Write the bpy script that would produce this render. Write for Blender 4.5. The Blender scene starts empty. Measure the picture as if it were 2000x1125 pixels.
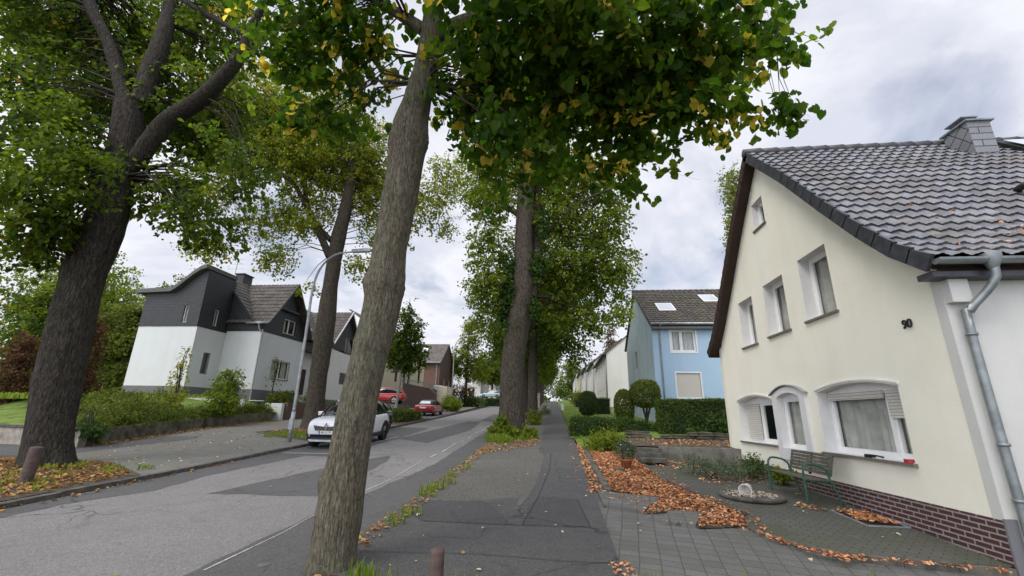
import bpy, bmesh, math, random
import numpy as np
from math import sin, cos, pi, radians, sqrt, atan2, hypot
from mathutils import Vector, Matrix, noise as mnoise
from mathutils.geometry import tessellate_polygon
rnd = random.Random(7)
rng = np.random.default_rng(11)
COL = bpy.context.scene.collection

# ------------------------------------------------------------------ survey of the place (camera solved from the photo)
FPX = 841.0; YAW, PIT, ROL = map(radians, (-6.39, 16.467, 1.1026)); EYE = 1.85; S = 0.044
F = Vector((sin(YAW)*cos(PIT), cos(YAW)*cos(PIT), sin(PIT)))
_r0 = Vector((cos(YAW), -sin(YAW), 0)); _u0 = _r0.cross(F)
RT = _r0*cos(ROL)+_u0*sin(ROL); UP = -_r0*sin(ROL)+_u0*cos(ROL)
CAM = Vector((0, 0, EYE))
def ray(x, y): return RT*((x-1000)/FPX)-UP*((y-562.5)/FPX)+F
def at(x, y, Y):
    d = ray(x, y); return CAM+d*(Y/d.y)
def span(xl, xr, y, Y):
    """centre and radius of a stem seen between two survey sights at distance Y"""
    a, b = ray(xl, y).normalized(), ray(xr, y).normalized()
    m = (a+b).normalized(); c = CAM+m*(Y/m.y)
    return c, (c-CAM).length*math.tan(a.angle(b)/2)
def drift(y): return -(0.025*max(0, y-10)+0.0004*max(0, y-20)**2)
def pdrift(y): return -0.0115*max(0, y-15)
def h(y): return S*y if y < 150 else S*150+(y-150)*0.01

# ------------------------------------------------------------------ object helpers
def tag(o, label=None, cat=None, group=None, kind=None):
    if label: o['label'] = label
    if cat: o['category'] = cat
    if group: o['group'] = group
    if kind: o['kind'] = kind
    return o
def thing(name, label, cat, loc=(0, 0, 0), rz=0, group=None):
    o = bpy.data.objects.new(name, None); COL.objects.link(o)
    o.empty_display_size = .2
    o.location = loc; o.rotation_euler = (0, 0, rz)
    return tag(o, label, cat, group)
def link(name, me, parent=None):
    o = bpy.data.objects.new(name, me); COL.objects.link(o)
    if parent: o.parent = parent
    return o
def copy_tree(o, parent=None):
    c = o.copy(); COL.objects.link(c); c.parent = parent
    for ch in list(o.children): copy_tree(ch, c)
    return c
def origin(o):
    v = Vector((0, 0, 0))
    while o is not None: v += Vector(o.location); o = o.parent
    return v

class MB:
    def __init__(s): s.v = []; s.f = []; s.m = []; s.k = 0
    def mat(s, k): s.k = k; return s
    def add(s, vs, fs):
        n = len(s.v); s.v += [tuple(p) for p in vs]
        for f in fs: s.f.append(tuple(n+i for i in f)); s.m.append(s.k)
        return s
    def quad(s, a, b, c, d): return s.add([a, b, c, d], [(0, 1, 2, 3)])
    def poly(s, pts): return s.add(pts, [tuple(range(len(pts)))])
    def box(s, x0, x1, y0, y1, z0, z1):
        vs = [(x, y, z) for z in (z0, z1) for y in (y0, y1) for x in (x0, x1)]
        return s.add(vs, [(0, 2, 3, 1), (4, 5, 7, 6), (0, 1, 5, 4), (2, 6, 7, 3), (0, 4, 6, 2), (1, 3, 7, 5)])
    def pbox(s, P, u0, u1, v0, v1, d0, d1):
        vs = [P(u, v, d) for v in (v0, v1) for d in (d0, d1) for u in (u0, u1)]
        return s.add(vs, [(0, 2, 3, 1), (4, 5, 7, 6), (0, 1, 5, 4), (2, 6, 7, 3), (0, 4, 6, 2), (1, 3, 7, 5)])
    def prism(s, pts, off, cap=True):
        n = len(pts); off = Vector(off); a = [Vector(p) for p in pts]; b = [p+off for p in a]
        fs = [(i, (i+1) % n, n+(i+1) % n, n+i) for i in range(n)]
        tri = tessellate_polygon([a])
        fs += [t for t in tri]+[(t[0]+n, t[2]+n, t[1]+n) for t in tri]
        return s.add(a+b, fs)
    def tube(s, pts, rad, n=8, cap=True):
        pts = [Vector(p) for p in pts]
        if not hasattr(rad, '__len__'): rad = [rad]*len(pts)
        vs = []; fs = []; N = None
        for i, p in enumerate(pts):
            t = (pts[min(i+1, len(pts)-1)]-pts[max(i-1, 0)]).normalized()
            if N is None:
                N = t.orthogonal().normalized()
            N = (N-t*N.dot(t)).normalized(); B = t.cross(N)
            for k in range(n):
                a = 2*pi*k/n; vs.append(p+(N*cos(a)+B*sin(a))*rad[i])
        for i in range(len(pts)-1):
            for k in range(n):
                fs.append((i*n+k, i*n+(k+1) % n, (i+1)*n+(k+1) % n, (i+1)*n+k))
        if cap: fs += [tuple(range(n-1, -1, -1)), tuple((len(pts)-1)*n+k for k in range(n))]
        return s.add(vs, fs)
    def lathe(s, prof, c=(0, 0, 0), n=20):
        vs = []; fs = []
        for r, z in prof:
            for k in range(n): vs.append((c[0]+r*cos(2*pi*k/n), c[1]+r*sin(2*pi*k/n), c[2]+z))
        for i in range(len(prof)-1):
            for k in range(n): fs.append((i*n+k, i*n+(k+1) % n, (i+1)*n+(k+1) % n, (i+1)*n+k))
        return s.add(vs, fs)
    def build(s, name, mats, parent=None, world=True, smooth=False):
        me = bpy.data.meshes.new(name)
        vs = s.v
        if parent is not None and world:
            o = origin(parent); vs = [(x-o.x, y-o.y, z-o.z) for x, y, z in vs]
        me.from_pydata(vs, [], s.f)
        if not isinstance(mats, (list, tuple)): mats = [mats]
        for m in mats: me.materials.append(m)
        if len(mats) > 1: me.polygons.foreach_set('material_index', s.m)
        if smooth: me.polygons.foreach_set('use_smooth', [True]*len(me.polygons))
        me.update()
        return link(name, me, parent)
def struct(name, mb, m, smooth=False):
    return tag(mb.build(name, m, smooth=smooth), kind='structure')
def bevel(o, w=.01, seg=2):
    b = o.modifiers.new('bevel', 'BEVEL'); b.width = w; b.segments = seg; b.limit_method = 'ANGLE'; b.angle_limit = radians(40)
    return o
def subsurf(o, n=2):
    b = o.modifiers.new('sub', 'SUBSURF'); b.levels = n; b.render_levels = n; return o

# ------------------------------------------------------------------ materials
def new_mat(name):
    m = bpy.data.materials.new(name); m.use_nodes = True
    nt = m.node_tree; nt.nodes.clear()
    out = nt.nodes.new('ShaderNodeOutputMaterial')
    b = nt.nodes.new('ShaderNodeBsdfPrincipled'); nt.links.new(b.outputs[0], out.inputs[0])
    return m, nt, b, out
def nd(nt, t, **kw):
    n = nt.nodes.new('ShaderNode'+t)
    for k, v in kw.items():
        if k.startswith('i_'): n.inputs[k[2:].replace('_', ' ')].default_value = v
        else: setattr(n, k, v)
    return n
def c4(c): return (c[0], c[1], c[2], 1)
def coords(nt, scale=(1, 1, 1), rot=(0, 0, 0), kind='Object'):
    t = nd(nt, 'TexCoord'); mp = nd(nt, 'Mapping')
    mp.inputs['Scale'].default_value = scale; mp.inputs['Rotation'].default_value = rot
    nt.links.new(t.outputs[kind], mp.inputs[0]); return mp.outputs[0]
def ramp(nt, fac, stops, interp='LINEAR'):
    r = nd(nt, 'ValToRGB'); cr = r.color_ramp; cr.interpolation = interp
    while len(cr.elements) < len(stops): cr.elements.new(.5)
    for e, (p, c) in zip(cr.elements, stops):
        e.position = p; e.color = c4(c) if hasattr(c, '__len__') else (c, c, c, 1)
    nt.links.new(fac, r.inputs[0]); return r.outputs[0]
def mixc(nt, fac, a, b, blend='MIX'):
    m = nd(nt, 'Mix', data_type='RGBA', blend_type=blend)
    for s_, v in ((0, fac), (6, a), (7, b)):
        if hasattr(v, 'links') or hasattr(v, 'is_linked'): nt.links.new(v, m.inputs[s_])
        else: m.inputs[s_].default_value = v if s_ == 0 else c4(v)
    return m.outputs[2]
def noise(nt, vec, scale, detail=4, rough=.55, dist=0):
    n = nd(nt, 'TexNoise'); n.inputs['Scale'].default_value = scale; n.inputs['Detail'].default_value = detail
    n.inputs['Roughness'].default_value = rough; n.inputs['Distortion'].default_value = dist
    nt.links.new(vec, n.inputs['Vector']); return n.outputs[0]
def bump(nt, b, height, strength=.3, dist=.02):
    n = nd(nt, 'Bump'); n.inputs['Strength'].default_value = strength; n.inputs['Distance'].default_value = dist
    nt.links.new(height, n.inputs['Height']); nt.links.new(n.outputs[0], b.inputs['Normal'])
    return n
def plain(name, c, rough=.6, metal=0, var=.12, scale=6, bmp=0, bscale=40, spec=.4, kind='Object'):
    m, nt, b, _ = new_mat(name)
    v = coords(nt, kind=kind)
    n = noise(nt, v, scale, 5, .6)
    lo = tuple(x*(1-var*1.6) for x in c); hi = tuple(min(1, x*(1+var*1.6)) for x in c)
    nt.links.new(ramp(nt, n, [(.3, lo), (.7, hi)]), b.inputs['Base Color'])
    b.inputs['Roughness'].default_value = rough; b.inputs['Metallic'].default_value = metal
    b.inputs['Specular IOR Level'].default_value = spec
    if bmp: bump(nt, b, noise(nt, v, bscale, 4, .6), bmp, .01)
    return m
def stucco(name, c, stain, amt=.5, bmp=.35, streak=True):
    m, nt, b, _ = new_mat(name)
    v = coords(nt); n1 = noise(nt, v, .9, 6, .65, .4)
    vs = coords(nt, (2.2, 2.2, .18)); n2 = noise(nt, vs, 1.0, 5, .6)
    f1 = ramp(nt, n1, [(.42, 0), (.72, amt)])
    col = mixc(nt, f1, c, stain)
    if streak:
        f2 = ramp(nt, n2, [(.48, 0), (.8, amt*.5)]); col = mixc(nt, f2, col, tuple(x*.86 for x in stain))
    n3 = noise(nt, v, 160, 3, .6)
    col = mixc(nt, .12, col, ramp(nt, n3, [(.3, tuple(x*.55 for x in c)), (.7, tuple(min(1, x*1.2) for x in c))]))
    nt.links.new(col, b.inputs['Base Color']); b.inputs['Roughness'].default_value = .9
    b.inputs['Specular IOR Level'].default_value = .2
    bump(nt, b, noise(nt, v, 70, 4, .65), bmp, .012)
    return m
def bricks(name, c1, c2, mortar, bw, bh, ms=.012, axes='yz', rough=.7, bmp=.5, dirt=(.05, .05, .03), dirtamt=.3, offset=.5, rot=0, jit=0):
    m, nt, b, _ = new_mat(name)
    t = nd(nt, 'TexCoord'); sx = nd(nt, 'SeparateXYZ'); nt.links.new(t.outputs['Object'], sx.inputs[0])
    cx = nd(nt, 'CombineXYZ'); ax = {'x': 0, 'y': 1, 'z': 2}
    nt.links.new(sx.outputs[ax[axes[0]]], cx.inputs[0]); nt.links.new(sx.outputs[ax[axes[1]]], cx.inputs[1])
    vec = cx.outputs[0]
    if rot:
        mp = nd(nt, 'Mapping'); mp.inputs['Rotation'].default_value = (0, 0, rot); nt.links.new(vec, mp.inputs[0]); vec = mp.outputs[0]
    if jit:
        nn = nd(nt, 'TexNoise'); nn.inputs['Scale'].default_value = 1.3; nt.links.new(t.outputs['Object'], nn.inputs['Vector'])
        vm = nd(nt, 'VectorMath', operation='MULTIPLY_ADD'); vm.inputs[1].default_value = (jit, jit, 0)
        nt.links.new(nn.outputs[1], vm.inputs[0]); nt.links.new(vec, vm.inputs[2]); vec = vm.outputs[0]
    br = nd(nt, 'TexBrick', offset=offset); nt.links.new(vec, br.inputs['Vector'])
    br.inputs['Scale'].default_value = 1; br.inputs['Brick Width'].default_value = bw; br.inputs['Row Height'].default_value = bh
    br.inputs['Mortar Size'].default_value = ms; br.inputs['Mortar Smooth'].default_value = .15
    br.inputs['Color1'].default_value = c4(c1); br.inputs['Color2'].default_value = c4(c2); br.inputs['Mortar'].default_value = c4(mortar)
    n = noise(nt, t.outputs['Object'], 1.1, 6, .65)
    col = mixc(nt, ramp(nt, n, [(.4, 0), (.75, dirtamt)]), br.outputs[0], dirt)
    n2 = noise(nt, t.outputs['Object'], 45, 4, .7)
    col = mixc(nt, .35, col, mixc(nt, 1, col, ramp(nt, n2, [(.3, .35), (.7, 1.6)]), 'MULTIPLY'))
    nt.links.new(col, b.inputs['Base Color']); b.inputs['Roughness'].default_value = rough
    mth = nd(nt, 'Math', operation='MULTIPLY_ADD'); mth.inputs[1].default_value = -1.0
    nt.links.new(br.outputs[1], mth.inputs[0]); sc = nd(nt, 'Math', operation='MULTIPLY'); sc.inputs[1].default_value = .35
    nt.links.new(n2, sc.inputs[0]); nt.links.new(sc.outputs[0], mth.inputs[2])
    bump(nt, b, mth.outputs[0], bmp, .012)
    return m
def asphalt(name, c, patch, amt=.5, rough=.85, speck=.5):
    m, nt, b, _ = new_mat(name); v = coords(nt)
    n1 = noise(nt, v, .35, 6, .6, .3); n2 = noise(nt, v, 3.0, 6, .7); n3 = noise(nt, v, 130, 2, .7)
    vo = nd(nt, 'TexVoronoi'); vo.inputs['Scale'].default_value = 75; nt.links.new(v, vo.inputs['Vector'])
    col = mixc(nt, ramp(nt, n1, [(.35, 0), (.7, amt)]), c, patch)
    col = mixc(nt, ramp(nt, n2, [(.45, 0), (.8, .4)]), col, tuple(x*.7 for x in c))
    col = mixc(nt, speck, col, mixc(nt, 1, col, ramp(nt, vo.outputs['Color'], [(.1, .45), (.5, 1), (.9, 1.9)]), 'MULTIPLY'))
    ck = nd(nt, 'TexVoronoi', feature='DISTANCE_TO_EDGE'); ck.inputs['Scale'].default_value = .55
    dj = nd(nt, 'VectorMath', operation='MULTIPLY_ADD'); dj.inputs[1].default_value = (.7, .7, 0); nq = nd(nt, 'TexNoise'); nq.inputs['Scale'].default_value = 2.2; nq.inputs['Detail'].default_value = 5
    nt.links.new(v, nq.inputs['Vector']); nt.links.new(nq.outputs[1], dj.inputs[0]); nt.links.new(v, dj.inputs[2]); nt.links.new(dj.outputs[0], ck.inputs['Vector'])
    cmask = mixc(nt, ramp(nt, noise(nt, v, .23, 3), [(.46, 0), (.56, 1)]), (1, 1, 1), ramp(nt, ck.outputs['Distance'], [(.003, .45), (.012, 1)]))
    col = mixc(nt, 1, col, cmask, 'MULTIPLY')
    n5 = noise(nt, v, .9, 5, .7, 1.2); col = mixc(nt, ramp(nt, n5, [(.58, 0), (.66, .35)]), col, tuple(x*.62 for x in c))
    nt.links.new(col, b.inputs['Base Color']); b.inputs['Roughness'].default_value = rough
    b.inputs['Specular IOR Level'].default_value = .3
    bump(nt, b, n3, .45, .006); return m
def tile_mat(name, c, c2, moss, mossamt=.4, rough=.4):
    m, nt, b, _ = new_mat(name); v = coords(nt)
    n1 = noise(nt, v, 1.1, 6, .7, .5); n2 = noise(nt, v, 5, 4, .6)
    col = mixc(nt, ramp(nt, n2, [(.3, 0), (.7, 1)]), c, c2)
    col = mixc(nt, ramp(nt, n1, [(.48, 0), (.7, mossamt)]), col, moss)
    n3 = noise(nt, v, 60, 3, .7)
    sn = nd(nt, 'VectorMath', operation='SNAP'); sn.inputs[1].default_value = (.235, 5.0, .197); nt.links.new(v, sn.inputs[0])
    wn = nd(nt, 'TexWhiteNoise'); nt.links.new(sn.outputs[0], wn.inputs[0])
    col = mixc(nt, 1, col, ramp(nt, wn.outputs[0], [(0, .68), (.5, 1.0), (1, 1.3)]), 'MULTIPLY')
    n6 = noise(nt, v, 9, 4, .7); col = mixc(nt, ramp(nt, n6, [(.62, 0), (.72, .6)]), col, moss)
    col = mixc(nt, .4, col, mixc(nt, 1, col, ramp(nt, n3, [(.3, .5), (.7, 1.5)]), 'MULTIPLY'))
    nt.links.new(col, b.inputs['Base Color']); nt.links.new(ramp(nt, n1, [(.4, rough), (.7, .85)]), b.inputs['Roughness'])
    bump(nt, b, n3, .15, .005); return m
def bark(name, c1, c2, moss, mossamt=.5, vs=1, dark=(.02, .017, .013), ck=.5):  # fissured bark
    m, nt, b, _ = new_mat(name)
    v = coords(nt, (9*vs, 9*vs, 1.9*vs)); v0 = coords(nt)
    n1 = noise(nt, v, 2.2, 8, .72, .9)
    vo = nd(nt, 'TexVoronoi', feature='DISTANCE_TO_EDGE'); vo.inputs['Scale'].default_value = 1.5
    dj = nd(nt, 'VectorMath', operation='MULTIPLY_ADD'); dj.inputs[1].default_value = (1.6, 1.6, 1.6); nn_ = nd(nt, 'TexNoise'); nn_.inputs['Scale'].default_value = 1.2; nn_.inputs['Detail'].default_value = 4
    vv_ = coords(nt, (10*vs, 10*vs, 1.1*vs)); nt.links.new(v, nn_.inputs['Vector']); nt.links.new(nn_.outputs[1], dj.inputs[0]); nt.links.new(vv_, dj.inputs[2]); nt.links.new(dj.outputs[0], vo.inputs['Vector'])
    crack = ramp(nt, vo.outputs['Distance'], [(.0, ck), (.12, 1)])
    n2 = noise(nt, v0, 1.3, 5, .6); n3 = noise(nt, v0, 22, 4, .7)
    col = ramp(nt, n1, [(.36, dark), (.47, c1), (.68, c2)])
    col = mixc(nt, ramp(nt, n2, [(.45, 0), (.7, mossamt)]), col, moss)
    col = mixc(nt, .45, col, mixc(nt, 1, col, ramp(nt, n3, [(.3, .45), (.7, 1.55)]), 'MULTIPLY'))
    col = mixc(nt, 1, col, crack, 'MULTIPLY')
    nt.links.new(col, b.inputs['Base Color']); b.inputs['Roughness'].default_value = .95
    b.inputs['Specular IOR Level'].default_value = .15
    hm = nd(nt, 'Math', operation='MULTIPLY_ADD'); hm.inputs[1].default_value = .7; nt.links.new(crack, hm.inputs[0]); nt.links.new(n1, hm.inputs[2]); bump(nt, b, hm.outputs[0], 1.0, .04); return m
def leaf_mat(name, stops, trans=.42, rough=.45, tcol=1.9):
    m, nt, b, out = new_mat(name)
    a = nd(nt, 'Attribute', attribute_name='tint')
    col = ramp(nt, a.outputs['Fac'], stops)
    nt.links.new(col, b.inputs['Base Color']); b.inputs['Roughness'].default_value = rough+.12
    b.inputs['Specular IOR Level'].default_value = .16
    t = nd(nt, 'BsdfTranslucent'); nt.links.new(mixc(nt, 1, col, (tcol, tcol*1.02, tcol*.55), 'MULTIPLY'), t.inputs[0])
    mx = nd(nt, 'MixShader'); mx.inputs[0].default_value = trans
    nt.links.new(b.outputs[0], mx.inputs[1]); nt.links.new(t.outputs[0], mx.inputs[2]); nt.links.new(mx.outputs[0], out.inputs[0])
    return m
def glass(name, tintc=(.02, .025, .03), clear=.55, rough=.02):
    m, nt, b, out = new_mat(name)
    b.inputs['Base Color'].default_value = c4(tintc); b.inputs['Roughness'].default_value = rough
    b.inputs['Specular IOR Level'].default_value = .8
    n = noise(nt, coords(nt), 1.5, 2); bump(nt, b, n, .02, .01)
    t = nd(nt, 'BsdfTransparent'); mx = nd(nt, 'MixShader'); fr = nd(nt, 'LayerWeight'); pw = nd(nt, 'Math', operation='POWER'); pw.inputs[1].default_value = 4; nt.links.new(fr.outputs['Facing'], pw.inputs[0])
    ad = nd(nt, 'Math', operation='ADD', use_clamp=True); ad.inputs[1].default_value = 1-clear
    nt.links.new(pw.outputs[0], ad.inputs[0]); nt.links.new(ad.outputs[0], mx.inputs[0])
    nt.links.new(t.outputs[0], mx.inputs[1]); nt.links.new(b.outputs[0], mx.inputs[2]); nt.links.new(mx.outputs[0], out.inputs[0])
    return m

G = lambda *s: s
M = {}
M['asph_old'] = asphalt('old_asphalt', (.195, .186, .177), (.150, .144, .138), .7)
M['asph_dark'] = asphalt('dark_asphalt', (.084, .082, .081), (.108, .105, .102), .7)
M['asph_path'] = asphalt('path_asphalt', (.073, .071, .070), (.098, .095, .09), .7)
M['asph_path2'] = asphalt('path_patch', (.060, .059, .060), (.076, .075, .074), .5)
M['gravel'] = asphalt('worn_gravel', (.115, .109, .096), (.085, .08, .068), .8, .95, .8)
M['soil'] = plain('soil', (.075, .058, .036), .95, var=.35, scale=5, bmp=.6)
M['paver'] = bricks('pavers', (.115, .114, .107), (.15, .145, .135), (.07, .068, .056), .235, .185, .007, 'xy', .85, .7, (.075, .078, .055), .65, 0, radians(9), .05)
M['paver_t'] = bricks('terrace_pavers', (.082, .08, .07), (.105, .1, .088), (.035, .035, .022), .2, .1, .008, 'xy', .9, .5, (.06, .068, .025), .75, .5, radians(42), .03)
M['paver_l'] = bricks('forecourt_pavers', (.155, .15, .132), (.19, .183, .163), (.085, .082, .066), .2, .16, .012, 'xy', .9, .5, (.10, .098, .07), .55, 0, radians(0), .03)
M['concrete'] = plain('concrete', (.165, .158, .138), .9, var=.3, scale=3, bmp=.4)
M['concrete_d'] = plain('weathered_concrete', (.095, .09, .075), .9, var=.35, scale=4, bmp=.5)
M['kerb'] = plain('kerb_stone', (.085, .078, .068), .9, var=.35, scale=5, bmp=.5)
M['grass_ground'] = plain('lawn_soil', (.12, .175, .026), .95, var=.35, scale=2.5, bmp=.8)
M['ground'] = plain('earth', (.07, .08, .035), .95, var=.3, scale=.6, bmp=.3)
M['paint_white'] = plain('road_paint', (.45, .45, .43), .8, var=.35, scale=14)
M['yellow'] = stucco('cream_stucco', (.88, .855, .73), (.76, .72, .57), .45)
M['white_st'] = stucco('white_stucco', (.70, .70, .68), (.58, .57, .53), .4)
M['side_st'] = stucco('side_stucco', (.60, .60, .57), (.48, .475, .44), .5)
M['white_st2'] = stucco('pale_stucco', (.66, .675, .68), (.55, .56, .55), .4)
M['blue_st'] = stucco('blue_stucco', (.42, .57, .72), (.36, .51, .66), .4)
M['blue_gable'] = stucco('blue_stucco_gable', (.53, .62, .65), (.38, .46, .48), .7)  # greyer, more blotched blue for the gable wall
M['cream2'] = stucco('cream_far', (.62, .58, .42), (.5, .46, .33), .4)
M['white_row'] = stucco('row_stucco', (.76, .745, .71), (.62, .60, .55), .4)
M['plinth_grey'] = stucco('grey_plinth', (.17, .17, .18), (.12, .12, .12), .5)
M['clinker'] = bricks('clinker', (.080, .036, .036), (.060, .028, .032), (.34, .29, .27), .235, .068, .011, 'yz', .45, .7, (.05, .03, .03), .3)
M['redbrick'] = bricks('red_brick', (.20, .085, .055), (.16, .07, .05), (.2, .16, .13), .25, .08, .01, 'xz', .8, .4, (.1, .05, .04), .4)
M['brownbrick'] = bricks('brown_brick', (.12, .055, .042), (.09, .045, .038), (.13, .1, .085), .25, .075, .01, 'yz', .8, .4)
M['tile_dark'] = tile_mat('anthracite_tile', (.115, .117, .13), (.18, .18, .195), (.15, .125, .09), .6, .24)
M['tile_brown'] = tile_mat('brown_tile', (.060, .049, .041), (.105, .088, .073), (.045, .036, .028), .5, .6)
M['tile_moss'] = tile_mat('mossy_tile', (.10, .085, .07), (.075, .062, .052), (.10, .11, .035), .75, .75)
M['tile_far'] = tile_mat('far_tile', (.11, .09, .078), (.08, .07, .062), (.06, .055, .05), .4, .7)
M['verge_tile'] = plain('verge_tile', (.045, .047, .055), .4, var=.3, scale=7)
M['slate'] = bricks('slate', (.021, .0215, .0245), (.030, .0305, .034), (.008, .008, .009), .32, .2, .01, 'xz', .55, .6, (.05, .05, .05), .2)
M['slate_y'] = bricks('slate_street', (.021, .0215, .0245), (.030, .0305, .034), (.008, .008, .009), .32, .2, .01, 'yz', .55, .6, (.05, .05, .05), .2)
M['slate_ch'] = bricks('slate_chimney', (.19, .195, .215), (.24, .245, .265), (.05, .05, .055), .6, .17, .014, 'xz', .5, .5, (.15, .15, .15), .2)
M['slate_ch2'] = bricks('slate_diamond', (.14, .145, .16), (.19, .195, .21), (.045, .045, .05), .24, .24, .014, 'yz', .5, .5, (.12, .12, .12), .2, 0, radians(40))
M['wood_brown'] = plain('brown_soffit', (.038, .02, .014), .6, var=.25, scale=8)
M['zinc'] = plain('zinc', (.24, .265, .27), .42, .55, var=.18, scale=5)
M['galv'] = plain('galvanised', (.33, .35, .36), .45, .5, var=.15, scale=5)
M['white_pvc'] = plain('white_frame', (.80, .80, .79), .35, var=.04)
M['white_rev'] = plain('white_reveal', (.68, .675, .665), .8, var=.025, bmp=.1)
M['grey_rev'] = plain('grey_reveal', (.30, .30, .30), .8, var=.1)
M['shutter'] = bricks('roller_shutter', (.60, .58, .52), (.63, .61, .55), (.28, .27, .24), 9, .05, .006, 'yz', .6, .2, (.5, .48, .42), .3)
M['shutter_x'] = bricks('roller_shutter_x', (.66, .62, .54), (.68, .64, .56), (.3, .28, .25), 9, .055, .007, 'xz', .6, .4, (.5, .48, .42), .3)
M['sill'] = plain('stone_sill', (.17, .145, .125), .6, var=.15, scale=20)
M['curtain'] = plain('curtain', (.50, .51, .46), .9, var=.15, scale=3)
M['blind'] = plain('pale_blind', (.62, .64, .64), .8, var=.05)
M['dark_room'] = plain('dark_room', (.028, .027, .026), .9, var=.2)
M['glass'] = glass('window_glass', clear=.86)
M['glass_d'] = glass('dark_glass', (.012, .014, .016), .12)
M['skyglass'] = glass('sky_glass', (.50, .53, .57), .02, .08)
M['black'] = plain('black_plastic', (.012, .012, .013), .5, var=.2)
M['number'] = plain('number_metal', (.02, .02, .022), .4, var=.1)
M['tyre'] = plain('tyre', (.014, .014, .014), .8, var=.2)
M['rim'] = plain('alloy', (.42, .43, .44), .3, .8, var=.1)
M['rim_d'] = plain('dark_alloy', (.13, .13, .14), .35, .8, var=.2)
def carpaint(name, c, rough=.22):
    m, nt, b, _ = new_mat(name); n = noise(nt, coords(nt), 3, 3)
    nt.links.new(ramp(nt, n, [(.3, tuple(x*.93 for x in c)), (.7, c)]), b.inputs['Base Color'])
    b.inputs['Roughness'].default_value = rough; b.inputs['Coat Weight'].default_value = .6; b.inputs['Coat Roughness'].default_value = .05
    return m
M['car_white'] = carpaint('white_paint', (.72, .74, .76)); M['car_red'] = carpaint('red_paint', (.33, .012, .018))
M['car_red2'] = carpaint('bright_red_paint', (.50, .03, .03)); M['car_dark'] = carpaint('dark_paint', (.03, .034, .038)); M['car_pale'] = carpaint('pale_blue_paint', (.42, .56, .64))
M['chrome'] = plain('chrome', (.65, .66, .68), .12, 1, var=.03)
M['lamp_clear'] = plain('clear_lamp', (.60, .62, .65), .1, .3, var=.2, scale=20)
M['lamp_red'] = plain('red_lamp', (.32, .012, .012), .2, var=.1)
M['plate'] = plain('plate_white', (.72, .72, .70), .5, var=.03); M['plate_blue'] = plain('plate_blue', (.02, .06, .33), .5, var=.03)
M['bench_wood'] = plain('weathered_wood', (.10, .09, .065), .85, var=.35, scale=9, bmp=.4)
M['bench_green'] = plain('green_paint', (.022, .10, .065), .45, var=.25, scale=12)
M['bollard'] = plain('recycled_plastic', (.085, .058, .052), .8, var=.25, scale=12, bmp=.5, bscale=60)
M['terracotta'] = plain('terracotta', (.36, .13, .065), .8, var=.2, scale=9)
M['white_pot'] = plain('white_glaze', (.66, .63, .58), .5, var=.1)
M['pebble'] = plain('pebbles', (.42, .33, .25), .85, var=.4, scale=25)
M['stone_pale'] = plain('pale_stone', (.30, .265, .225), .9, var=.25, scale=3, bmp=.4)
M['stone_mossy'] = plain('mossy_concrete', (.105, .098, .068), .95, var=.45, scale=2.5, bmp=.6)
M['stone_dry'] = bricks('dry_stone', (.115, .10, .082), (.085, .076, .062), (.025, .024, .018), .34, .09, .014, 'xz', .9, .9, (.05, .05, .025), .5)
M['bark_near'] = bark('bark_grey', (.165, .143, .105), (.255, .225, .17), (.16, .178, .115), .6, 2.0, (.085, .07, .05), .62)
M['bark_dark'] = bark('bark_dark', (.048, .040, .035), (.10, .088, .076), (.06, .066, .034), .45, 1.1)
M['bark_brown'] = bark('bark_brown', (.085, .070, .056), (.155, .132, .105), (.085, .088, .055), .4, 1.3)
M['twig'] = plain('twig_bark', (.035, .028, .02), .9, var=.3)
M['pale_trunk'] = plain('pale_bark', (.28, .27, .22), .9, var=.2)
GREEN = [(0, (.019, .040, .005)), (.35, (.050, .088, .010)), (.65, (.102, .145, .015)), (.84, (.165, .19, .022)), (.92, (.34, .27, .028)), (1, (.46, .29, .03))]
M['leaf'] = leaf_mat('linden_leaf', GREEN, .50)
M['leaf_near'] = leaf_mat('linden_leaf_near', [(0, (.018, .052, .006)), (.45, (.050, .108, .010)), (.72, (.105, .165, .016)), (.86, (.17, .205, .022)), (.93, (.42, .33, .04)), (1, (.58, .44, .12))], .63, .4)
M['leaf_yel'] = leaf_mat('yellowing_leaf', [(0, (.05, .085, .01)), (.4, (.115, .155, .018)), (.7, (.21, .215, .026)), (1, (.36, .29, .03))], .55)
M['leaf_bright'] = leaf_mat('fresh_leaf', [(0, (.036, .066, .008)), (.4, (.100, .150, .016)), (.75, (.185, .220, .026)), (.93, (.24, .25, .035)), (1, (.36, .28, .03))], .5)
M['leaf_hedge'] = leaf_mat('hedge_leaf', [(0, (.018, .040, .010)), (.5, (.045, .088, .018)), (.85, (.085, .135, .028)), (1, (.16, .17, .035))], .3)
M['leaf_copper'] = leaf_mat('copper_leaf', [(0, (.04, .018, .013)), (.5, (.095, .042, .026)), (.85, (.14, .085, .045)), (1, (.19, .16, .06))], .35)
M['leaf_olive'] = leaf_mat('olive_leaf', [(0, (.04, .066, .014)), (.5, (.105, .14, .026)), (.85, (.19, .205, .038)), (1, (.32, .26, .05))], .4)
M['leaf_grey'] = leaf_mat('greygreen_leaf', [(0, (.04, .065, .04)), (.5, (.09, .13, .075)), (1, (.17, .20, .12))], .3)
M['leaf_larch'] = leaf_mat('larch_needle', [(0, (.05, .035, .02)), (.5, (.11, .07, .04)), (1, (.17, .11, .06))], .3)
M['grass'] = leaf_mat('grass_blade', [(0, (.07, .12, .015)), (.5, (.15, .23, .028)), (1, (.27, .30, .06))], .4)
M['litter'] = leaf_mat('fallen_leaf', [(0, (.24, .10, .05)), (.25, (.50, .20, .09)), (.6, (.68, .34, .17)), (.85, (.74, .50, .28)), (1, (.78, .64, .42))], .12, .7, 1)
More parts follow.
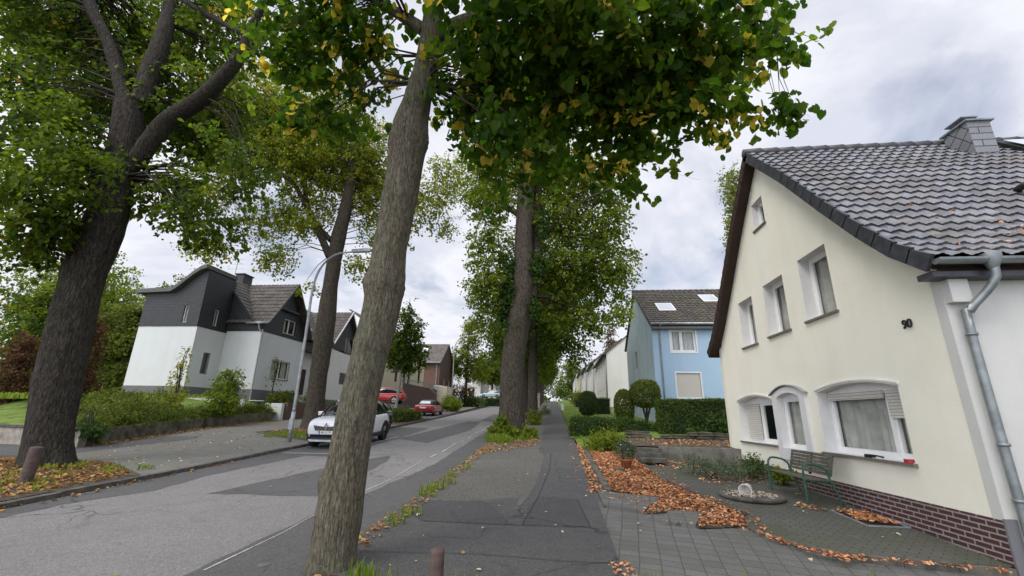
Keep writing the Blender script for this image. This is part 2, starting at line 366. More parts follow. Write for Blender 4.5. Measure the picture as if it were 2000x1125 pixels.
M['hedge_core'] = plain('hedge_core', (.012, .024, .008), .95, var=.3)
M['litter_pale'] = leaf_mat('pale_fallen_leaf', [(0, (.30, .2, .1)), (.5, (.55, .47, .28)), (1, (.68, .62, .42))], .1, .7, 1)
M['litter_dry'] = leaf_mat('dry_fallen_leaf', [(0, (.13, .065, .03)), (.4, (.34, .16, .06)), (.75, (.50, .30, .12)), (1, (.56, .47, .20))], .15, .7, 1)

# ------------------------------------------------------------------ leaves
def unit(a): return a/np.maximum(1e-6, np.linalg.norm(a, axis=1, keepdims=True))
def leaves_mesh(name, c, d, nrm, size, tint, mat, parent=None, shape='fold', aspect=.85, world=True):
    """c centres, d midrib directions, nrm leaf normals, size lengths"""
    n = len(c); d = unit(d); nrm = unit(nrm-d*np.sum(nrm*d, 1, keepdims=True)); s = np.cross(d, nrm)
    L = size[:, None]; W = L*aspect*.5
    if shape == 'heart':
        up = nrm*L*.12; q = lambda a, b, z=0: c+d*L*a+s*W*b+up*(abs(b)*.9+z)-nrm*L*(.10 if a > .4 else 0)
        vs = np.stack([q(-.36, 0), q(.54, 0)]+[q(a, sg*b) for sg in (1, -1) for a, b in ((-.48, .38), (-.28, .88), (.02, 1.0), (.30, .58))], 1)
        fi = np.array([[0, 2, 3, 4, 5, 1], [0, 1, 9, 8, 7, 6]]); k = 10
    elif shape == 'fold':
        up = nrm*L*.13
        vs = np.stack([c-d*L*.46, c-d*L*.28+s*W*.9+up, c+d*L*.12+s*W+up*.9, c+d*L*.54-nrm*L*.10, c+d*L*.12-s*W+up*.9, c-d*L*.28-s*W*.9+up], 1)
        fi = np.array([[0, 1, 2, 3], [0, 3, 4, 5]]); k = 6
    else:
        vs = np.stack([c-d*L*.5, c+s*W+nrm*L*.08, c+d*L*.5, c-s*W+nrm*L*.08], 1)
        fi = np.array([[0, 1, 2, 3]]); k = 4
    nc = fi.shape[1]; fs = (np.arange(n)[:, None, None]*k+fi[None]).reshape(-1, nc)
    v = vs.reshape(-1, 3)
    if parent is not None and world: v = v-np.array(origin(parent))[None]
    me = bpy.data.meshes.new(name)
    me.vertices.add(len(v)); me.vertices.foreach_set('co', v.astype(np.float32).ravel())
    me.loops.add(fs.size); me.loops.foreach_set('vertex_index', fs.astype(np.int32).ravel())
    me.polygons.add(len(fs)); me.polygons.foreach_set('loop_start', np.arange(0, fs.size, nc, dtype=np.int32))
    me.update(calc_edges=True)
    a = me.attributes.new('tint', 'FLOAT', 'FACE'); a.data.foreach_set('value', np.repeat(tint, len(fi)).astype(np.float32))
    me.materials.append(mat); me.validate()
    return link(name, me, parent)
def rdir(n):
    v = rng.normal(size=(n, 3)); return unit(v)
def crown_points(blobs, nclus, per, spread, droop=.5, shell=.42):
    """leaf sprays inside ellipsoids: blobs = (x,y,z,rx,ry,rz[,weight])"""
    B = np.array([list(b[:6])+[b[6] if len(b) > 6 else 1.] for b in blobs], float)
    w = np.cbrt(B[:, 3]*B[:, 4]*B[:, 5])**2*B[:, 6]; w /= w.sum()
    k = rng.choice(len(B), nclus, p=w)
    u = rdir(nclus); r = rng.random(nclus)**shell
    cc = B[k, :3]+u*r[:, None]*B[k, 3:6]*(1+rng.normal(0, .06, nclus))[:, None]
    out = unit(u+rng.normal(0, .45, (nclus, 3))+np.array([0, 0, -droop]))
    t = rng.random((nclus, per))
    p = cc[:, None]+out[:, None]*(t[:, :, None]-.3)*spread*2.0+rng.normal(0, spread*.38, (nclus, per, 3))*np.array([1, 1, .8])
    d = out[:, None]*.5+rng.normal(0, .55, (nclus, per, 3))+np.array([0, 0, -.55])
    nr = rng.normal(0, .55, (nclus, per, 3))+np.array([0, 0, 1.])+u[:, None]*.35
    ct = rng.random(nclus)
    return cc, out, p.reshape(-1, 3), d.reshape(-1, 3), nr.reshape(-1, 3), np.repeat(ct, per), np.repeat(r, per)
def leafy(name, blobs, nclus, per, spread, size, mat, parent=None, shape='quad', droop=.4, shell=.42, tint=(.0, .75), world=True, yellow=.0, aspect=.85, zmin=None):
    cc, out, p, d, nr, ct, r = crown_points(blobs, nclus, per, spread, droop, shell)
    n = len(p)
    tt = tint[0]+(tint[1]-tint[0])*np.clip(ct*.6+rng.random(n)*.4, 0, 1)
    if yellow: tt = np.where((ct < yellow) & (rng.random(n) < .75), .9+.1*rng.random(n), tt)
    sz = size*(.5+.8*rng.random(n))
    if zmin is not None:
        k = p[:, 2] > zmin; p, d, nr, tt, sz = p[k], d[k], nr[k], tt[k], sz[k]
    o = leaves_mesh(name, p, d, nr, sz, tt, mat, parent, shape, aspect, world)
    return o, cc, out

# ------------------------------------------------------------------ trees
def smooth_path(pts, step):
    P = [Vector(p) for p, r in pts]; R = [r for p, r in pts]; o = []
    for i in range(len(P)-1):
        p0 = P[max(0, i-1)]; p1 = P[i]; p2 = P[i+1]; p3 = P[min(len(P)-1, i+2)]
        n = max(2, int((p2-p1).length/step))
        for j in range(n):
            t = j/n; t2 = t*t; t3 = t2*t
            q = .5*((2*p1)+(p2-p0)*t+(2*p0-5*p1+4*p2-p3)*t2+(3*p1-p0-3*p2+p3)*t3)
            o.append((q, R[i]*(1-t)+R[i+1]*t))
    o.append((P[-1], R[-1])); return o
def stem(pts, step=.12, n=28, rough=.06, knots=(), flare=0, seed=0, fis=5.0, rings=()):
    ps = smooth_path(pts, step); mb = MB(); N = None; vs = []; fs = []; acc = 0
    for i, (p, r) in enumerate(ps):
        if i: acc += (p-ps[i-1][0]).length
        t = (ps[min(i+1, len(ps)-1)][0]-ps[max(i-1, 0)][0]).normalized()
        if N is None: N = (Vector((0, -1, 0))-t*Vector((0, -1, 0)).dot(t)).normalized() if abs(t.y) < .9 else t.orthogonal().normalized()
        N = (N-t*N.dot(t)).normalized(); B = t.cross(N)
        for k in range(n):
            a = 2*pi*k/n
            q = Vector((cos(a)*fis*r*3, sin(a)*fis*r*3, acc*1.1+seed*7.3))
            m = 1+rough*(mnoise.noise(q)*1.2+mnoise.noise(q*2.3)*.8)+.05*mnoise.noise(Vector((cos(a)*1.3, sin(a)*1.3, acc*.8+seed)))
            if flare: m += flare*math.exp(-acc/.35)*(1+.55*cos(a*5+seed)+.3*sin(a*3+1.3))
            for (ks, kw, kh) in rings:
                wob = .25*kw*mnoise.noise(Vector((cos(a)*2, sin(a)*2, ks)))*3; e_ = (acc-ks-wob)/kw
                if abs(e_) < 3: m += kh*(math.exp(-e_*e_)*(.7+.9*mnoise.noise(Vector((cos(a)*4, sin(a)*4, acc*9))))-.5*math.exp(-((e_-.25)*5)**2))
            for (ks, ka, kr, kh) in knots:
                da = ((a-ka+pi) % (2*pi)-pi)*r; ds = acc-ks; dd = (da*da+ds*ds)/(kr*kr)
                if dd < 9: m += kh*(math.exp(-dd)-.75*math.exp(-dd*7))
            vs.append(p+(N*cos(a)+B*sin(a))*r*m)
        if i:
            for k in range(n): fs.append(((i-1)*n+k, (i-1)*n+(k+1) % n, i*n+(k+1) % n, i*n+k))
    fs.append(tuple((len(ps)-1)*n+k for k in range(n)))
    mb.add(vs, fs); return mb, ps
def twigs(skel, cc, out, count, name, parent, r0=.03, maxd=4):
    """thin branches running from the nearest limb to leaf sprays"""
    if not len(skel): return
    K = np.array([list(p) for p, r in skel]); KR = np.array([r for p, r in skel]); mb = MB()
    idx = rng.choice(len(cc), min(count, len(cc)), replace=False)
    for i in idx:
        c = cc[i]; dd = np.linalg.norm(K-c[None], axis=1)+.35*np.maximum(0, K[:, 2]-c[2]); j = int(dd.argmin())
        a = Vector(K[j]); b = Vector(c); L = (b-a).length
        if L < .25 or L > maxd: continue
        m1 = a.lerp(b, .4)+Vector((rnd.uniform(-.1, .1), rnd.uniform(-.1, .1), .12+.06*rnd.random()))*L
        m2 = a.lerp(b, .75)+Vector((rnd.uniform(-.06, .06), rnd.uniform(-.06, .06), .08))*L
        e = b+Vector(out[i])*.2*L
        r = min(r0*(.4+.25*L), KR[j]*.6)
        mb.tube([a, m1, m2, b, e], [r, r*.65, r*.4, r*.22, r*.1], 4, False)
    return mb.build(name, M['twig'], parent, smooth=True)

def tube_tree(name, label, cat, base, stems, barkm, group=None, nsides=28, flare=.3, knots=(), rough=.06, step=.12, rings=(), smin=2.2):
    t = thing(name, label, cat, base, 0, group); skel = []
    for i, st in enumerate(stems):
        mb, ps = stem(st, step if i == 0 else step*1.4, nsides if i == 0 else 14, rough, knots if i == 0 else (), flare if i == 0 else 0, i+len(label), rings=rings if i == 0 else ())
        o = mb.build('trunk' if i == 0 else 'limb', M[barkm], t, smooth=True)
        skel += [q for q in ps if i > 0 or q[0].z > base[2]+smin]
    return t, skel

# ================================================================== SETTING: ground, road, pavements
def strip(f0, f1, y0, y1, dz, n=60, cols=1):
    mb = MB(); ys = [y0+(y1-y0)*(i/n)**1.6 for i in range(n+1)]; vs = []; fs = []
    for y in ys:
        a, b = f0(y), f1(y)
        for c in range(cols+1): vs.append((a+(b-a)*c/cols, y, h(y)+dz))
    w = cols+1
    for i in range(n):
        for c in range(cols): fs.append((i*w+c, i*w+c+1, (i+1)*w+c+1, (i+1)*w+c))
    return mb.add(vs, fs)
def flatpoly(pts, dz, sub=0):
    """polygon sheet lying on the sloping ground"""
    mb = MB(); a = [Vector((x, y, h(y)+dz)) for x, y in pts]
    return mb.add(a, [t for t in tessellate_polygon([[Vector((p.x, p.y, 0)) for p in a]])])
gm = MB(); xs = [-700, -300, -120, -60, -40, -30, -20, 0, 10, 30, 60, 150, 400, 800]; ys = [-60, -20, -6, 0, 6, 14, 25, 40, 60, 90, 130, 150, 220, 400, 900]
gv = [(x, y, h(y)-.16+(0 if -20 < x < 12 else 0)) for y in ys for x in xs]; w = len(xs)
gm.add(gv, [(j*w+i, j*w+i+1, (j+1)*w+i+1, (j+1)*w+i) for j in range(len(ys)-1) for i in range(w-1)])
struct('ground', gm, M['ground'])
ROADR = lambda y: -2.75+drift(y)
ROADL = lambda y: -9.15+drift(y)
struct('road', strip(lambda y: ROADL(y)-.05, lambda y: ROADR(y)+.05, -8, 170, -.10), M['asph_old'])
# darker trench patches along the road, cut like the photo shows
dk = MB()
rp = lambda pts, dz: [(x+drift(y), y, h(y)-.10+dz) for x, y in pts]
def rough_edges(pts, st=.35, j=.035):
    o = []
    for a, b in zip(pts, pts[1:]+pts[:1]):
        n = max(1, int(hypot(b[0]-a[0], b[1]-a[1])/st))
        for i in range(n): t = i/n; o.append((a[0]+(b[0]-a[0])*t+(rnd.gauss(0, j) if i else 0)*.6, a[1]+(b[1]-a[1])*t+(rnd.gauss(0, j) if i else 0)))
    return o
def road_patch(pts, dz=.004):
    a = rp(rough_edges(pts), dz); dk.add(a, [t for t in tessellate_polygon([[Vector((p[0], p[1], 0)) for p in a]])])
road_patch([(-9.1, -6), (-8.55, 5.6), (-8.6, 7.4), (-8.05, 8.6), (-8.3, 10.2), (-7.9, 13.7), (-9.1, 13.7)])
road_patch([(-4.15, -6), (-2.72, -6), (-2.72, 40), (-3.75, 40), (-3.62, 20), (-3.5, 13), (-4.05, 7.2)])
road_patch([(-6.85, 8.5), (-4.6, 8.65), (-5.0, 13.2), (-5.35, 14.4), (-6.05, 12.5)], .004)
road_patch([(-9.1, 13.75), (-7.1, 13.75), (-6.9, 19.5), (-7.2, 26), (-9.1, 26)], .005)
road_patch([(-6.9, 19.6), (-5.2, 18.2), (-4.6, 25), (-5.2, 33), (-6.2, 33)], .006)
road_patch([(-5.4, 34), (-4.2, 33), (-4.2, 44), (-5.6, 46)], .006)
struct('road_patch', dk, M['asph_dark'])
sealm = MB()
def paint_line(pts, wd, dz=.010, shift=True):
    for a, b in zip(pts, pts[1:]):
        d = Vector((b[0]-a[0], b[1]-a[1], 0)).normalized(); nx, ny = -d.y*wd/2, d.x*wd/2
        q = [(a[0]-nx, a[1]-ny), (a[0]+nx, a[1]+ny), (b[0]+nx, b[1]+ny), (b[0]-nx, b[1]-ny)]
        sealm.poly(rp(q, dz) if shift else [(x, y, h(y)-.10+dz) for x, y in q])
pl = [(-3.98+.05*sin(y*1.3)+.02*rnd.uniform(-1, 1), y) for y in np.arange(3, 44, .7)]
for a, b in zip(pl, pl[1:]):
    if rnd.random() < .84: paint_line([a, b], rnd.uniform(.012, .028) if a[1] < 12 or rnd.random() < .6 else .05)
paint_line([(-8.9, 14.2), (-7.4, 14.35)], .09); paint_line([(-7.35, 14.5), (-7.2, 20.5)], .05)
struct('road_line', sealm, M['paint_white'])
vc = MB().lathe([(0, .008), (.06, .008), (.068, .004), (.07, 0)], (-3.42, 5.35, h(5.35)-.095), 20).build('valve_cover', M['concrete'], None, smooth=True); tag(vc, 'small round grey valve cover in the dark strip of the road', 'cover')
# kerbs
def kerb(fx, y0, y1, wd, top, L=.98):
    mb = MB(); y = y0
    while y < y1:
        a, b = fx(y), fx(y+L); e = rnd.uniform(-.008, .008); g_ = .008
        z0, z1 = h(y+g_), h(y+L-g_)
        vs = []
        for (x, yy, z) in ((a, y+g_, z0), (b, y+L-g_, z1)):
            vs += [(x, yy, z-.2), (x+wd, yy, z-.2), (x+wd, yy, z+top+e), (x, yy, z+top+e)]
        mb.add(vs, [(0, 1, 2, 3), (4, 7, 6, 5), (0, 3, 7, 4), (1, 5, 6, 2), (3, 2, 6, 7)]); y += L
    return mb
struct('kerb', kerb(lambda y: ROADL(y)-.17, -4, 128, .15, -.005), M['kerb'])
struct('kerb', kerb(ROADR, -4, 80, .13, -.045), M['kerb'])
# pavement on the right: asphalt path with gravelly worn verge and patches
PR = lambda y: .66+pdrift(y)
PL = lambda y: (-.72 if y > 9 else -.72)+pdrift(y)*1.3
struct('pavement', strip(lambda y: -2.62 if y < 8.0 else PL(y), PR, -6, 165, .0, 120), M['asph_path'])
struct('worn_verge', strip(lambda y: ROADR(y)+.12, lambda y: PL(y)+.03, 7.9, 120, -.006), M['gravel'])
pv = MB()
def pave_patch(pts, dz=.004):
    a = [(x, y, h(y)+dz) for x, y in pts]; pv.add(a, [t for t in tessellate_polygon([[Vector((p[0], p[1], 0)) for p in a]])])
pave_patch([(-2.05, 7.0), (-.62, 7.0), (-.78, 7.15), (-1.0, 7.7), (-1.35, 8.35), (-2.55, 8.25), (-2.6, 7.6)])
pave_patch([(-.58, 7.02), (.42, 7.08), (.30, 8.75), (-.42, 8.85), (-.55, 8.1)])
pave_patch([(-.3, -6), (.66, -6), (.68, 4.3), (-.25, 4.35)])
struct('pavement_patch', pv, M['asph_path2'])
gv2 = MB()
def gpatch(pts, dz):
    a = [(x, y, h(y)+dz) for x, y in pts]; gv2.add(a, [t for t in tessellate_polygon([[Vector((p[0], p[1], 0)) for p in a]])])
gpatch([(-.72, 7.9), (-.6, 8.9), (-.55, 9.4), (-.5, 12), (-.5, 14.6), (-.76, 15.6), (-.76, 7.9)], .004)
struct('worn_patch', gv2, M['gravel'])
seam = MB()
for pts in ([(-2.5, 5.62), (-1, 5.75), (.1, 5.66), (.72, 5.7)], [(-2.1, 6.98), (-.6, 6.98), (.72, 7.02)], [(-.57, 7.0), (-.42, 8.86), (.3, 8.78), (.42, 7.06)], [(-.42, 8.9), (-.28, 12), (-.3, 15)]):
    for a, b in zip(pts, pts[1:]):
        d = Vector((b[0]-a[0], b[1]-a[1])).normalized(); k = .005
        seam.poly([(x, y, h(y)+.010) for x, y in ((a[0]-d.y*k, a[1]+d.x*k), (a[0]+d.y*k, a[1]-d.x*k), (b[0]+d.y*k, b[1]-d.x*k), (b[0]-d.y*k, b[1]+d.x*k))])
struct('pavement_seam', seam, plain('seam_tar', (.028, .028, .028), .7))
# verge at the near trunk
struct('tree_pit', flatpoly([(-2.6, -3), (-.32, -3), (-.3, 4.55), (-.9, 4.62), (-1.5, 4.78), (-2.6, 4.95)], .008), M['soil'])
# left side: forecourt, asphalt strip, verges
LW = [(-15.75, 13.4), (-17.0, 17.4), (-18.2, 21.6), (-18.7, 27.5), (-19.3, 31)]
struct('forecourt', flatpoly([(-9.25, -4), (-9.3, 14), (-9.6, 27), (-10.2, 34), (-19.5, 34), (-18.7, 27.5), (-18.2, 21.6), (-17, 17.4), (-15.7, 13.4), (-32, 15), (-32, -4)], -.012), M['paver_l'])
struct('side_lane', flatpoly([(-14.45, 11.0), (-14.45, 16.6), (-14.9, 17.5), (-17.0, 17.3), (-15.8, 13.5), (-30, 14.7), (-30, 10.5)], -.007), M['asph_dark'])
struct('verge_soil', flatpoly([(-9.33, -4), (-9.33, 9.5), (-10.3, 10.1), (-11.6, 10.9), (-14.6, 11.4), (-20, 11.3), (-30, 11.5), (-30, -4)], .004), M['soil'])
struct('verge_soil', flatpoly([(-9.7, 16.9), (-10.2, 26), (-13.6, 25.5), (-14.3, 20.0), (-12.0, 18.2)], .004), M['soil'])
struct('parking_bay', flatpoly([(-10.0, 34), (-11.0, 48), (-19, 48), (-19, 34)], -.02), M['asph_dark'])
struct('verge_soil', flatpoly([(-9.75, 27), (-10.2, 34.5), (-12.6, 34.5), (-12.6, 27)], .0), M['soil'])
struct('footpath', flatpoly([(-11.2, 48), (-13.2, 80), (-16, 120), (-30, 120), (-26, 80), (-20, 48)], -.02), M['concrete'])
# left garden terrace: rises behind the wall to the houses
gt = MB(); rows = []
def wallx(y):
    for (x0, y0), (x1, y1) in zip(LW, LW[1:]):
        if y <= y1: return x0+(x1-x0)*(y-y0)/(y1-y0)
    return LW[-1][0]-.2*(y-31)
for y in np.linspace(13.6, 60, 24):
    r = []
    for k, off in enumerate((.12, .8, 2.2, 4.2, 8, 20, 45)):
        g_ = min(1, (y-13.55)/5); z = h(y)+.42+1.1*min(1, off/3.6)**.8*g_; r.append((wallx(y)-off, y+.093*off*max(0, 1-(y-13.6)/6), z))
    rows.append(r)
gv = [p for r in rows for p in r]; w = 7
gt.add(gv, [(j*w+i, j*w+i+1, (j+1)*w+i+1, (j+1)*w+i) for j in range(len(rows)-1) for i in range(w-1)])
struct('garden_ground', gt, M['grass_ground'])
# right: lawn bank
lb = MB(); rows = []
for y in np.linspace(17, 165, 50):
    r = []
    for off, z in ((0, .0), (.5, .12), (1.6, .32), (3, .42), (5, .45), (14, .5), (60, .6)): r.append((PR(y)+.06+off, y, h(y)+z+(0 if y < 100 else 0)))
    rows.append(r)
gv = [p for r in rows for p in r]
lb.add(gv, [(j*w+i, j*w+i+1, (j+1)*w+i+1, (j+1)*w+i) for j in range(len(rows)-1) for i in range(w-1)])
struct('lawn', lb, M['grass_ground'], True)
# front garden of the yellow house: bed, pavers, terrace
dvm = MB(); vs = []
for y in np.linspace(-6, 9.6, 40):
    for x in np.linspace(.62, 9, 24): vs.append((x, y, h(y)-.012-.10*min(1, max(0, (x-.9)/2.2))*min(1, max(0, (6.75-y)/1.0))))
dvm.add(vs, [(j*24+i, j*24+i+1, (j+1)*24+i+1, (j+1)*24+i) for j in range(39) for i in range(23)])
struct('driveway', dvm, M['paver'])
BED = [(.98, 17.2), (1.0, 9.55), (1.85, 9.02), (1.38, 7.98), (1.78, 8.12), (2.3, 8.12), (1.98, 7.25), (2.72, 7.45), (2.95, 8.1), (2.62, 9.4), (2.3, 11), (2.3, 13.1), (2.3, 17.2)]
struct('bed_soil', flatpoly([(.7, 17.2), (.7, 9.5)]+BED[2:], .004), M['soil'])
TZ = .012
TER = [(2.62, 9.3), (2.98, 8.1), (2.72, 7.35), (3.05, 6.72), (3.5, 6.42), (5.12, 6.22), (5.22, 6.3), (5.22, 14.0), (2.95, 14.1), (2.3, 13.1), (2.3, 11)]
tm = MB(); a = [(x, y, h(y)+TZ) for x, y in TER]; tm.add(a, [t for t in tessellate_polygon([[Vector((p[0], p[1], 0)) for p in a]])])
struct('terrace', tm, M['paver_t'])
ed = MB()
def edging(pts, z0, z1, wd=.06, seg=.5, jit=.01):
    for a, b in zip(pts, pts[1:]):
        a, b = Vector((*a, 0)), Vector((*b, 0)); L = (b-a).length; n = max(1, round(L/seg)); d = (b-a)/n; nn = Vector((-d.y, d.x, 0)).normalized()*wd/2
        for i in range(n):
            p = a+d*i+d.normalized()*.004; q = a+d*(i+1)-d.normalized()*.004; e = rnd.uniform(-jit, jit)
            vs = []
            for r in (p, q):
                for s_ in (-1, 1):
                    c = r+nn*s_; vs += [(c.x, c.y, h(c.y)+z0), (c.x, c.y, h(c.y)+z1+e)]
            ed.add(vs, [(0, 1, 3, 2), (4, 6, 7, 5), (0, 4, 5, 1), (2, 3, 7, 6), (1, 5, 7, 3)])
edging([(2.3, 13.1), (2.3, 11), (2.62, 9.4)], -.1, .06, .06)
edging([(2.66, 9.2), (3.0, 8.15)], -.1, .07, .05, .42, .03)
edging([(2.74, 7.3), (3.05, 6.68), (3.5, 6.38), (5.1, 6.16)], -.2, TZ+.006, .07, .5, .004)
edging([(.86, 17.0), (.9, 13), (.93, 9.55)], -.1, .05, .13, 1.0)
struct('edging_stone', ed, M['concrete_d'])
sl = MB()
for pts in ([(.72, 9.46), (1.85, 9.06), (1.34, 8.02), (1.05, 8.16), (.74, 8.3)], [(1.78, 8.14), (2.3, 8.1), (1.96, 7.3), (1.5, 7.48)]):
    sl.prism([(x, y, h(y)-.05) for x, y in pts], (0, 0, .085))
struct('paving_step', sl, M['paver'])

# ================================================================== LITTER, GRASS
def scatter(poly, n, avoid=None):
    xs = [p[0] for p in poly]; ys = [p[1] for p in poly]; out = []
    P = np.array(poly); m = 0
    while m < n:
        q = np.stack([rng.uniform(min(xs), max(xs), n*2), rng.uniform(min(ys), max(ys), n*2)], 1)
        ins = np.zeros(len(q), bool); j = len(P)-1
        for i in range(len(P)):
            c = ((P[i, 1] > q[:, 1]) != (P[j, 1] > q[:, 1])) & (q[:, 0] < (P[j, 0]-P[i, 0])*(q[:, 1]-P[i, 1])/(P[j, 1]-P[i, 1]+1e-9)+P[i, 0])
            ins ^= c; j = i
        q = q[ins]; out.append(q); m += len(q)
        if not len(q): break
    return np.concatenate(out)[:n]
def litter(name, label, areas, mat, size=.07, pile=.03, tint=(0, 1), cat='leaf litter'):
    """areas = (polygon, count, dz)"""
    C, T, = [], []
    for poly, n, dz in areas:
        q = scatter(poly, n); z = np.array([h(y) for y in q[:, 1]])+dz+.012+pile*rng.random(len(q))
        C.append(np.column_stack([q, z]))
    c = np.concatenate(C); n = len(c); d = rng.normal(size=(n, 3))*np.array([1, 1, .22]); nr = rng.normal(0, .33, (n, 3))+np.array([0, 0, 1.])
    patch = np.array([mnoise.noise(Vector((x*1.7, y*1.7, 3.1))) for x, y, z in c])
    t = np.clip(tint[0]+(tint[1]-tint[0])*(rng.random(n)*.8+.1)+patch*.25, 0, 1)
    o = leaves_mesh(name, c, d, nr, size*(.3+1.0*rng.random(n)**1.3), t, mat, None, 'heart', .8)
    return tag(o, label, cat, kind='stuff')
def line_poly(pts, wd):
    a = [Vector(p) for p in pts]; L = []; R_ = []
    for i, p in enumerate(a):
        d = (a[min(i+1, len(a)-1)]-a[max(i-1, 0)]).normalized(); nn = Vector((-d.y, d.x))*wd/2
        L.append(tuple(p+nn)); R_.append(tuple(p-nn))
    return L+R_[::-1]
litter('fallen_leaves', 'thick orange brown leaves covering the front garden bed of the cream house', [(BED, 11500, .006), ([(2.8, 7.0), (3.1, 6.5), (3.5, 6.3), (3.3, 6.1), (2.75, 6.8)], 160, 0), ([(3.4, 6.32), (5, 6.12), (5, 6.0), (3.4, 6.2)], 130, 0)], M['litter'], .052, .035, (-.15, .85))
litter('fallen_leaves', 'loose orange leaves blown out of the bed over the grey paving', [([(.75, 9.4), (1.9, 9.2), (1.5, 7.6), (2.9, 6.9), (3.2, 8.2), (2.7, 9.8), (2.55, 12.5), (2.2, 12), (2.4, 9.3), (2.7, 8.1), (2.6, 7.6), (2, 7.3), (1.4, 7.4), (1.2, 8.4), (.8, 8.9)], 420, .02)], M['litter'], .05, .01, (0, .9))
litter('fallen_leaves', 'orange leaves drifted along the right edge of the asphalt path', [([(.62, 18), (.84, 18), (.9, 9.4), (.58, 9.4)], 1100, .0), ([(.2, 18), (.62, 18), (.6, 9.5), (.3, 9.5)], 70, 0), ([(.52, 5.7), (.75, 5.7), (.95, 3.5), (.66, 3.5)], 200, 0)], M['litter'], .05, .02)
litter('fallen_leaves', 'brown and yellow leaves in the weedy strip along the right kerb', [(line_poly([(-2.55, 5), (-2.5, 8), (-2.55, 12), (-2.6, 17)], .32), 750, .0), ([(-2.6, 3.5), (-.4, 3.5), (-.4, 4.5), (-2.5, 4.9)], 900, .01), ([(-2.75, 14.5), (-2.2, 14.8), (-1.0, 17), (-.75, 20), (-2.95, 20.5)], 1700, .0)], M['litter_dry'], .06, .03)
litter('fallen_leaves', 'orange leaves under the big dark tree on the left verge', [([(-9.45, 3), (-9.45, 9.4), (-11.6, 10.8), (-14, 11.1), (-16, 10.5), (-16, 5)], 9500, .01), ([(-9.2, 5), (-8.95, 5), (-9.0, 12), (-9.2, 12)], 120, -.1)], M['litter_dry'], .075, .03, (-.05, .95))
litter('fallen_leaves', 'rust coloured leaves swept along the foot of the overgrown garden wall', [(line_poly([(-15.7, 13.9), (-16.75, 17.4), (-17.9, 21.6), (-18.3, 27.5)], .55), 1700, -.01), ([(-9.8, 17), (-10.1, 25), (-13.4, 25), (-14.0, 20.2)], 1000, .0), ([(-9.9, 27.5), (-10.3, 34), (-12, 34), (-12, 27.5)], 700, .0), ([(-11.3, 47), (-13.8, 70), (-18, 70), (-16, 47)], 1500, .0)], M['litter_dry'], .075, .03)
litter('fallen_leaves', 'single pale leaves scattered on the paved forecourt across the road', [([(-9.5, 10), (-9.6, 16), (-14, 20), (-17.4, 21), (-15.5, 14.5), (-14, 12)], 170, -.01)], M['litter_pale'], .09, .005)
litter('fallen_leaves', 'few small pale leaves lying on the road', [([(-9, 4), (-3, 4), (-3.2, 25), (-9, 12)], 40, -.09)], M['litter_pale'], .045, .005)
litter('fallen_leaves', 'pale yellow leaves scattered on the asphalt pavement and paving stones', [([(-2.4, 5), (.6, 5), (.5, 15), (-.5, 15), (-2.4, 8)], 48, .004), ([(.8, 3.5), (5, 3.5), (5, 6.1), (3, 6.5), (2, 8), (.9, 8)], 26, .0), ([(2.8, 8), (5, 6.8), (5.1, 13.5), (2.6, 13), (2.7, 9.5)], 70, .01)], M['litter_pale'], .05, .005)
def tufts(name, label, spots, mat, blade=(.12, .3), cat='grass', lean=.45, wd=.012):
    """spots = (x, y, dz, radius, count)"""
    mb_v = []; T = []
    for x, y, dz, r, n in spots:
        a = rng.random(n)*2*pi; q = np.sqrt(rng.random(n))*r
        px = x+q*np.cos(a); py = y+q*np.sin(a); pz = np.array([h(v) for v in py])+dz
        L = blade[0]+(blade[1]-blade[0])*rng.random(n); b = rng.random(n)*2*pi; ln = lean*rng.random(n)
        dx, dy = np.cos(b)*ln, np.sin(b)*ln
        base = np.column_stack([px, py, pz]); side = np.column_stack([-np.sin(b), np.cos(b), 0*b])*wd*(.6+.8*rng.random(n))[:, None]
        mid = base+np.column_stack([dx*.35, dy*.35, .62+0*dx])*L[:, None]; tip = base+np.column_stack([dx, dy, .95-.3*ln])*L[:, None]
        mb_v.append(np.stack([base-side, base+side, mid+side*.7, mid-side*.7, tip], 1)); T.append(rng.random(n))
    v = np.concatenate(mb_v); n = len(v); t = np.concatenate(T)
    me = bpy.data.meshes.new(name); k = np.arange(n)*5
    fs = [tuple(f) for f in np.stack([k, k+1, k+2, k+3], 1)]+[tuple(f) for f in np.stack([k+3, k+2, k+4], 1)]
    me.from_pydata(v.reshape(-1, 3).tolist(), [], fs); a = me.attributes.new('tint', 'FLOAT', 'FACE'); a.data.foreach_set('value', np.concatenate([t, t]).astype(np.float32))
    me.materials.append(mat); return tag(link(name, me), label, cat, kind='stuff')
tufts('grass', 'bright green grass tuft at the foot of the ivy trunk', [(-2.5, 18.6, .0, .5, 420), (-2.3, 18.1, 0, .4, 220), (-2.7, 19.4, 0, .6, 220), (-2.2, 19.2, 0, .8, 160), (-1.5, 19.4, 0, .5, 70)], M['grass'], (.1, .36), lean=.8)
tufts('grass', 'sparse weeds and grass along the right kerb and the near tree pit', [(-2.45+.12*rnd.uniform(-1, 1), y, -.01, .17, 34) for y in (6.8, 7.3, 8.6, 9.0, 9.3, 9.8, 10.6, 11.8)]+[(-2.0, 4.75, 0, .16, 110), (-1.8, 4.6, 0, .3, 60), (-.95, 4.5, 0, .18, 50), (-.8, 4.62, 0, .25, 25), (.85, 4.9, 0, .15, 50), (1.9, 5.05, 0, .22, 24), (3.1, 5.35, 0, .05, 8), (2.55, 5.0, 0, .05, 8)], M['grass'], (.07, .26), wd=.008)
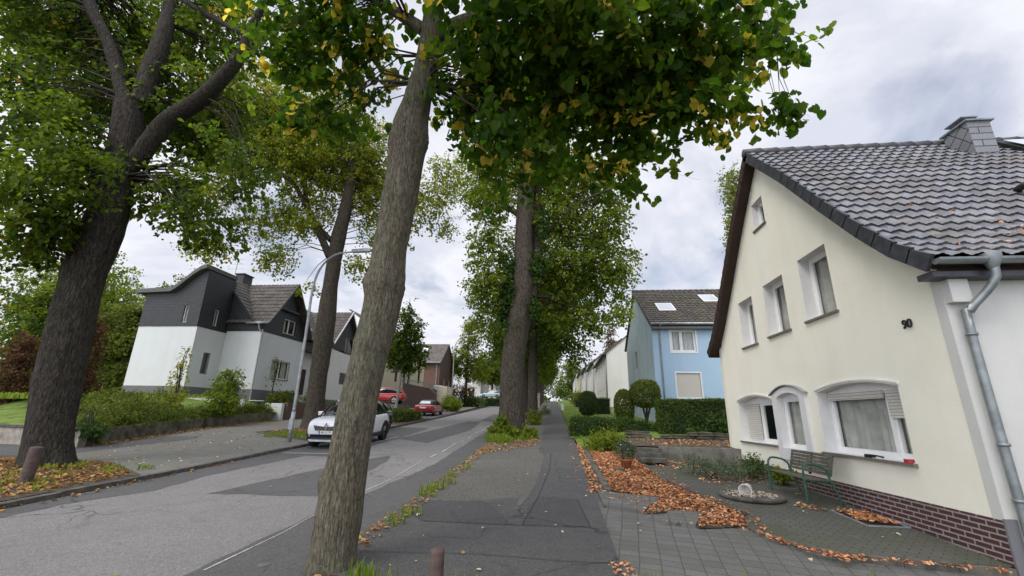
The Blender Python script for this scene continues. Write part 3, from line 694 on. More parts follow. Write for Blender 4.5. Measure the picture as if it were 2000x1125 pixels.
tufts('grass', 'tall weedy grass between the leaves on the left verge', [(rnd.uniform(-15, -9.8), rnd.uniform(6.5, 10.2), 0, .22, 40) for _ in range(46)]+[(-14.5+rnd.uniform(-.7, .7), 9.3+rnd.uniform(-.5, .5), 0, .3, 120) for _ in range(8)]+[(rnd.uniform(-12.6, -10.5), rnd.uniform(18.0, 20.0), 0, .4, 120) for _ in range(12)], M['grass'], (.04, .17), wd=.012)
lawn_spots = [(PR(y)+x, y, .30 if x > 1.4 else .05+.17*x, .9, 300) for y in (19, 24, 26, 28, 30, 32, 35, 38, 42, 46, 52, 58, 66, 75) for x in (.7, 1.7, 2.9, 4.2)]
tufts('grass', 'mown bright green lawn in front of the blue house and the white row', lawn_spots, M['grass'], (.03, .09), wd=.02)
tufts('grass', 'long pale grass of the garden lawn behind the big dark tree', [(rnd.uniform(-44, -21), rnd.uniform(15.5, 32), 1.45, 1.1, 160) for _ in range(60)], M['grass'], (.1, .3), wd=.04)

# ================================================================== HOUSES: helpers
def arch(u0, u1, v0, v1, rise, n=8):
    pts = [(u0, v0), (u1, v0), (u1, v1)]
    for i in range(1, n):
        t = i/n; pts.append((u1+(u0-u1)*t, v1+rise*(1-(2*t-1)**2)))
    return pts+[(u0, v1)]
def rect(u0, u1, v0, v1): return [(u0, v0), (u1, v0), (u1, v1), (u0, v1)]
def wall(P, outer, holes=(), reveal=.2, thick=0):
    """flat wall with real openings; reveals get material 1"""
    bm = bmesh.new(); es = []; loops = []
    for lp in [outer]+list(holes):
        vs = [bm.verts.new((u, v, 0)) for u, v in lp]; loops.append(vs)
        es += [bm.edges.new((vs[i], vs[(i+1) % len(vs)])) for i in range(len(vs))]
    bmesh.ops.triangle_fill(bm, edges=es, use_beauty=True)
    bm.verts.index_update(); mb = MB()
    mb.add([P(v.co.x, v.co.y, 0) for v in bm.verts], [tuple(v.index for v in f.verts) for f in bm.faces]); bm.free()
    mb.mat(1)
    for lp in holes:
        n = len(lp)
        for i in range(n):
            (a, b), (c, d) = lp[i], lp[(i+1) % n]
            mb.quad(P(a, b, 0), P(c, d, 0), P(c, d, reveal), P(a, b, reveal))
    return mb
def window(parent, P, u0, u1, v0, v1, dep=.2, bars=(), hbars=(), fw=.055, frame='white_pvc', glassm='glass', curtain=None, sill=None, rise=0, sash=0, pane_label=None, room=True):
    mb = MB(); d0, d1 = dep-.05, dep+.02
    if rise:
        n = 8
        top = [(u0+(u1-u0)*i/n, v1+rise*(1-(2*i/n-1)**2)) for i in range(n+1)]
        for (a, b), (c, d) in zip(top, top[1:]):
            vs = [P(a, v1-fw, d0), P(c, v1-fw, d0), P(c, d, d0), P(a, b, d0), P(a, v1-fw, d1), P(c, v1-fw, d1), P(c, d, d1), P(a, b, d1)]
            mb.add(vs, [(0, 1, 2, 3), (4, 7, 6, 5), (0, 4, 5, 1)])
    else: mb.pbox(P, u0, u1, v1-fw, v1, d0, d1)
    mb.pbox(P, u0, u1, v0, v0+fw, d0, d1)
    mb.pbox(P, u0, u0+fw, v0+fw, v1-fw, d0, d1); mb.pbox(P, u1-fw, u1, v0+fw, v1-fw, d0, d1)
    for b in bars: mb.pbox(P, b-fw*.6, b+fw*.6, v0+fw, v1-fw, d0-.004, d1)
    for b in hbars: mb.pbox(P, u0+fw, u1-fw, b-fw*.5, b+fw*.5, d0-.002, d1)
    if sash:
        cuts = [u0+fw]+[x for b in bars for x in (b-fw*.6, b+fw*.6)]+[u1-fw]
        for i in range(0, len(cuts), 2):
            a, b = cuts[i], cuts[i+1]
            for q in ((a, b, v0+fw, v0+fw+sash), (a, b, v1-fw-sash, v1-fw), (a, a+sash, v0+fw+sash, v1-fw-sash), (b-sash, b, v0+fw+sash, v1-fw-sash)):
                mb.pbox(P, *q, d0+.016, d1)
    w = mb.build('window_frame', M[frame], parent)
    pm = MB(); pm.quad(P(u0+fw, v0+fw, dep), P(u1-fw, v0+fw, dep), P(u1-fw, v1-fw, dep), P(u0+fw, v1-fw, dep)); pm.build('pane', M[glassm], w)
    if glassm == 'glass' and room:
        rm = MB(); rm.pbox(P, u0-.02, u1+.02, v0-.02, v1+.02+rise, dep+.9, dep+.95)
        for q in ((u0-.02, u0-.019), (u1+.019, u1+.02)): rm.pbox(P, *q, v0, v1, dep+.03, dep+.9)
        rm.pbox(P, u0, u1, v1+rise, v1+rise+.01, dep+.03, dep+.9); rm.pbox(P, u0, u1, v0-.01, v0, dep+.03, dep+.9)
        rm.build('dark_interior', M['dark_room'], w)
        for cu in (curtain or ()):
            cm = MB(); n = int((cu[1]-cu[0])/.02); vs = []
            for i in range(n+1):
                u = cu[0]+(cu[1]-cu[0])*i/n; dd = dep+.075+.03*sin(i*.62+2.5*mnoise.noise(Vector((i*.11, 0, 1))))+.018*sin(i*.27)
                vs += [P(u, v0+.03, dd), P(u, v1-.02, dd)]
            cm.add(vs, [(2*i, 2*i+2, 2*i+3, 2*i+1) for i in range(n)]); cm.build('curtain', M[cu[2] if len(cu) > 2 else 'curtain'], w, smooth=True)
    if sill:
        sm = MB(); sm.pbox(P, u0-.05, u1+.05, v0-.05, v0-.004, -sill, dep-.051); sm.build('sill', M['sill'], w)
    return w
def tile_slope(prof, axis_pts, per=.28, course=.33, amp=.035, step=.03, spt=6):
    """real tiles. prof(s)->(horizontal offset, z) by slope length; axis_pts=(Pfun, a0, a1): Pfun(a, off, z)->xyz"""
    Pf, a0, a1 = axis_pts; pts = [Vector((o, z)) for o, z in prof]
    seg = [0]
    for p, q in zip(pts, pts[1:]): seg.append(seg[-1]+(q-p).length)
    def on(s):
        for i in range(len(pts)-1):
            if s <= seg[i+1] or i == len(pts)-2:
                t = (s-seg[i])/(seg[i+1]-seg[i]); p = pts[i].lerp(pts[i+1], t); d = (pts[i+1]-pts[i]).normalized(); return p, Vector((-d.y, d.x))
    nc = max(1, round(seg[-1]/course)); cl = seg[-1]/nc; nu = max(1, round((a1-a0)/per)); pu = (a1-a0)/nu
    mb = MB(); cols = nu*spt+1; vs = []; fs = []
    for c in range(nc):
        for e, lift in ((0, 0.), (1, step)):
            p, nn = on(min(seg[-1], (c+e)*cl+(.02 if e else 0)))
            if nn.y < 0: nn = -nn
            for k in range(cols):
                ph = (k % spt)/spt; wv = amp*(.5+.5*cos(2*pi*ph) if ph < .55 else .5+.5*cos(2*pi*ph))
                wv = amp*max(0, cos(2*pi*(ph-.25)))**.8 if 0 else amp*(.5+.5*sin(2*pi*ph-1.2)**3 if 1 else 0)
                q = p+nn*(wv+lift); a = a0+pu*k/spt
                vs.append(Pf(a, q.x, q.y))
    for c in range(nc):
        b = c*2*cols
        for k in range(cols-1):
            fs.append((b+k, b+k+1, b+cols+k+1, b+cols+k))
            if c < nc-1: fs.append((b+cols+k, b+cols+k+1, b+2*cols+k+1, b+2*cols+k))
            else:
                pass
    mb.add(vs, fs); return mb
def pipe(name, pts, r, m, parent, n=10):
    return MB().tube(smooth_pts(pts), r, n).build(name, M[m], parent, smooth=True)
def smooth_pts(pts, k=5):
    return [p for p, r in smooth_path([(Vector(p), 1) for p in pts], .08)] if len(pts) > 2 else pts

# ------------------------------------------------------------------ yellow house
YX = 5.2; YN, YF = 6.22, 14.6; YC = 10.45
PF = lambda u, v, d: (YX+d, u, v)
half = [(0, 8.55), (1.5, 7.03), (2.6, 5.78), (3.4, 4.90), (3.95, 4.36), (4.5, 3.95)]
inner = [(o, z-.14) for o, z in half]
H1 = thing('cream_house', 'cream rendered gable house with dark tiled roof and brick plinth beside the path', 'house', (YX, YC, h(YC)))
zp = .765
outer = [(YN, zp), (YF, zp), (YF, 3.92)]+[(YC+o, z) for o, z in inner[::-1] if o < 4.1]+[(YC-o, z) for o, z in inner[1:] if o < 4.1]+[(YN, 3.95)]
BW = (7.41, 9.62, 1.28, 2.40); SW = (11.57, 13.70, 1.28, 2.33); MW = (10.22, 11.22, 1.25, 2.36)
W1 = (11.88, 12.78, 3.80, 5.08); W2 = (10.18, 11.18, 3.84, 5.13); W3 = (8.46, 9.47, 3.86, 5.2); WT = (10.53, 11.13, 6.65, 7.38)
holes = [arch(*BW, .12), arch(*SW, .13), arch(*MW, .10), rect(*W1), rect(*W2), rect(*W3), rect(*WT)]
wl = wall(PF, outer, holes, .27).build('front_wall', [M['yellow'], M['white_rev']], H1)
# brick plinth follows the sloping ground, 2 cm proud
MB().pbox(lambda u, v, d: (YX+d, u, v), YN-.0, YF, -.1, zp, -.025, .2).build('brick_plinth', M['clinker'], H1)
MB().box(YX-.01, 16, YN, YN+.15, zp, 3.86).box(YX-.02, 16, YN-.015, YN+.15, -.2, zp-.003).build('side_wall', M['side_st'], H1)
MB().box(YX+.0, YX+.24, YN-.12, YN-.003, 3.40, 3.715).build('eaves_corbel', M['side_st'], H1)
MB().box(YX, 16, YF-.02, YF+.1, 0, 4.1).build('rear_wall', M['yellow'], H1)
MB().box(YX-.035, YX+.1, YN-.03, YN-.001, -.1, zp+.02).build('plinth_corner', M['plinth_grey'], H1)
# white corner strip
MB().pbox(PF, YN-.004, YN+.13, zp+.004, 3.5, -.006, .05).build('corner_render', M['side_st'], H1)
# windows
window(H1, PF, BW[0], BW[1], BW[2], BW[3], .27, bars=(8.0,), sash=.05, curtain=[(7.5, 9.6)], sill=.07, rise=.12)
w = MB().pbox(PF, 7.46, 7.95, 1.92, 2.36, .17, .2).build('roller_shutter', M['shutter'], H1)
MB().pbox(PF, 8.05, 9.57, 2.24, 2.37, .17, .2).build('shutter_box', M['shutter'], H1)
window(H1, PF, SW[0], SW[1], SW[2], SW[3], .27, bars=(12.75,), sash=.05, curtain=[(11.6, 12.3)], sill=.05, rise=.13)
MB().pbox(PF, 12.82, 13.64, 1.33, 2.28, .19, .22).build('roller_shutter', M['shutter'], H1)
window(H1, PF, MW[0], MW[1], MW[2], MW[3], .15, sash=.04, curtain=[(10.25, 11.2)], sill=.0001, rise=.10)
sur = wall(lambda u, v, d: (YX-.06+d, u, v), [(10.0, 1.0), (11.45, 1.0), (11.45, 2.42)]+[(11.45-1.45*t, 2.42+.17*(1-(2*t-1)**2)) for t in (.15, .3, .45, .5, .55, .7, .85)]+[(10.0, 2.42)], [arch(*MW, .10)], .06)
o = sur.build('window_surround', [M['white_rev'], M['white_rev']], H1)
m_ = MB(); lp = [(10.0, 1.0), (11.45, 1.0), (11.45, 2.42)]+[(11.45-1.45*t, 2.42+.17*(1-(2*t-1)**2)) for t in (.15, .3, .45, .5, .55, .7, .85)]+[(10.0, 2.42)]
for i in range(len(lp)):
    (a, b), (c, d) = lp[i], lp[(i+1) % len(lp)]; m_.quad((YX-.06, a, b), (YX-.06, c, d), (YX, c, d), (YX, a, b))
m_.build('surround_side', M['white_rev'], o)
cp = MB(); tp = [(9.93, 2.43)]+[(10.0+1.45*t, 2.46+.17*(1-(2*t-1)**2)) for t in np.linspace(0, 1, 9)]+[(11.52, 2.43)]
for (a, b), (c, d) in zip(tp, tp[1:]): cp.prism([(YX-.10, a, b-.012), (YX-.10, c, d-.012), (YX-.10, c, d+.012), (YX-.10, a, b+.012)], (.11, 0, 0))
cp.build('surround_cap', M['grey_rev'], o)
for (u0, u1, v0, v1, rise) in ((*BW, .12), (*SW, .13)):
    bm_ = MB(); n = 10
    tp = [(u0-.04+(u1-u0+.08)*i/n, v1+.025+rise*(1-(2*i/n-1)**2)) for i in range(n+1)]
    for (a, b), (c, d) in zip(tp, tp[1:]): bm_.prism([(YX-.028, a, b), (YX-.028, c, d), (YX-.028, c, d+.03), (YX-.028, a, b+.03)], (.04, 0, 0))
    bm_.build('arch_moulding', M['white_rev'], H1)
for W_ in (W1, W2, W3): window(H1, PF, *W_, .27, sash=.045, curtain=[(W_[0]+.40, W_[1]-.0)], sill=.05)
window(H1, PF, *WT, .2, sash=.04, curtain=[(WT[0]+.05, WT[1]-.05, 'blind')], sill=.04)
# roof
XR0, XR1 = YX-.26, 17.0
ridge_v = lambda sgn: (lambda a, off, z: (a, YC+sgn*off, z))
rf = tile_slope(half, (ridge_v(-1), XR0+.02, XR1), .235, .29, .05, .042, 8).build('roof', M['tile_dark'], H1, smooth=False)
rf2 = tile_slope(half[:5]+[(4.6, 3.86)], (ridge_v(1), XR0+.02, XR1), .6, .36, .03, .03, 4).build('roof', M['tile_dark'], H1)
for sgn in (-1, 1):
    so = MB()
    for (o0, z0), (o1, z1) in zip(half, half[1:]+[]):
        so.quad((XR0, YC+sgn*o0, z0-.15), (XR1, YC+sgn*o0, z0-.15), (XR1, YC+sgn*o1, z1-.15), (XR0, YC+sgn*o1, z1-.15))
    so.build('soffit', M['wood_brown'], H1)
    # verge: overlapping dark verge tiles
    vt = MB(); L = 0
    P2 = [Vector((o, z)) for o, z in half]
    for p, q in zip(P2, P2[1:]):
        n = max(1, round((q-p).length/.36))
        for i in range(n):
            a = p.lerp(q, i/n); b = p.lerp(q, (i+1)/n+.06/n); nn = Vector((-(q-p).y, (q-p).x)).normalized(); nn = nn if nn.y > 0 else -nn
            c = [a-nn*.17, b-nn*.17+nn*-.0, b+nn*.075, a+nn*.045]
            vt.prism([(XR0-.035, YC+sgn*v.x, v.y) for v in c], (.05+.004*(i % 2), 0, 0))
    vt.build('verge_tile', M['verge_tile'] if sgn < 0 else M['wood_brown'], H1)
rm_ = MB(); x = XR0-.05
while x < XR1:
    rm_.tube([(x, YC, 8.565), (x+.42, YC, 8.575), (x+.44, YC, 8.59)], [.115, .125, .13], 12); x += .4
rm_.build('ridge_tile', M['verge_tile'], H1, smooth=True)
# a few leaves caught on the lower roof
def roof_z(o):
    for (a, b), (c, d) in zip(half, half[1:]):
        if o <= c: return b+(d-b)*(o-a)/(c-a)
    return half[-1][1]
k_ = 150; lx = np.concatenate([rng.normal(7.3, .35, 90), rng.uniform(5.5, 11, 60)]); lo = np.clip(np.concatenate([rng.normal(3.75, .12, 90), rng.uniform(2.2, 4.4, 60)]), .2, 4.45)
lc = np.column_stack([lx, YC-lo, [roof_z(o)+.085 for o in lo]])
tag(leaves_mesh('fallen_leaves', lc, rng.normal(size=(k_, 3))*np.array([1, .7, .6]), rng.normal(0, .3, (k_, 3))+np.array([0, -.7, .7]), .05*(.6+.8*rng.random(k_)), rng.random(k_), M['litter'], None, 'heart', .8), 'few orange leaves caught on the dark roof tiles of the cream house', 'leaf litter', kind='stuff')
# gutter and downpipe
gt_ = MB(); n = 8; sec = [(.075*cos(pi+pi*i/n), .075*sin(pi+pi*i/n)) for i in range(n+1)]
vs = []; fs = []
for xx in (XR0+.0, XR1):
    for (a, b) in sec: vs.append((xx, YC-4.56+a, 3.93+b))
    for (a, b) in sec[::-1]: vs.append((xx, YC-4.56+a*.9, 3.93+b*.9+.001))
k = 2*(n+1); fs = [(i, (i+1) % k, k+(i+1) % k, k+i) for i in range(k)]+[tuple(range(n+1))]
gt_.add(vs, fs); gt_.build('gutter', M['zinc'], H1, smooth=False)
MB().box(XR0+.01, XR1, YC-4.46, YC-4.2, 3.72, 3.80).build('eaves_board', M['verge_tile'], H1)
dpp = [(5.60, YC-4.56, 3.90), (5.60, YC-4.56, 3.68), (5.52, 5.99, 3.5), (5.37, 6.10, 3.28), (5.33, 6.13, 3.0), (5.33, 6.13, .0)]
pipe('downpipe', dpp, .05, 'zinc', H1, 14)
for z in (.98, 1.6, 2.95): MB().lathe([(.052, 0), (.064, 0), (.064, .035), (.052, .035)], (5.33, 6.13, z), 14).build('pipe_clip', M['zinc'], H1, smooth=True)
MB().lathe([(.05, .0), (.11, .14), (.11, .2)], (5.6, YC-4.56, 3.78), 14).build('pipe_funnel', M['zinc'], H1, smooth=True)
# chimney with slate cladding
cx0, cx1, cy0, cy1 = 9.5, 9.98, 9.58, 10.2
ch = MB().box(cx0, cx1, cy0, cy1, 7.2, 8.6).build('chimney', [M['slate_ch']], H1)
MB().box(cx0-.012, cx0-.002, cy0-.005, cy1, 7.2, 8.6).build('slate_cladding', M['slate_ch2'], ch)
MB().box(cx0-.06, cx1+.06, cy0-.06, cy1+.06, 8.6, 8.64).build('chimney_cap', M['zinc'], ch)
MB().box(cx0+.16, cx1-.16, cy0+.2, cy1-.2, 8.64, 8.72).build('flue', M['terracotta'], ch)
MB().box(cx0+.02, cx1-.1, cy0+.1, cy1-.05, 8.8, 8.825).box(cx0+.15, cx0+.18, cy0+.2, cy0+.23, 8.64, 8.8).box(cx1-.18, cx1-.15, cy0+.2, cy0+.23, 8.64, 8.8).box(cx0+.15, cx0+.18, cy1-.23, cy1-.2, 8.64, 8.8).box(cx1-.18, cx1-.15, cy1-.23, cy1-.2, 8.64, 8.8).build('rain_hood', M['zinc'], ch)
sk = MB().prism([(10.45, YC-1.05, 7.55), (11.5, YC-1.05, 7.55), (11.5, YC-.3, 8.31), (10.45, YC-.3, 8.31)], (0, -.06, .07)).build('skylight', M['black'], H1)
MB().quad((10.53, YC-1.04, 7.67), (11.42, YC-1.04, 7.67), (11.42, YC-.43, 8.29), (10.53, YC-.43, 8.29)).build('pane', M['skyglass'], sk).location = (0, -.045, .045)
pipe('vent_pipe', [(8.3, YC-2.45, 5.6), (8.3, YC-2.5, 5.85), (8.27, YC-2.6, 5.93), (8.15, YC-2.85, 5.88)], .06, 'black', H1)
# house number 90
def text_mesh(txt, size, ext):
    cu = bpy.data.curves.new('t', 'FONT'); cu.body = txt; cu.size = size; cu.extrude = ext; cu.align_x = 'CENTER'; cu.align_y = 'CENTER'
    ob = bpy.data.objects.new('t', cu); COL.objects.link(ob)
    dg = bpy.context.evaluated_depsgraph_get(); me = bpy.data.meshes.new_from_object(ob.evaluated_get(dg))
    bpy.data.objects.remove(ob); return me
def digits(txt, size, ext, name, mat, parent, loc, rot):
    me = text_mesh(txt, size, ext); me.materials.clear(); me.materials.append(M[mat]); o = link(name, me, parent)
    o.location = Vector(loc)-(origin(parent) if parent else Vector()); o.rotation_euler = rot; return o
for dgt, y in (('9', 6.965), ('0', 6.87)):
    digits(dgt, .19, .010, 'house_number', 'number', H1, (YX-.022, y, 3.265), (pi/2, radians(6), -pi/2))

# ------------------------------------------------------------------ bench, pots, small things by the yellow house
BZ = h(9.6)+TZ-.01
bn = thing('garden_bench', 'weathered slatted bench with green tubular frame against the cream house', 'bench', (4.66, 9.6, BZ)); bn.scale = (.84, .95, .97)
for sy in (-.72, .72):
    fr = [(-.36, sy, 0), (-.36, sy, .30), (-.36, sy, .56), (-.33, sy, .66), (-.24, sy, .70), (-.02, sy, .67), (.10, sy, .60), (.14, sy, .50)]
    o = MB().tube(smooth_pts(fr), .021, 10).build('frame', M['bench_green'], bn, False, True)
    MB().tube(smooth_pts([(.34, sy, 0), (.22, sy, .28), (.12, sy, .52)]), .021, 10).build('leg', M['bench_green'], bn, False, True)
    MB().tube(smooth_pts([(-.36, sy, .42), (-.1, sy, .40), (.1, sy, .40), (.17, sy, .50), (.27, sy, .86)]), .016, 8).build('frame', M['bench_green'], bn, False, True)
MB().tube([(-.1, -.7, .385), (-.1, .7, .385)], .014, 8).build('stretcher', M['bench_green'], bn, False, True)
for i in range(6): bevel(MB().box(-.36+i*.078, -.36+i*.078+.062, -.76, .76, .425-.004*i, .452-.004*i).build('seat_slat', M['bench_wood'], bn, False), .006)
for i in range(6):
    z = .50+i*.064; xb = .155+.30*(z-.5)
    bevel(MB().prism([(xb, -.76, z), (xb+.022, -.76, z-.006), (xb+.04, -.76, z+.046), (xb+.018, -.76, z+.052)], (0, 1.52, 0)).build('back_slat', M['bench_wood'], bn, False), .005)
MB().prism([(.16, -.02, .46), (.20, -.02, .45), (.31, -.02, .85), (.28, -.02, .86)], (0, .04, 0)).build('back_bar', M['black'], bn, False)
dz = h(9.3)+TZ
dc = thing('stone_dish', 'round flat stone dish filled with pebbles on the terrace', 'planter', (3.62, 9.45, dz))
MB().lathe([(0, .01), (.50, .0), (.56, .0), (.58, .05), (.54, .075), (.49, .055), (0, .05)], (0, 0, 0), 36).build('dish', M['concrete_d'], dc, False, True)
pb = MB()
for i in range(170):
    a, r = rnd.random()*2*pi, sqrt(rnd.random())*.48; s_ = rnd.uniform(.012, .03)
    pb.lathe([(0, -s_*.5), (s_*.9, -s_*.2), (s_, s_*.15), (s_*.55, s_*.5), (0, s_*.6)], (r*cos(a), r*sin(a), .065+.02*(1-r*2)), 6)
tag(pb.build('pebbles', M['pebble'], dc, False, True), kind='stuff')
wp = MB().lathe([(0, 0), (.075, 0), (.08, .02), (.105, .19), (.12, .19), (.122, .225), (.105, .225), (.09, .19), (.066, .03), (0, .03)], (0, 0, 0), 22).build('flower_pot', M['white_pot'], None, False, True)
wp.location = (3.60, 9.52, dz+.175); wp.rotation_euler = (radians(100), radians(0), radians(-35)); tag(wp, 'small white ceramic flower pot lying on its side on the pebble dish', 'pot')
zb = h(12.3)+.02
pt = thing('potted_plant', 'terracotta pot with a round grey green plant on the leaf covered bed', 'plant', (1.72, 12.4, zb))
MB().lathe([(0, 0), (.10, 0), (.15, .2), (.165, .2), (.17, .25), (.15, .25), (.14, .22), (0, .22)], (0, 0, 0), 20).build('pot', M['terracotta'], pt, False, True)
leafy('foliage', [(0, 0, .47, .30, .30, .23)], 190, 10, .06, .055, M['leaf_grey'], pt, world=False, droop=-.3, tint=(0, 1), aspect=.35)
for a, b, c in ((-.15, -.22, .6), (.02, -.28, .5), (.12, -.1, .68)): MB().lathe([(0, 0), (.02, .005), (0, .015)], (a, b, c), 8).build('flower', M['white_pvc'], pt, False)
MB().box(1.35, 1.62, 11.95, 12.2, h(12)+.03, h(12)+.075).build('flat_stone', M['concrete_d']); tag(bpy.data.objects['flat_stone'], 'small dark flat stone lying among the leaves beside the terracotta pot', 'stone')
# light well frame
lf = thing('cellar_grate', 'grey metal framed light well full of leaves at the foot of the brick plinth', 'light well', (4.85, 8.2, h(8.2)+TZ))
q = [(4.56, 8.62), (4.56, 7.72), (5.14, 7.72), (5.14, 8.62)]
fm = MB()
for (a, b), (c, d) in zip(q, q[1:]+q[:1]):
    v = Vector((c-a, d-b, 0)).normalized()*.018; nn = Vector((-v.y, v.x, 0)); A = Vector((a, b, h(b)+TZ+.002)); Bv = Vector((c, d, h(d)+TZ+.002))
    fm.prism([A-nn, Bv-nn, Bv+nn, A+nn], (0, 0, .018))
fm.build('frame', M['galv'], lf)
MB().poly([(x, y, h(y)+TZ+.006) for x, y in q]).build('grate', M['black'], lf)
litter('fallen_leaves', 'brown leaves collected in the light well frame and around the bench', [([(4.6, 8.6), (4.6, 7.95), (5.1, 7.85), (5.1, 8.6)], 420, .02), ([(4.35, 9.1), (4.5, 8.6), (4.3, 8.5), (4.1, 8.9)], 60, .01), ([(3.2, 12.6), (3.2, 10.6), (4.6, 10.9), (4.9, 12)], 220, .01), ([(2.4, 13.2), (3.0, 14), (4.2, 13.9), (4.2, 13.3), (3, 12.6)], 320, .01), ([(2.9, 14.3), (2.4, 16.6), (6, 16.5), (5.2, 14.6)], 550, .4)], M['litter'], .06, .03)
# brush and red box on the sill
bs = thing('hand_brush', 'black hand brush lying on the sill of the large ground floor window', 'brush', (YX+.02, 8.35, 1.277))
MB().prism([(-.04, .14, 0), (.04, .14, 0), (.04, -.02, .0), (-.04, -.02, 0)], (0, 0, .05)).build('bristle_head', M['black'], bs, False)
MB().tube([(0, -.02, .035), (0, -.12, .04), (0, -.26, .03)], [.018, .012, .014], 8).build('handle', M['black'], bs, False, True)
o = MB().box(-.045, .045, -.05, .05, 0, .055).build('red_box', M['car_red2']); o.location = (YX-.02, 7.49, 1.277); tag(bevel(o, .006), 'small red box standing on the right end of the window sill', 'box')
# concrete retaining wall, steps, dry stone ledge
cw = MB().prism([(2.95, 14.0, h(14)), (5.2, 13.9, h(14)), (5.2, 14.12, h(14)), (2.95, 14.22, h(14))], (0, 0, .42)).build('retaining_wall', M['concrete']); tag(cw, 'low bare concrete wall joining the corner of the cream house', 'wall')
st = thing('garden_steps', 'three worn concrete steps beside the low concrete wall', 'steps', (2.6, 13.6, h(13.6)))
for i in range(3): MB().box(2.25, 2.95, 13.15+.36*i, 14.4, h(13.3)+.08+.11*i, h(13.3)+.185+.11*i).build('step', M['concrete_d'], st)
tm = MB(); a = [(x, y, h(y)+.40) for x, y in [(2.25, 14.3), (5.2, 14.1), (9, 14.5), (9, 17), (2.0, 17)]]; tm.poly(a); struct('garden_path', tm, M['soil'])
dw = MB(); x = 2.2
for r_ in range(3):
    x = 2.1+rnd.random()*.3
    while x < 6.6:
        L = rnd.uniform(.3, .95); e = rnd.uniform(-.07, .07); t0 = rnd.uniform(-.012, .012); hh = rnd.uniform(.06, .10)
        if rnd.random() < .88: dw.prism([(x, 16.78+e, h(16.8)+.36+.095*r_+t0), (x+L-.03, 16.78+e+rnd.uniform(-.05, .05), h(16.8)+.36+.095*r_-t0), (x+L-.03, 17.12, h(16.8)+.36+.095*r_-t0), (x, 17.12, h(16.8)+.36+.095*r_+t0)], (0, 0, hh))
        x += L
bevel(tag(dw.build('dry_stone_wall', M['stone_mossy']), 'low dry stone ledge below the clipped hedges', 'wall'), .022)
for o_, lbl, bl, n_, mt, sz in (
    ('lavender', 'grey green lavender sprawling at the foot of the low concrete wall', [(3.55, 11.4, .75, .55, .45, .22), (4.0, 11.2, .73, .5, .4, .2), (3.3, 11.9, .78, .45, .4, .2)], 240, 'leaf_grey', .06),
    ('low_shrub', 'dark low shrub with reddish twigs near the house corner', [(4.55, 11.6, .77, .3, .4, .2), (4.75, 12.1, .8, .25, .35, .22)], 140, 'leaf_hedge', .05),
    ('strawberry_plant', 'small bright leafy plant by the brick plinth left of the bench', [(4.85, 10.85, .66, .2, .25, .12)], 40, 'leaf_bright', .09),
    ('yellow_bush', 'rounded yellow green bush at the end of the low hedge', [(1.6, 16.3, 1.0, .72, .6, .5), (1.3, 16.1, .9, .5, .5, .35), (2.0, 16.3, .9, .5, .5, .35)], 420, 'leaf_bright', .075)):
    t = thing(o_, lbl, 'shrub', bl[0][:2]+(h(bl[0][1])+.05,)); leafy('foliage', bl, n_, 10, .09, sz, M[mt], t, droop=-.2, tint=(0, 1), aspect=.4 if 'lav' in o_ else .7, yellow=.12 if o_ == 'yellow_bush' else 0)
    for k in range(10):
        b = bl[k % len(bl)]; MB().tube([(b[0]+rnd.uniform(-.1, .1), b[1], h(b[1])), (b[0]+rnd.uniform(-b[3], b[3])*.8, b[1]+rnd.uniform(-b[4], b[4])*.8, b[2]+rnd.uniform(0, b[5]))], [.009, .004], 4).build('stem', M['twig'], t)

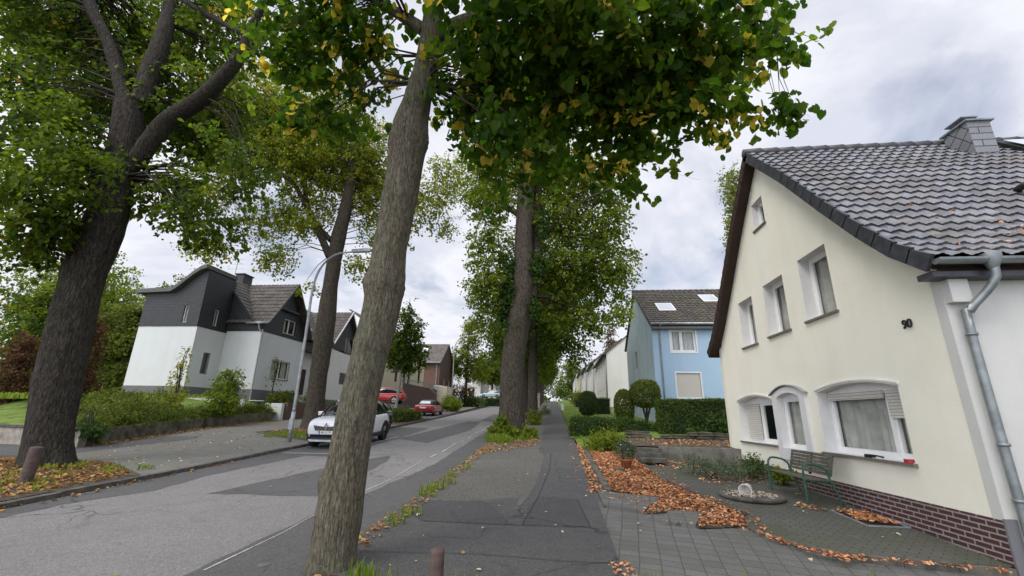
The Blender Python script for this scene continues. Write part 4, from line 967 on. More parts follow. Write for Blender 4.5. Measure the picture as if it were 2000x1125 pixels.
# ------------------------------------------------------------------ hedges and topiary
def hedge(name, label, corners, z0, z1, leaf, n, mat, cat='hedge', round_=.0, tint=(0, .9), bulge=.04):
    """clipped hedge over a quadrilateral plan: dark core plus leaf shell"""
    A = [Vector((*c, 0)) for c in corners]; cen = sum(A, Vector())/len(A)
    t = thing(name, label, cat, (cen.x, cen.y, z0[0] if hasattr(z0, '__len__') else z0))
    zz0 = z0 if hasattr(z0, '__len__') else [z0]*len(A); zz1 = z1 if hasattr(z1, '__len__') else [z1]*len(A)
    core = MB(); ins = [cen+(a-cen)*.93 for a in A]; m = len(A)
    core.add([(p.x, p.y, zz0[i]) for i, p in enumerate(ins)]+[(p.x, p.y, zz1[i]-.07) for i, p in enumerate(ins)], [(i, (i+1) % m, m+(i+1) % m, m+i) for i in range(m)]+[tuple(range(m, 2*m))])
    core.build('branch_core', M['hedge_core'], t)
    C = []; N = []
    areas = [((A[(i+1) % m]-A[i]).length*((zz1[i]-zz0[i])), i) for i in range(m)]
    top = abs(sum(A[i].x*A[(i+1) % m].y-A[(i+1) % m].x*A[i].y for i in range(m)))/2; tot = sum(a for a, i in areas)+top
    for a, i in areas:
        k = int(n*a/tot); s_ = rng.random(k); v = rng.random(k); j = (i+1) % m; p, q = np.array(A[i]), np.array(A[j]); e = q-p; nn = np.array([e[1], -e[0], 0]); nn /= np.linalg.norm(nn)
        if np.dot(nn, np.array(cen)-p) > 0: nn = -nn
        pos = p+s_[:, None]*e; lo = zz0[i]+s_*(zz0[j]-zz0[i]); hi = zz1[i]+s_*(zz1[j]-zz1[i]); pos[:, 2] = lo+v*(hi-lo)
        pos += nn*(rng.normal(-.02, bulge, k)-.18*round_*np.maximum(0, v-.8)*5)[:, None]; C.append(pos); N.append(np.repeat(nn[None], k, 0))
    k = int(n*top/tot); q = scatter([(a.x, a.y) for a in A], k); d = np.array([[hypot(x-a.x, y-a.y) for a in A] for x, y in q]); w_ = 1/(d+.05)**2; w_ /= w_.sum(1, keepdims=True)
    C.append(np.column_stack([q, (w_*np.array(zz1)).sum(1)+rng.normal(-.01, bulge, k)])); N.append(np.repeat(np.array([[0, 0, 1.]]), k, 0))
    c = np.concatenate(C); nr = np.concatenate(N); K = len(c)
    b = np.array([mnoise.noise(Vector((x*1.6, y*1.6, z*1.6))) for x, y, z in c]); c = c+nr*(b*.07)[:, None]
    leaves_mesh('foliage', c, rng.normal(0, .7, (K, 3))+nr*.4+np.array([0, 0, -.2]), nr+rng.normal(0, .5, (K, 3)), leaf*(.6+.7*rng.random(K)), np.clip(tint[0]+(tint[1]-tint[0])*rng.random(K)+b*.3, 0, 1), M[mat], t, 'fold' if leaf > .05 else 'quad', .6)
    return t
hb = h(20.6)
hedge('low_hedge', 'low clipped dark hedge running from the path below the round topiary', [(.55, 20.2), (2.9, 20.2), (4.75, 19.7), (4.85, 20.7), (2.9, 21.3), (.5, 21.2)], [hb+.08]*3+[hb+.1]*3, [hb+.85, hb+.80, hb+.50, hb+.5, hb+.80, hb+.85], .07, 15000, 'leaf_hedge', round_=.5, bulge=.07)
hedge('tall_hedge', 'tall squarely clipped green hedge in front of the blue house', [(3.98, 18.5), (6.9, 18.6), (7.0, 19.9), (4.1, 19.9)], h(18.5)+.3, [2.55, 2.60, 2.60, 2.55], .055, 24000, 'leaf_hedge', tint=(.1, 1), bulge=.03)
iv = thing('ivy_clump', 'dark ivy spilling over the stone ledge at the right of the tall hedge', 'ivy', (5.7, 18.2, 1.2)); leafy('foliage', [(5.6, 18.25, 1.5, .8, .25, .55), (5.3, 17.6, 1.25, .7, .5, .25), (6.2, 17.9, 1.5, .6, .5, .6)], 420, 9, .1, .085, M['leaf_hedge'], iv, droop=.4, tint=(0, .7))
hedge('box_hedge', 'small square clipped hedge beside the white row house', [(3.05, 37.5), (4.15, 37.5), (4.15, 39.2), (3.05, 39.2)], h(38)+.35, 3.35, .06, 2600, 'leaf_hedge', tint=(.2, 1))
def topiary(name, label, cx, cy, z0, rx, rz, n, leaf, mat, trunk=False, tint=(0, .9), extra=()):
    t = thing(name, label, 'topiary' if not trunk else 'shrub', (cx, cy, z0)); P = []; NR = []
    for (ox, oy, oz, ax, az, share) in ((0, 0, 0, rx, rz, 1.),)+tuple(extra):
        k = int(n*share); u = rdir(k); r = 1-.30*rng.random(k)**1.5
        sup = (np.abs(u)**2.6).sum(1, keepdims=True)**(-1/2.6); p = u*sup*r[:, None]*np.array([ax, ax, az])
        bb = np.array([mnoise.noise(Vector(q*2.2)) for q in p]); p *= (1+.08*bb)[:, None]
        P.append(p+np.array([cx+ox, cy+oy, z0+oz+az+(.0)])); NR.append(u)
    p = np.concatenate(P); u = np.concatenate(NR); K = len(p)
    leaves_mesh('foliage', p, rng.normal(0, .7, (K, 3))+u*.4+np.array([0, 0, -.3]), u+rng.normal(0, .5, (K, 3)), leaf*(.6+.7*rng.random(K)), np.clip(tint[0]+(tint[1]-tint[0])*rng.random(K)+.15*u[:, 2], 0, 1), M[mat], t, 'quad', .65)
    st_ = MB()
    if trunk:
        for a, b, c in ((0, 0, 0), (-.12, .1, .1), (.15, .05, -.1)): st_.tube(smooth_pts([(cx+c*.4, cy, z0-1.0), (cx+a*.5, cy+b, z0-.4), (cx+a*2+.05, cy+b*2, z0+.4)]), .055, 7)
    else: st_.tube([(cx, cy, z0-.25), (cx, cy, z0+rz*1.5)], .05, 6); st_.lathe([(0, .1), (rx*.8, rz*.4), (rx*.88, rz), (rx*.8, rz*1.6), (0, rz*1.9)], (cx, cy, z0), 14)
    st_.build('trunk', M['twig'], t, smooth=True); return t
topiary('round_topiary', 'egg shaped clipped evergreen standing on the lawn above the low hedge', 1.86, 30, h(30)+.58, .62, .80, 9000, .075, 'leaf_hedge', tint=(.05, .85))
topiary('umbrella_shrub', 'rounded shrub with bare forked stems at the corner of the blue house', 4.5, 24, 2.35, .78, .72, 6500, .09, 'leaf_olive', True, (.0, .8), ((-1.1, .2, -.75, .52, .85, .8),))

# ------------------------------------------------------------------ blue house
def roof_slab(P3, thick=.12):
    """solid sloping slab from 4 points"""
    a = [Vector(p) for p in P3]; nn = (a[1]-a[0]).cross(a[3]-a[0]).normalized(); nn = nn if nn.z > 0 else -nn
    return MB().prism([p-nn*.01 for p in a], -nn*thick)
BX, BY = 5.5, 26.0; bz = h(26)+.3; ez = 7.25; rz_ = 10.55; byf = 36.0; bym = 31.0
H2 = thing('blue_house', 'sky blue house with mossy tiled roof and white window frames behind the tall hedge', 'house', (BX, BY, bz))
PB = lambda u, v, d: (u, BY+d, v)
bw = [(6.55, 7.95, 5.58, 6.87), (6.68, 8.0, 3.02, 4.36)]; bw2 = [(10.2, 11.6, 5.58, 6.87), (10.4, 11.8, 3.02, 4.36)]
wall(PB, [(BX, bz-.3), (14.5, bz-.3), (14.5, ez), (BX, ez)], [rect(*q) for q in bw+bw2], .12).build('front_wall', [M['blue_st'], M['blue_st']], H2)
PS = lambda u, v, d: (BX+d, u, v)
wall(PS, [(BY, bz-.3), (byf, bz-.3), (byf, ez), (bym, rz_), (BY, ez)], [rect(31.5, 32.2, 5.2, 6.4)], .12).build('gable_wall', [M['blue_gable'], M['blue_gable']], H2)
for i, (u0, u1, v0, v1) in enumerate(bw+bw2):
    fm = MB()
    for q in ((u0-.08, u1+.08, v1, v1+.08), (u0-.08, u1+.08, v0-.09, v0), (u0-.08, u0, v0, v1), (u1, u1+.08, v0, v1)): fm.pbox(PB, *q, -.025, .03)
    fm.build('window_surround', M['white_pvc'], H2)
    if i % 2 == 0: window(H2, PB, u0, u1, v0, v1, .12, bars=(u0+(u1-u0)*.42,), fw=.06, sash=.05, curtain=[(u0+.05, u1-.05, 'blind')])
    else: MB().pbox(PB, u0, u1, v0, v1, .05, .08).build('roller_shutter', M['shutter_x'], H2)
window(H2, PS, 31.5, 32.2, 5.2, 6.4, .12, frame='grey_rev', glassm='glass_d')
slp = [(0, rz_+.1), (5.35, ez-.10)]
tile_slope(slp, (lambda a, off, z: (a, bym-off, z), BX-.12, 14.5), .3, .36, .05, .045, 5).build('roof', M['tile_moss'], H2)
roof_slab([(BX-.12, bym, rz_+.09), (14.5, bym, rz_+.09), (14.5, bym+5.4, ez-.1), (BX-.12, bym+5.4, ez-.1)]).build('roof', M['tile_moss'], H2)
roof_slab([(BX-.12, bym, rz_+.0), (14.5, bym, rz_+.0), (14.5, BY-.32, ez-.2), (BX-.12, BY-.32, ez-.2)], .08).build('soffit', M['plinth_grey'], H2)
rm_ = MB(); x = BX-.15
while x < 14.4: rm_.tube([(x, bym, rz_+.12), (x+.40, bym, rz_+.14)], [.11, .125], 8); x += .38
rm_.build('ridge_tile', M['tile_far'], H2, smooth=True)
MB().tube([(BX-.1, BY-.42, ez-.08), (14.5, BY-.42, ez-.08)], .075, 8).build('gutter', M['galv'], H2, smooth=True)
MB().box(BX-.03, 14.5, BY-.35, BY-.002, ez-.36, ez-.24).build('eaves_board', M['plinth_grey'], H2)
pipe('downpipe', [(BX+.42, BY-.42, ez-.1), (BX+.42, BY-.3, ez-.3), (BX+.42, BY-.07, ez-.55), (BX+.42, BY-.07, bz-.2)], .05, 'zinc', H2)
for (sx, so_) in ((6.35, 2.45), (9.6, 1.0)):
    pa = lambda a, o_: (a, bym-o_, rz_+.1-(rz_-ez+.2)/5.35*o_+.09)
    s_ = MB().prism([pa(sx, so_), pa(sx+1.05, so_), pa(sx+1.05, so_+1.15), pa(sx, so_+1.15)], (0, 0, .04)).build('skylight', M['white_pvc'], H2)
    MB().quad(*[Vector(pa(a, b))+Vector((0, 0, .047)) for a, b in ((sx+.08, so_+.08), (sx+.97, so_+.08), (sx+.97, so_+1.05), (sx+.08, so_+1.05))]).build('pane', M['skyglass'], s_)
shd = thing('garden_shed', 'low grey roofed shed just visible above the tall hedge', 'shed', (8.5, 22, h(22)+.3))
MB().box(6.6, 10.5, 21.6, 23.4, h(22)+.3, 2.65).build('shed_wall', M['concrete'], shd); MB().prism([(6.4, 21.4, 2.66), (10.7, 21.4, 2.86), (10.7, 23.6, 2.86), (6.4, 23.6, 2.66)], (0, 0, .08)).build('roof', M['grey_rev'], shd)

# ------------------------------------------------------------------ row of white houses on the right
def row_house(y0, y1, x0, eave, label, mat, nwin, front=True, door=False):
    z0 = h(y0)+.4; xm = x0+4.2; rz = eave+3.4
    t = thing('row_house', label, 'house', (x0, y0, z0), 0, 'terraced houses along the lawn')
    P = lambda u, v, d: (x0+d, u, v); hs = []; L = y1-y0
    for i in range(nwin):
        c = y0+L*(i+.5)/nwin
        hs += [rect(c-.55, c+.55, z0+1.2, z0+2.6), rect(c-.55, c+.55, z0+4.0, z0+5.4)]
    wall(P, [(y0, z0-.6), (y1, z0-.6), (y1, eave), (y0, eave)], hs, .12).build('front_wall', [M[mat], M[mat]], t)
    for q in hs:
        u0, u1, v0, v1 = q[0][0], q[1][0], q[0][1], q[2][1]
        window(t, P, u0, u1, v0, v1, .12, bars=((u0+u1)/2,), fw=.07, glassm='glass_d')
    wall(lambda u, v, d: (u, y0+d, v), [(x0, z0-.6), (x0+8.4, z0-.6), (x0+8.4, eave), (xm, rz), (x0, eave)], (), .1).build('gable_wall', [M[mat], M[mat]], t)
    MB().box(x0-.02, x0+8.4, y0-.03, y1, z0-.6, z0+.35).build('plinth', M['stone_pale'], t)
    roof_slab([(x0-.35, y0-.12, eave-.2), (x0-.35, y1, eave-.2), (xm, y1, rz+.08), (xm, y0-.12, rz+.08)]).build('roof', M['tile_far'], t)
    roof_slab([(x0+8.7, y0-.12, eave-.2), (x0+8.7, y1, eave-.2), (xm, y1, rz+.08), (xm, y0-.12, rz+.08)]).build('roof', M['tile_far'], t)
    MB().tube([(x0-.4, y0-.1, eave-.16), (x0-.4, y1, eave-.16)], .08, 6).build('gutter', M['zinc'], t, smooth=True)
    MB().tube([(x0-.08, y0+.25, eave-.3), (x0-.08, y0+.25, z0)], .06, 6).build('downpipe', M['zinc'], t, smooth=True)
    return t
row_house(49.5, 65, 5.3, 8.85, 'white terraced house nearest to the blue house with two window rows', 'white_row', 6)
row_house(65.3, 80, 5.1, 9.75, 'second white terraced house beyond the first long one', 'white_row', 5)
row_house(80.3, 96, 4.9, 10.6, 'third pale terraced house in the row on the right', 'white_st', 5)
row_house(96.3, 112, 4.6, 11.3, 'cream terraced house near the far end of the row', 'cream2', 5)
row_house(112.3, 140, 4.2, 12.2, 'farthest terraced house at the end of the row', 'white_row', 8)

# ------------------------------------------------------------------ white and slate house on the left
gz = 2.62
H3 = thing('slate_house', 'white house with dark slate upper floor, tiled gable and boxy tower on the left', 'house', (-21, 28.3, gz))
PX = lambda X: (lambda u, v, d: (X-d, u, v))
PYc = lambda Y: (lambda u, v, d: (u, Y+d, v))
X0, Y0, Y1 = -21.0, 28.3, 33.4; sl_z = 7.28; eav = 7.95; rdg = 11.45; ym = 30.85; pl_z = 3.25
gw = (29.85, 32.05, 4.13, 5.48); uw = (30.45, 32.0, 7.58, 8.72)
wall(PX(X0), rect(Y0, Y1, pl_z, sl_z), [rect(*gw)], .14).build('front_wall', [M['white_st2'], M['grey_rev']], H3)
wall(PX(X0+.03), [(Y0, sl_z), (Y1, sl_z), (Y1, eav), (ym, rdg), (Y0, eav)], [rect(*uw)], .16).build('slate_gable', [M['slate_y'], M['slate_y']], H3)
window(H3, PX(X0), *gw, .14, bars=(30.9,), fw=.07, glassm='glass', curtain=[(29.9, 30.8), (31.3, 32.0)], frame='white_pvc', sill=.06)
window(H3, PX(X0+.03), *uw, .16, bars=(31.2,), fw=.07, glassm='glass', curtain=[(30.5, 31.0)], frame='white_pvc', sill=.04)
MB().pbox(PX(X0+.03), 29.6, 32.0, 9.25, 9.4, -.25, 0).build('gable_ledge', M['slate_y'], H3)
wall(PYc(Y0), rect(-26, X0, pl_z, sl_z), [], .1).build('side_wall', [M['white_st2'], M['white_st2']], H3)
MB().prism([(-26, Y0-.03, sl_z), (X0, Y0-.03, sl_z), (X0, Y0-.03, eav), (-21.9, Y0-.03, eav-.02), (-25, Y0-.03, rdg-.1), (-26, Y0-.03, rdg-.6)], (0, .2, 0)).build('slate_side', M['slate'], H3)
MB().box(-26, X0+.02, Y0-.02, 29, gz-.6, pl_z).box(-21.5, X0+.021, Y0, Y1, gz-.6, pl_z-.004).build('plinth', M['plinth_grey'], H3)
# cross gable roof and main roof with their valley
og = 2.75
tile_slope([(0, rdg+.08), (og, eav-.10)], (lambda a, off, z: (a, ym-off, z), -25, X0+.5), .34, .40, .05, .035, 5).build('roof', M['tile_brown'], H3)
roof_slab([(-25, ym, rdg+.08), (X0+.5, ym, rdg+.08), (X0+.5, ym+2.9, eav-.35), (-25, ym+2.9, eav-.35)]).build('roof', M['tile_brown'], H3)
tile_slope([(0, rdg+.07), (3.3, eav-.12)], (lambda a, off, z: (-24.9+off, a, z), Y0-.12, 46.2), .34, .40, .05, .035, 4).build('roof', M['tile_brown'], H3)
roof_slab([(-24.9, Y0-.12, rdg+.08), (-24.9, 46.2, rdg+.08), (-29, 46.2, 7.4), (-29, Y0-.12, 7.4)]).build('roof', M['tile_brown'], H3)
for sgn in (-1, 1):
    e_ = (ym+sgn*og, eav-.10)
    MB().prism([(X0+.5, ym, rdg+.14), (X0+.5, e_[0], e_[1]+.06), (X0+.5, e_[0], e_[1]-.16), (X0+.5, ym, rdg-.12)], (.05, 0, 0)).build('barge_board', M['slate_y'], H3)
    MB().quad((X0+.5, ym, rdg-.05), (X0+.5, e_[0], e_[1]-.1), (X0-.1, e_[0], e_[1]-.1), (X0-.1, ym, rdg-.05)).build('soffit', M['wood_brown'], H3)
MB().prism([(-24.95, Y0-.13, rdg+.12), (-21.55, Y0-.13, eav-.06), (-21.55, Y0-.13, eav-.26), (-24.95, Y0-.13, rdg-.12)], (0, -.05, 0)).build('verge_board', M['slate'], H3)
MB().tube([(-22.2, ym-og-.06, eav-.1), (X0+.5, ym-og-.06, eav-.1)], .08, 8).build('gutter', M['galv'], H3, smooth=True)
vv = MB()
for i in range(7): vv.box(-22.35-.36*i, -22.05-.36*i, 28.62+.31*i, 28.78+.31*i, eav+.35+.46*i, eav+.42+.46*i)
pipe('downpipe', [(X0-.2, ym-og-.06, eav-.15), (X0-.2, Y0-.2, eav-.45), (X0+.0, Y0-.1, eav-.8), (X0+.02, Y0-.09, sl_z-.2), (X0+.02, Y0-.09, gz-.3)], .05, 'galv', H3)
MB().box(-25.6, -24.9, 30.2, 31.2, 10.8, 12.25).box(-25.68, -24.82, 30.12, 31.28, 12.25, 12.33).build('chimney', M['slate_y'], H3)
# tower
TX0, TX1, TY0 = -28.12, -23.82, 25.72
tw_ = (-25.06, -24.70, 7.40, 8.52); t1 = (26.9, 27.3, 7.42, 8.58); t2 = (26.72, 27.3, 4.12, 5.55)
wall(PYc(TY0), rect(TX0, TX1, pl_z, 7.13), [], .1).build('tower_side_wall', [M['white_st2'], M['white_st2']], H3)
wall(PX(TX1), rect(TY0, Y0, pl_z, 7.13), [rect(*t2)], .14).build('tower_front_wall', [M['white_st2'], M['grey_rev']], H3)
ps = [(TX0, 7.13), (TX1, 7.13), (TX1, 11.02), (-24.3, 10.88), (-24.9, 10.45), (-25.5, 9.95), (-26.1, 9.45), (TX0, 9.38)]
wall(PYc(TY0-.03), ps, [rect(*tw_)], .14).build('tower_slate', [M['slate'], M['slate']], H3)
wall(PX(TX1+.03), [(TY0-.03, 7.13), (Y0, 7.13), (Y0, 11.0), (TY0-.03, 11.02)], [rect(*t1)], .14).build('tower_slate', [M['slate_y'], M['slate_y']], H3)
window(H3, PYc(TY0-.03), *tw_, .14, fw=.04, frame='white_pvc', glassm='glass', curtain=[(tw_[0]+.02, tw_[1]-.02, 'blind')])
window(H3, PX(TX1+.03), *t1, .14, fw=.05, frame='white_pvc', glassm='glass', curtain=[(27.0, 27.28, 'blind')])
window(H3, PX(TX1), *t2, .14, fw=.05, frame='grey_rev', glassm='glass_d')
MB().box(TX0-.02, TX1+.02, TY0-.02, Y0, gz-.6, pl_z).build('tower_plinth', M['plinth_grey'], H3)
rp_ = [(TX0-.55, 9.40), (-26.15, 9.48), (-25.75, 9.72), (-25.3, 10.12), (-24.7, 10.66), (-24.2, 11.0), (TX1+.02, 11.12)]
fr_ = MB()
for (a, b), (c, d) in zip(rp_, rp_[1:]): fr_.prism([(a, TY0-.35, b), (c, TY0-.35, d), (c, TY0-.35, d+.28), (a, TY0-.35, b+.28)], (0, 2.93, 0))
fr_.build('tower_roof', plain('roof_edge', (.11, .108, .105), .7), H3)
an = MB().tube([(-25.2, 29.6, 11.3), (-25.2, 29.6, 13.4)], .025, 5)
for k, z in enumerate((12.5, 12.9, 13.3)): an.tube([(-25.9+.1*k, 29.6, z), (-24.5-.1*k, 29.6, z)], .014, 4)
an.tube([(-25.2, 29.1, 13.1), (-25.2, 30.1, 13.1)], .012, 4); an.build('antenna', M['galv'], H3)
# second half of the pair
X2 = -20.7; A0, A1 = 37.2, 42.6; am = 39.9; s2 = 7.45; e2 = 8.0; r2 = 11.3
H4 = thing('gabled_house', 'second white house with grey slate gable and white verge behind the near trunk', 'house', (X2, A0, h(37)+1.3))
g2 = (39.5, 41.0, 4.35, 5.45); u2 = (39.75, 41.6, 7.3, 8.9)
wall(PX(X2), rect(A0, A1, 2.9, s2), [rect(*g2)], .12).build('front_wall', [M['white_st'], M['white_st']], H4)
wall(PX(X2+.03), [(A0, s2), (A1, s2), (A1, e2), (am, r2), (A0, e2)], [rect(*u2)], .14).build('slate_gable', [M['slate_y'], M['slate_y']], H4)
window(H4, PX(X2), *g2, .12, fw=.05, frame='grey_rev', glassm='glass_d'); window(H4, PX(X2+.03), *u2, .14, bars=(40.6,), fw=.06, frame='grey_rev', glassm='glass_d')
MB().box(-25, X2, A0, A0+.1, 2.6, e2+.2).build('side_wall', M['white_st'], H4)
tile_slope([(0, r2+.08), (2.85, e2-.12)], (lambda a, off, z: (a, am-off, z), -25, X2+.4), .34, .40, .05, .035, 4).build('roof', M['tile_brown'], H4)
roof_slab([(-25, am, r2+.08), (X2+.4, am, r2+.08), (X2+.4, am+2.9, e2-.1), (-25, am+2.9, e2-.1)]).build('roof', M['tile_brown'], H4)
MB().prism([(X2+.4, am, r2+.14), (X2+.4, A0-.15, e2-.06), (X2+.4, A0-.15, e2-.24), (X2+.4, am, r2-.06)], (.05, 0, 0)).build('barge_board', M['white_pvc'], H4)
MB().prism([(X2+.4, am, r2+.14), (X2+.4, A1+.15, e2-.06), (X2+.4, A1+.15, e2-.24), (X2+.4, am, r2-.06)], (.05, 0, 0)).build('barge_board', M['white_pvc'], H4)
MB().box(-24.6, -21.9, 33.4, A0, 2.6, 7.0).build('entrance_wall', M['white_st2'], H4)
MB().box(-21.9, -21.2, 33.45, A0-.05, 6.75, 7.2).build('canopy', M['wood_brown'], H4)
MB().box(-21.89, -21.8, 34.6, 35.7, 3.2, 5.3).build('door', M['wood_brown'], H4)
for yy in (34.2, 35.5):
    pa = lambda y, o_: (-24.9+o_, y, rdg+.07-3.47/3.3*o_+.13)
    s_ = MB().prism([pa(yy, 1.6), pa(yy+.9, 1.6), pa(yy+.9, 2.7), pa(yy, 2.7)], (.03, 0, .04)).build('skylight', M['grey_rev'], H4)
    MB().quad(*[Vector(pa(a, b))+Vector((.036, 0, .05)) for a, b in ((yy+.08, 1.68), (yy+.82, 1.68), (yy+.82, 2.6), (yy+.08, 2.6))]).build('pane', M['skyglass'], s_)

# garden walls on the left
gw_ = MB()
for (a, b), (c, d) in zip(LW[:-1], LW[1:-1]+[LW[-1]]):
    if b > 27: break
    gw_.add([(a, b, h(b)-.1), (c, d, h(d)-.1), (c, d, h(d)+.5), (a, b, h(b)+.5), (a-.3, b+.1, h(b)-.1), (c-.3, d, h(d)-.1), (c-.3, d, h(d)+.5), (a-.3, b+.1, h(b)+.5)], [(0, 1, 2, 3), (3, 2, 6, 7), (4, 7, 6, 5), (0, 3, 7, 4), (1, 5, 6, 2)])
tag(gw_.build('garden_wall', M['stone_mossy']), 'low mossy concrete wall under the trailing hedge across the road', 'wall')
sw_ = MB(); sw_.prism([(-15.72, 13.38, h(13)-.1), (-32, 14.9, h(13)-.1), (-32, 15.15, h(13)-.1), (-15.75, 13.66, h(13)-.1)], (0, 0, .66))
sw_.mat(1).prism([(-15.66, 13.33, h(13)+.56), (-32.05, 14.85, h(13)+.62), (-32.05, 15.2, h(13)+.62), (-15.7, 13.71, h(13)+.56)], (0, 0, .07))
tag(sw_.build('garden_wall', [M['stone_pale'], M['kerb']]), 'pale stone wall with dark coping behind the big dark tree', 'wall')
ww = MB().box(-19.9, -18.7, 28.4, 28.7, 1.0, 2.35).build('garden_wall', M['white_st']); tag(ww, 'short white rendered wall at the end of the trailing hedge', 'wall')
pw = MB().prism([(-24.0, 23.8, 1.5), (-19.0, 25.0, 1.5), (-19.0, 25.15, 1.5), (-24, 23.95, 1.5)], (0, 0, 1.0)).build('garden_wall', M['white_row']); tag(pw, 'pale retaining wall half hidden by shrubs in front of the tower', 'wall')
bw_ = MB().box(-18.75, -18.5, 28.75, 37, 1.1, 2.42).build('garden_wall', M['brownbrick']); tag(bw_, 'brown clinker wall behind the forked tree trunk', 'wall')
def shrub(name, label, blobs, n, per, leaf, mat, droop=0, tint=(0, 1), spread=.14, aspect=.75, cat='shrub', yellow=0, stems=6, shape='quad', z0=None):
    b = blobs[0]; zb = (z0 if z0 is not None else h(b[1])+1.2)
    t = thing(name, label, cat, (b[0], b[1], zb)); leafy('foliage', blobs, n, per, spread, leaf, M[mat], t, shape, droop, .4, tint, True, yellow, aspect)
    for k in range(stems):
        q = blobs[k % len(blobs)]; MB().tube(smooth_pts([(q[0]+rnd.uniform(-.15, .15), q[1], zb-.1), (q[0]+rnd.uniform(-.3, .3)*q[3], q[1]+rnd.uniform(-.3, .3)*q[4], q[2]), (q[0]+rnd.uniform(-.7, .7)*q[3], q[1]+rnd.uniform(-.7, .7)*q[4], q[2]+.8*q[5])]), .016, 4).build('stem', M['twig'], t)
    return t
hp = []
for i, y in enumerate(np.linspace(14.0, 27.2, 16)): hp.append((wallx(y)-.62, y, h(y)+.58+.12*(y-14)/13+.05*rnd.uniform(-1, 1), .55, .75, .28+.10*(y-14)/13))
shrub('trailing_hedge', 'long trailing green hedge spilling over the low wall across the road', hp, 2600, 10, .10, 'leaf_olive', .45, (0, .8), .16, .7, 'hedge', .03, 10, z0=1.2)
shrub('trailing_ivy', 'dark ivy hanging over the corner of the pale stone wall', [(-15.75, 13.5, 1.15, .7, .4, .18), (-16.0, 13.9, 1.0, .4, .5, .3)], 160, 9, .1, 'leaf_hedge', .8, (0, .8), .12)
shrub('garden_shrub', 'broad yellow green shrub in front of the white tower wall', [(-19.6, 19.5, 2.0, 1.2, 1.0, .7), (-20.6, 18.6, 1.95, 1.1, .9, .7), (-18.6, 18.5, 1.7, .8, .8, .5)], 520, 10, .13, 'leaf_olive', .1, (.2, 1), .2, yellow=.08)
shrub('young_tree', 'slim yellowing young tree before the white tower', [(-20.0, 21.2, 3.0, .45, .4, 1.5), (-19.95, 21.2, 4.3, .25, .25, .9)], 90, 9, .15, 'leaf_yel', .3, (.4, 1), .16, .5)
shrub('garden_shrub', 'dense green shrub at the corner of the slate house', [(-19.0, 23.5, 2.9, .9, .8, 1.0), (-18.6, 23.2, 3.5, .6, .5, .6), (-18.3, 22.6, 2.2, .9, .8, .6)], 420, 10, .13, 'leaf_bright', 0, (0, .9), .18)
shrub('garden_shrub', 'low mixed shrubs along the plinth under the living room window', [(-19.9, 29.6, 2.7, .7, 1.0, .45), (-20.2, 31.5, 2.8, .6, 1.2, .5), (-19.6, 33.5, 2.9, .5, 1.0, .5)], 330, 9, .12, 'leaf_olive', 0, (0, 1), .16)
shrub('rose_bush', 'thin tall rose stems in front of the slate house window', [(-20.3, 29.5, 4.4, .3, .4, 1.3)], 26, 6, .13, 'leaf_olive', 0, (.2, 1), .25, stems=4, z0=2.4)
shrub('garden_shrub', 'green weeds and shrubs filling the bed behind the pale stone wall', [(-17.6, 15.6, 1.5, 1.0, .8, .5), (-19.5, 16.2, 1.7, 1.2, .8, .6), (-18.2, 17.2, 1.8, 1.0, .8, .6)], 460, 10, .11, 'leaf_olive', .1, (0, .9), .2)
tb = MB().lathe([(.42, 0), (.45, .04), (.42, .06), (0, .06)], (-19.3, 26.6, 2.4), 18).lathe([(.05, -1), (.05, 0)], (-19.3, 26.6, 2.4), 6).build('garden_table', M['white_st2'], None); tag(tb, 'small round grey table top between the shrubs by the downpipe', 'table')
for i, (x, y, zz, rx, rz2, lbl) in enumerate(((-24.9, 17.6, 3.3, .8, 1.5, 'copper leaved shrub left of the big dark trunk'), (-21.0, 17.0, 3.6, .75, 1.9, 'narrow copper beech right of the big dark trunk'))):
    shrub('copper_beech', lbl, [(x, y, zz, rx*1.15, rx, rz2), (x+.1, y, zz+rz2*.6, rx*.6, rx*.6, rz2*.7), (x-.1, y, zz-rz2*.6, rx*.8, rx*.8, rz2*.6)], 560, 10, .12, 'leaf_copper', .3, (0, 1), .2, stems=8)

# ------------------------------------------------------------------ houses farther up on the left
H5 = thing('shuttered_house', 'pale house with brown railing and tall windows beyond the small street tree', 'house', (-17.6, 42, h(42)+1.2))
pc = PX(-18.2)
wn = [(47.0, 47.9, 5.2, 7.2), (49.6, 50.6, 5.2, 7.2), (51.2, 52.2, 5.2, 7.2), (55, 56, 5.6, 7.2)]
wall(pc, rect(43.5, 57.5, 2.5, 9.6), [rect(*q) for q in wn], .14).build('front_wall', [M['cream2'], M['cream2']], H5)
for q in wn: window(H5, pc, *q, .14, fw=.06, frame='wood_brown', glassm='glass_d')
roof_slab([(-17.8, 43.3, 9.4), (-17.8, 57.7, 9.4), (-22.5, 57.7, 12.6), (-22.5, 43.3, 12.6)]).build('roof', M['tile_far'], H5)
MB().box(-23, -18.2, 43.5, 43.65, 2.5, 9.6).build('side_wall', M['white_row'], H5)
MB().box(-18.1, -16.2, 44.5, 57.4, 2.5, 4.3).box(-16.3, -16.2, 44.5, 57.4, 4.3, 4.9).build('terrace_wall', M['brownbrick'], H5)
rl = MB().tube([(-16.2, 44.5, 5.3), (-16.2, 57.4, 5.5)], .05, 5).tube([(-16.1, 52.5, 5.1), (-15.2, 55.0, 4.0)], .05, 5)
for y in np.arange(44.5, 57, .5): rl.tube([(-16.2, y, 4.9), (-16.2, y, 5.3)], .02, 4)
rl.build('railing', M['grey_rev'], H5)
MB().box(-16.6, -14.9, 57.5, 60, 3, 5.4).build('garage', M['cream2'], H5)
H6 = thing('brick_house', 'red brick house with grey tiled roof far up the road on the left', 'house', (-17, 62, h(62)+1))
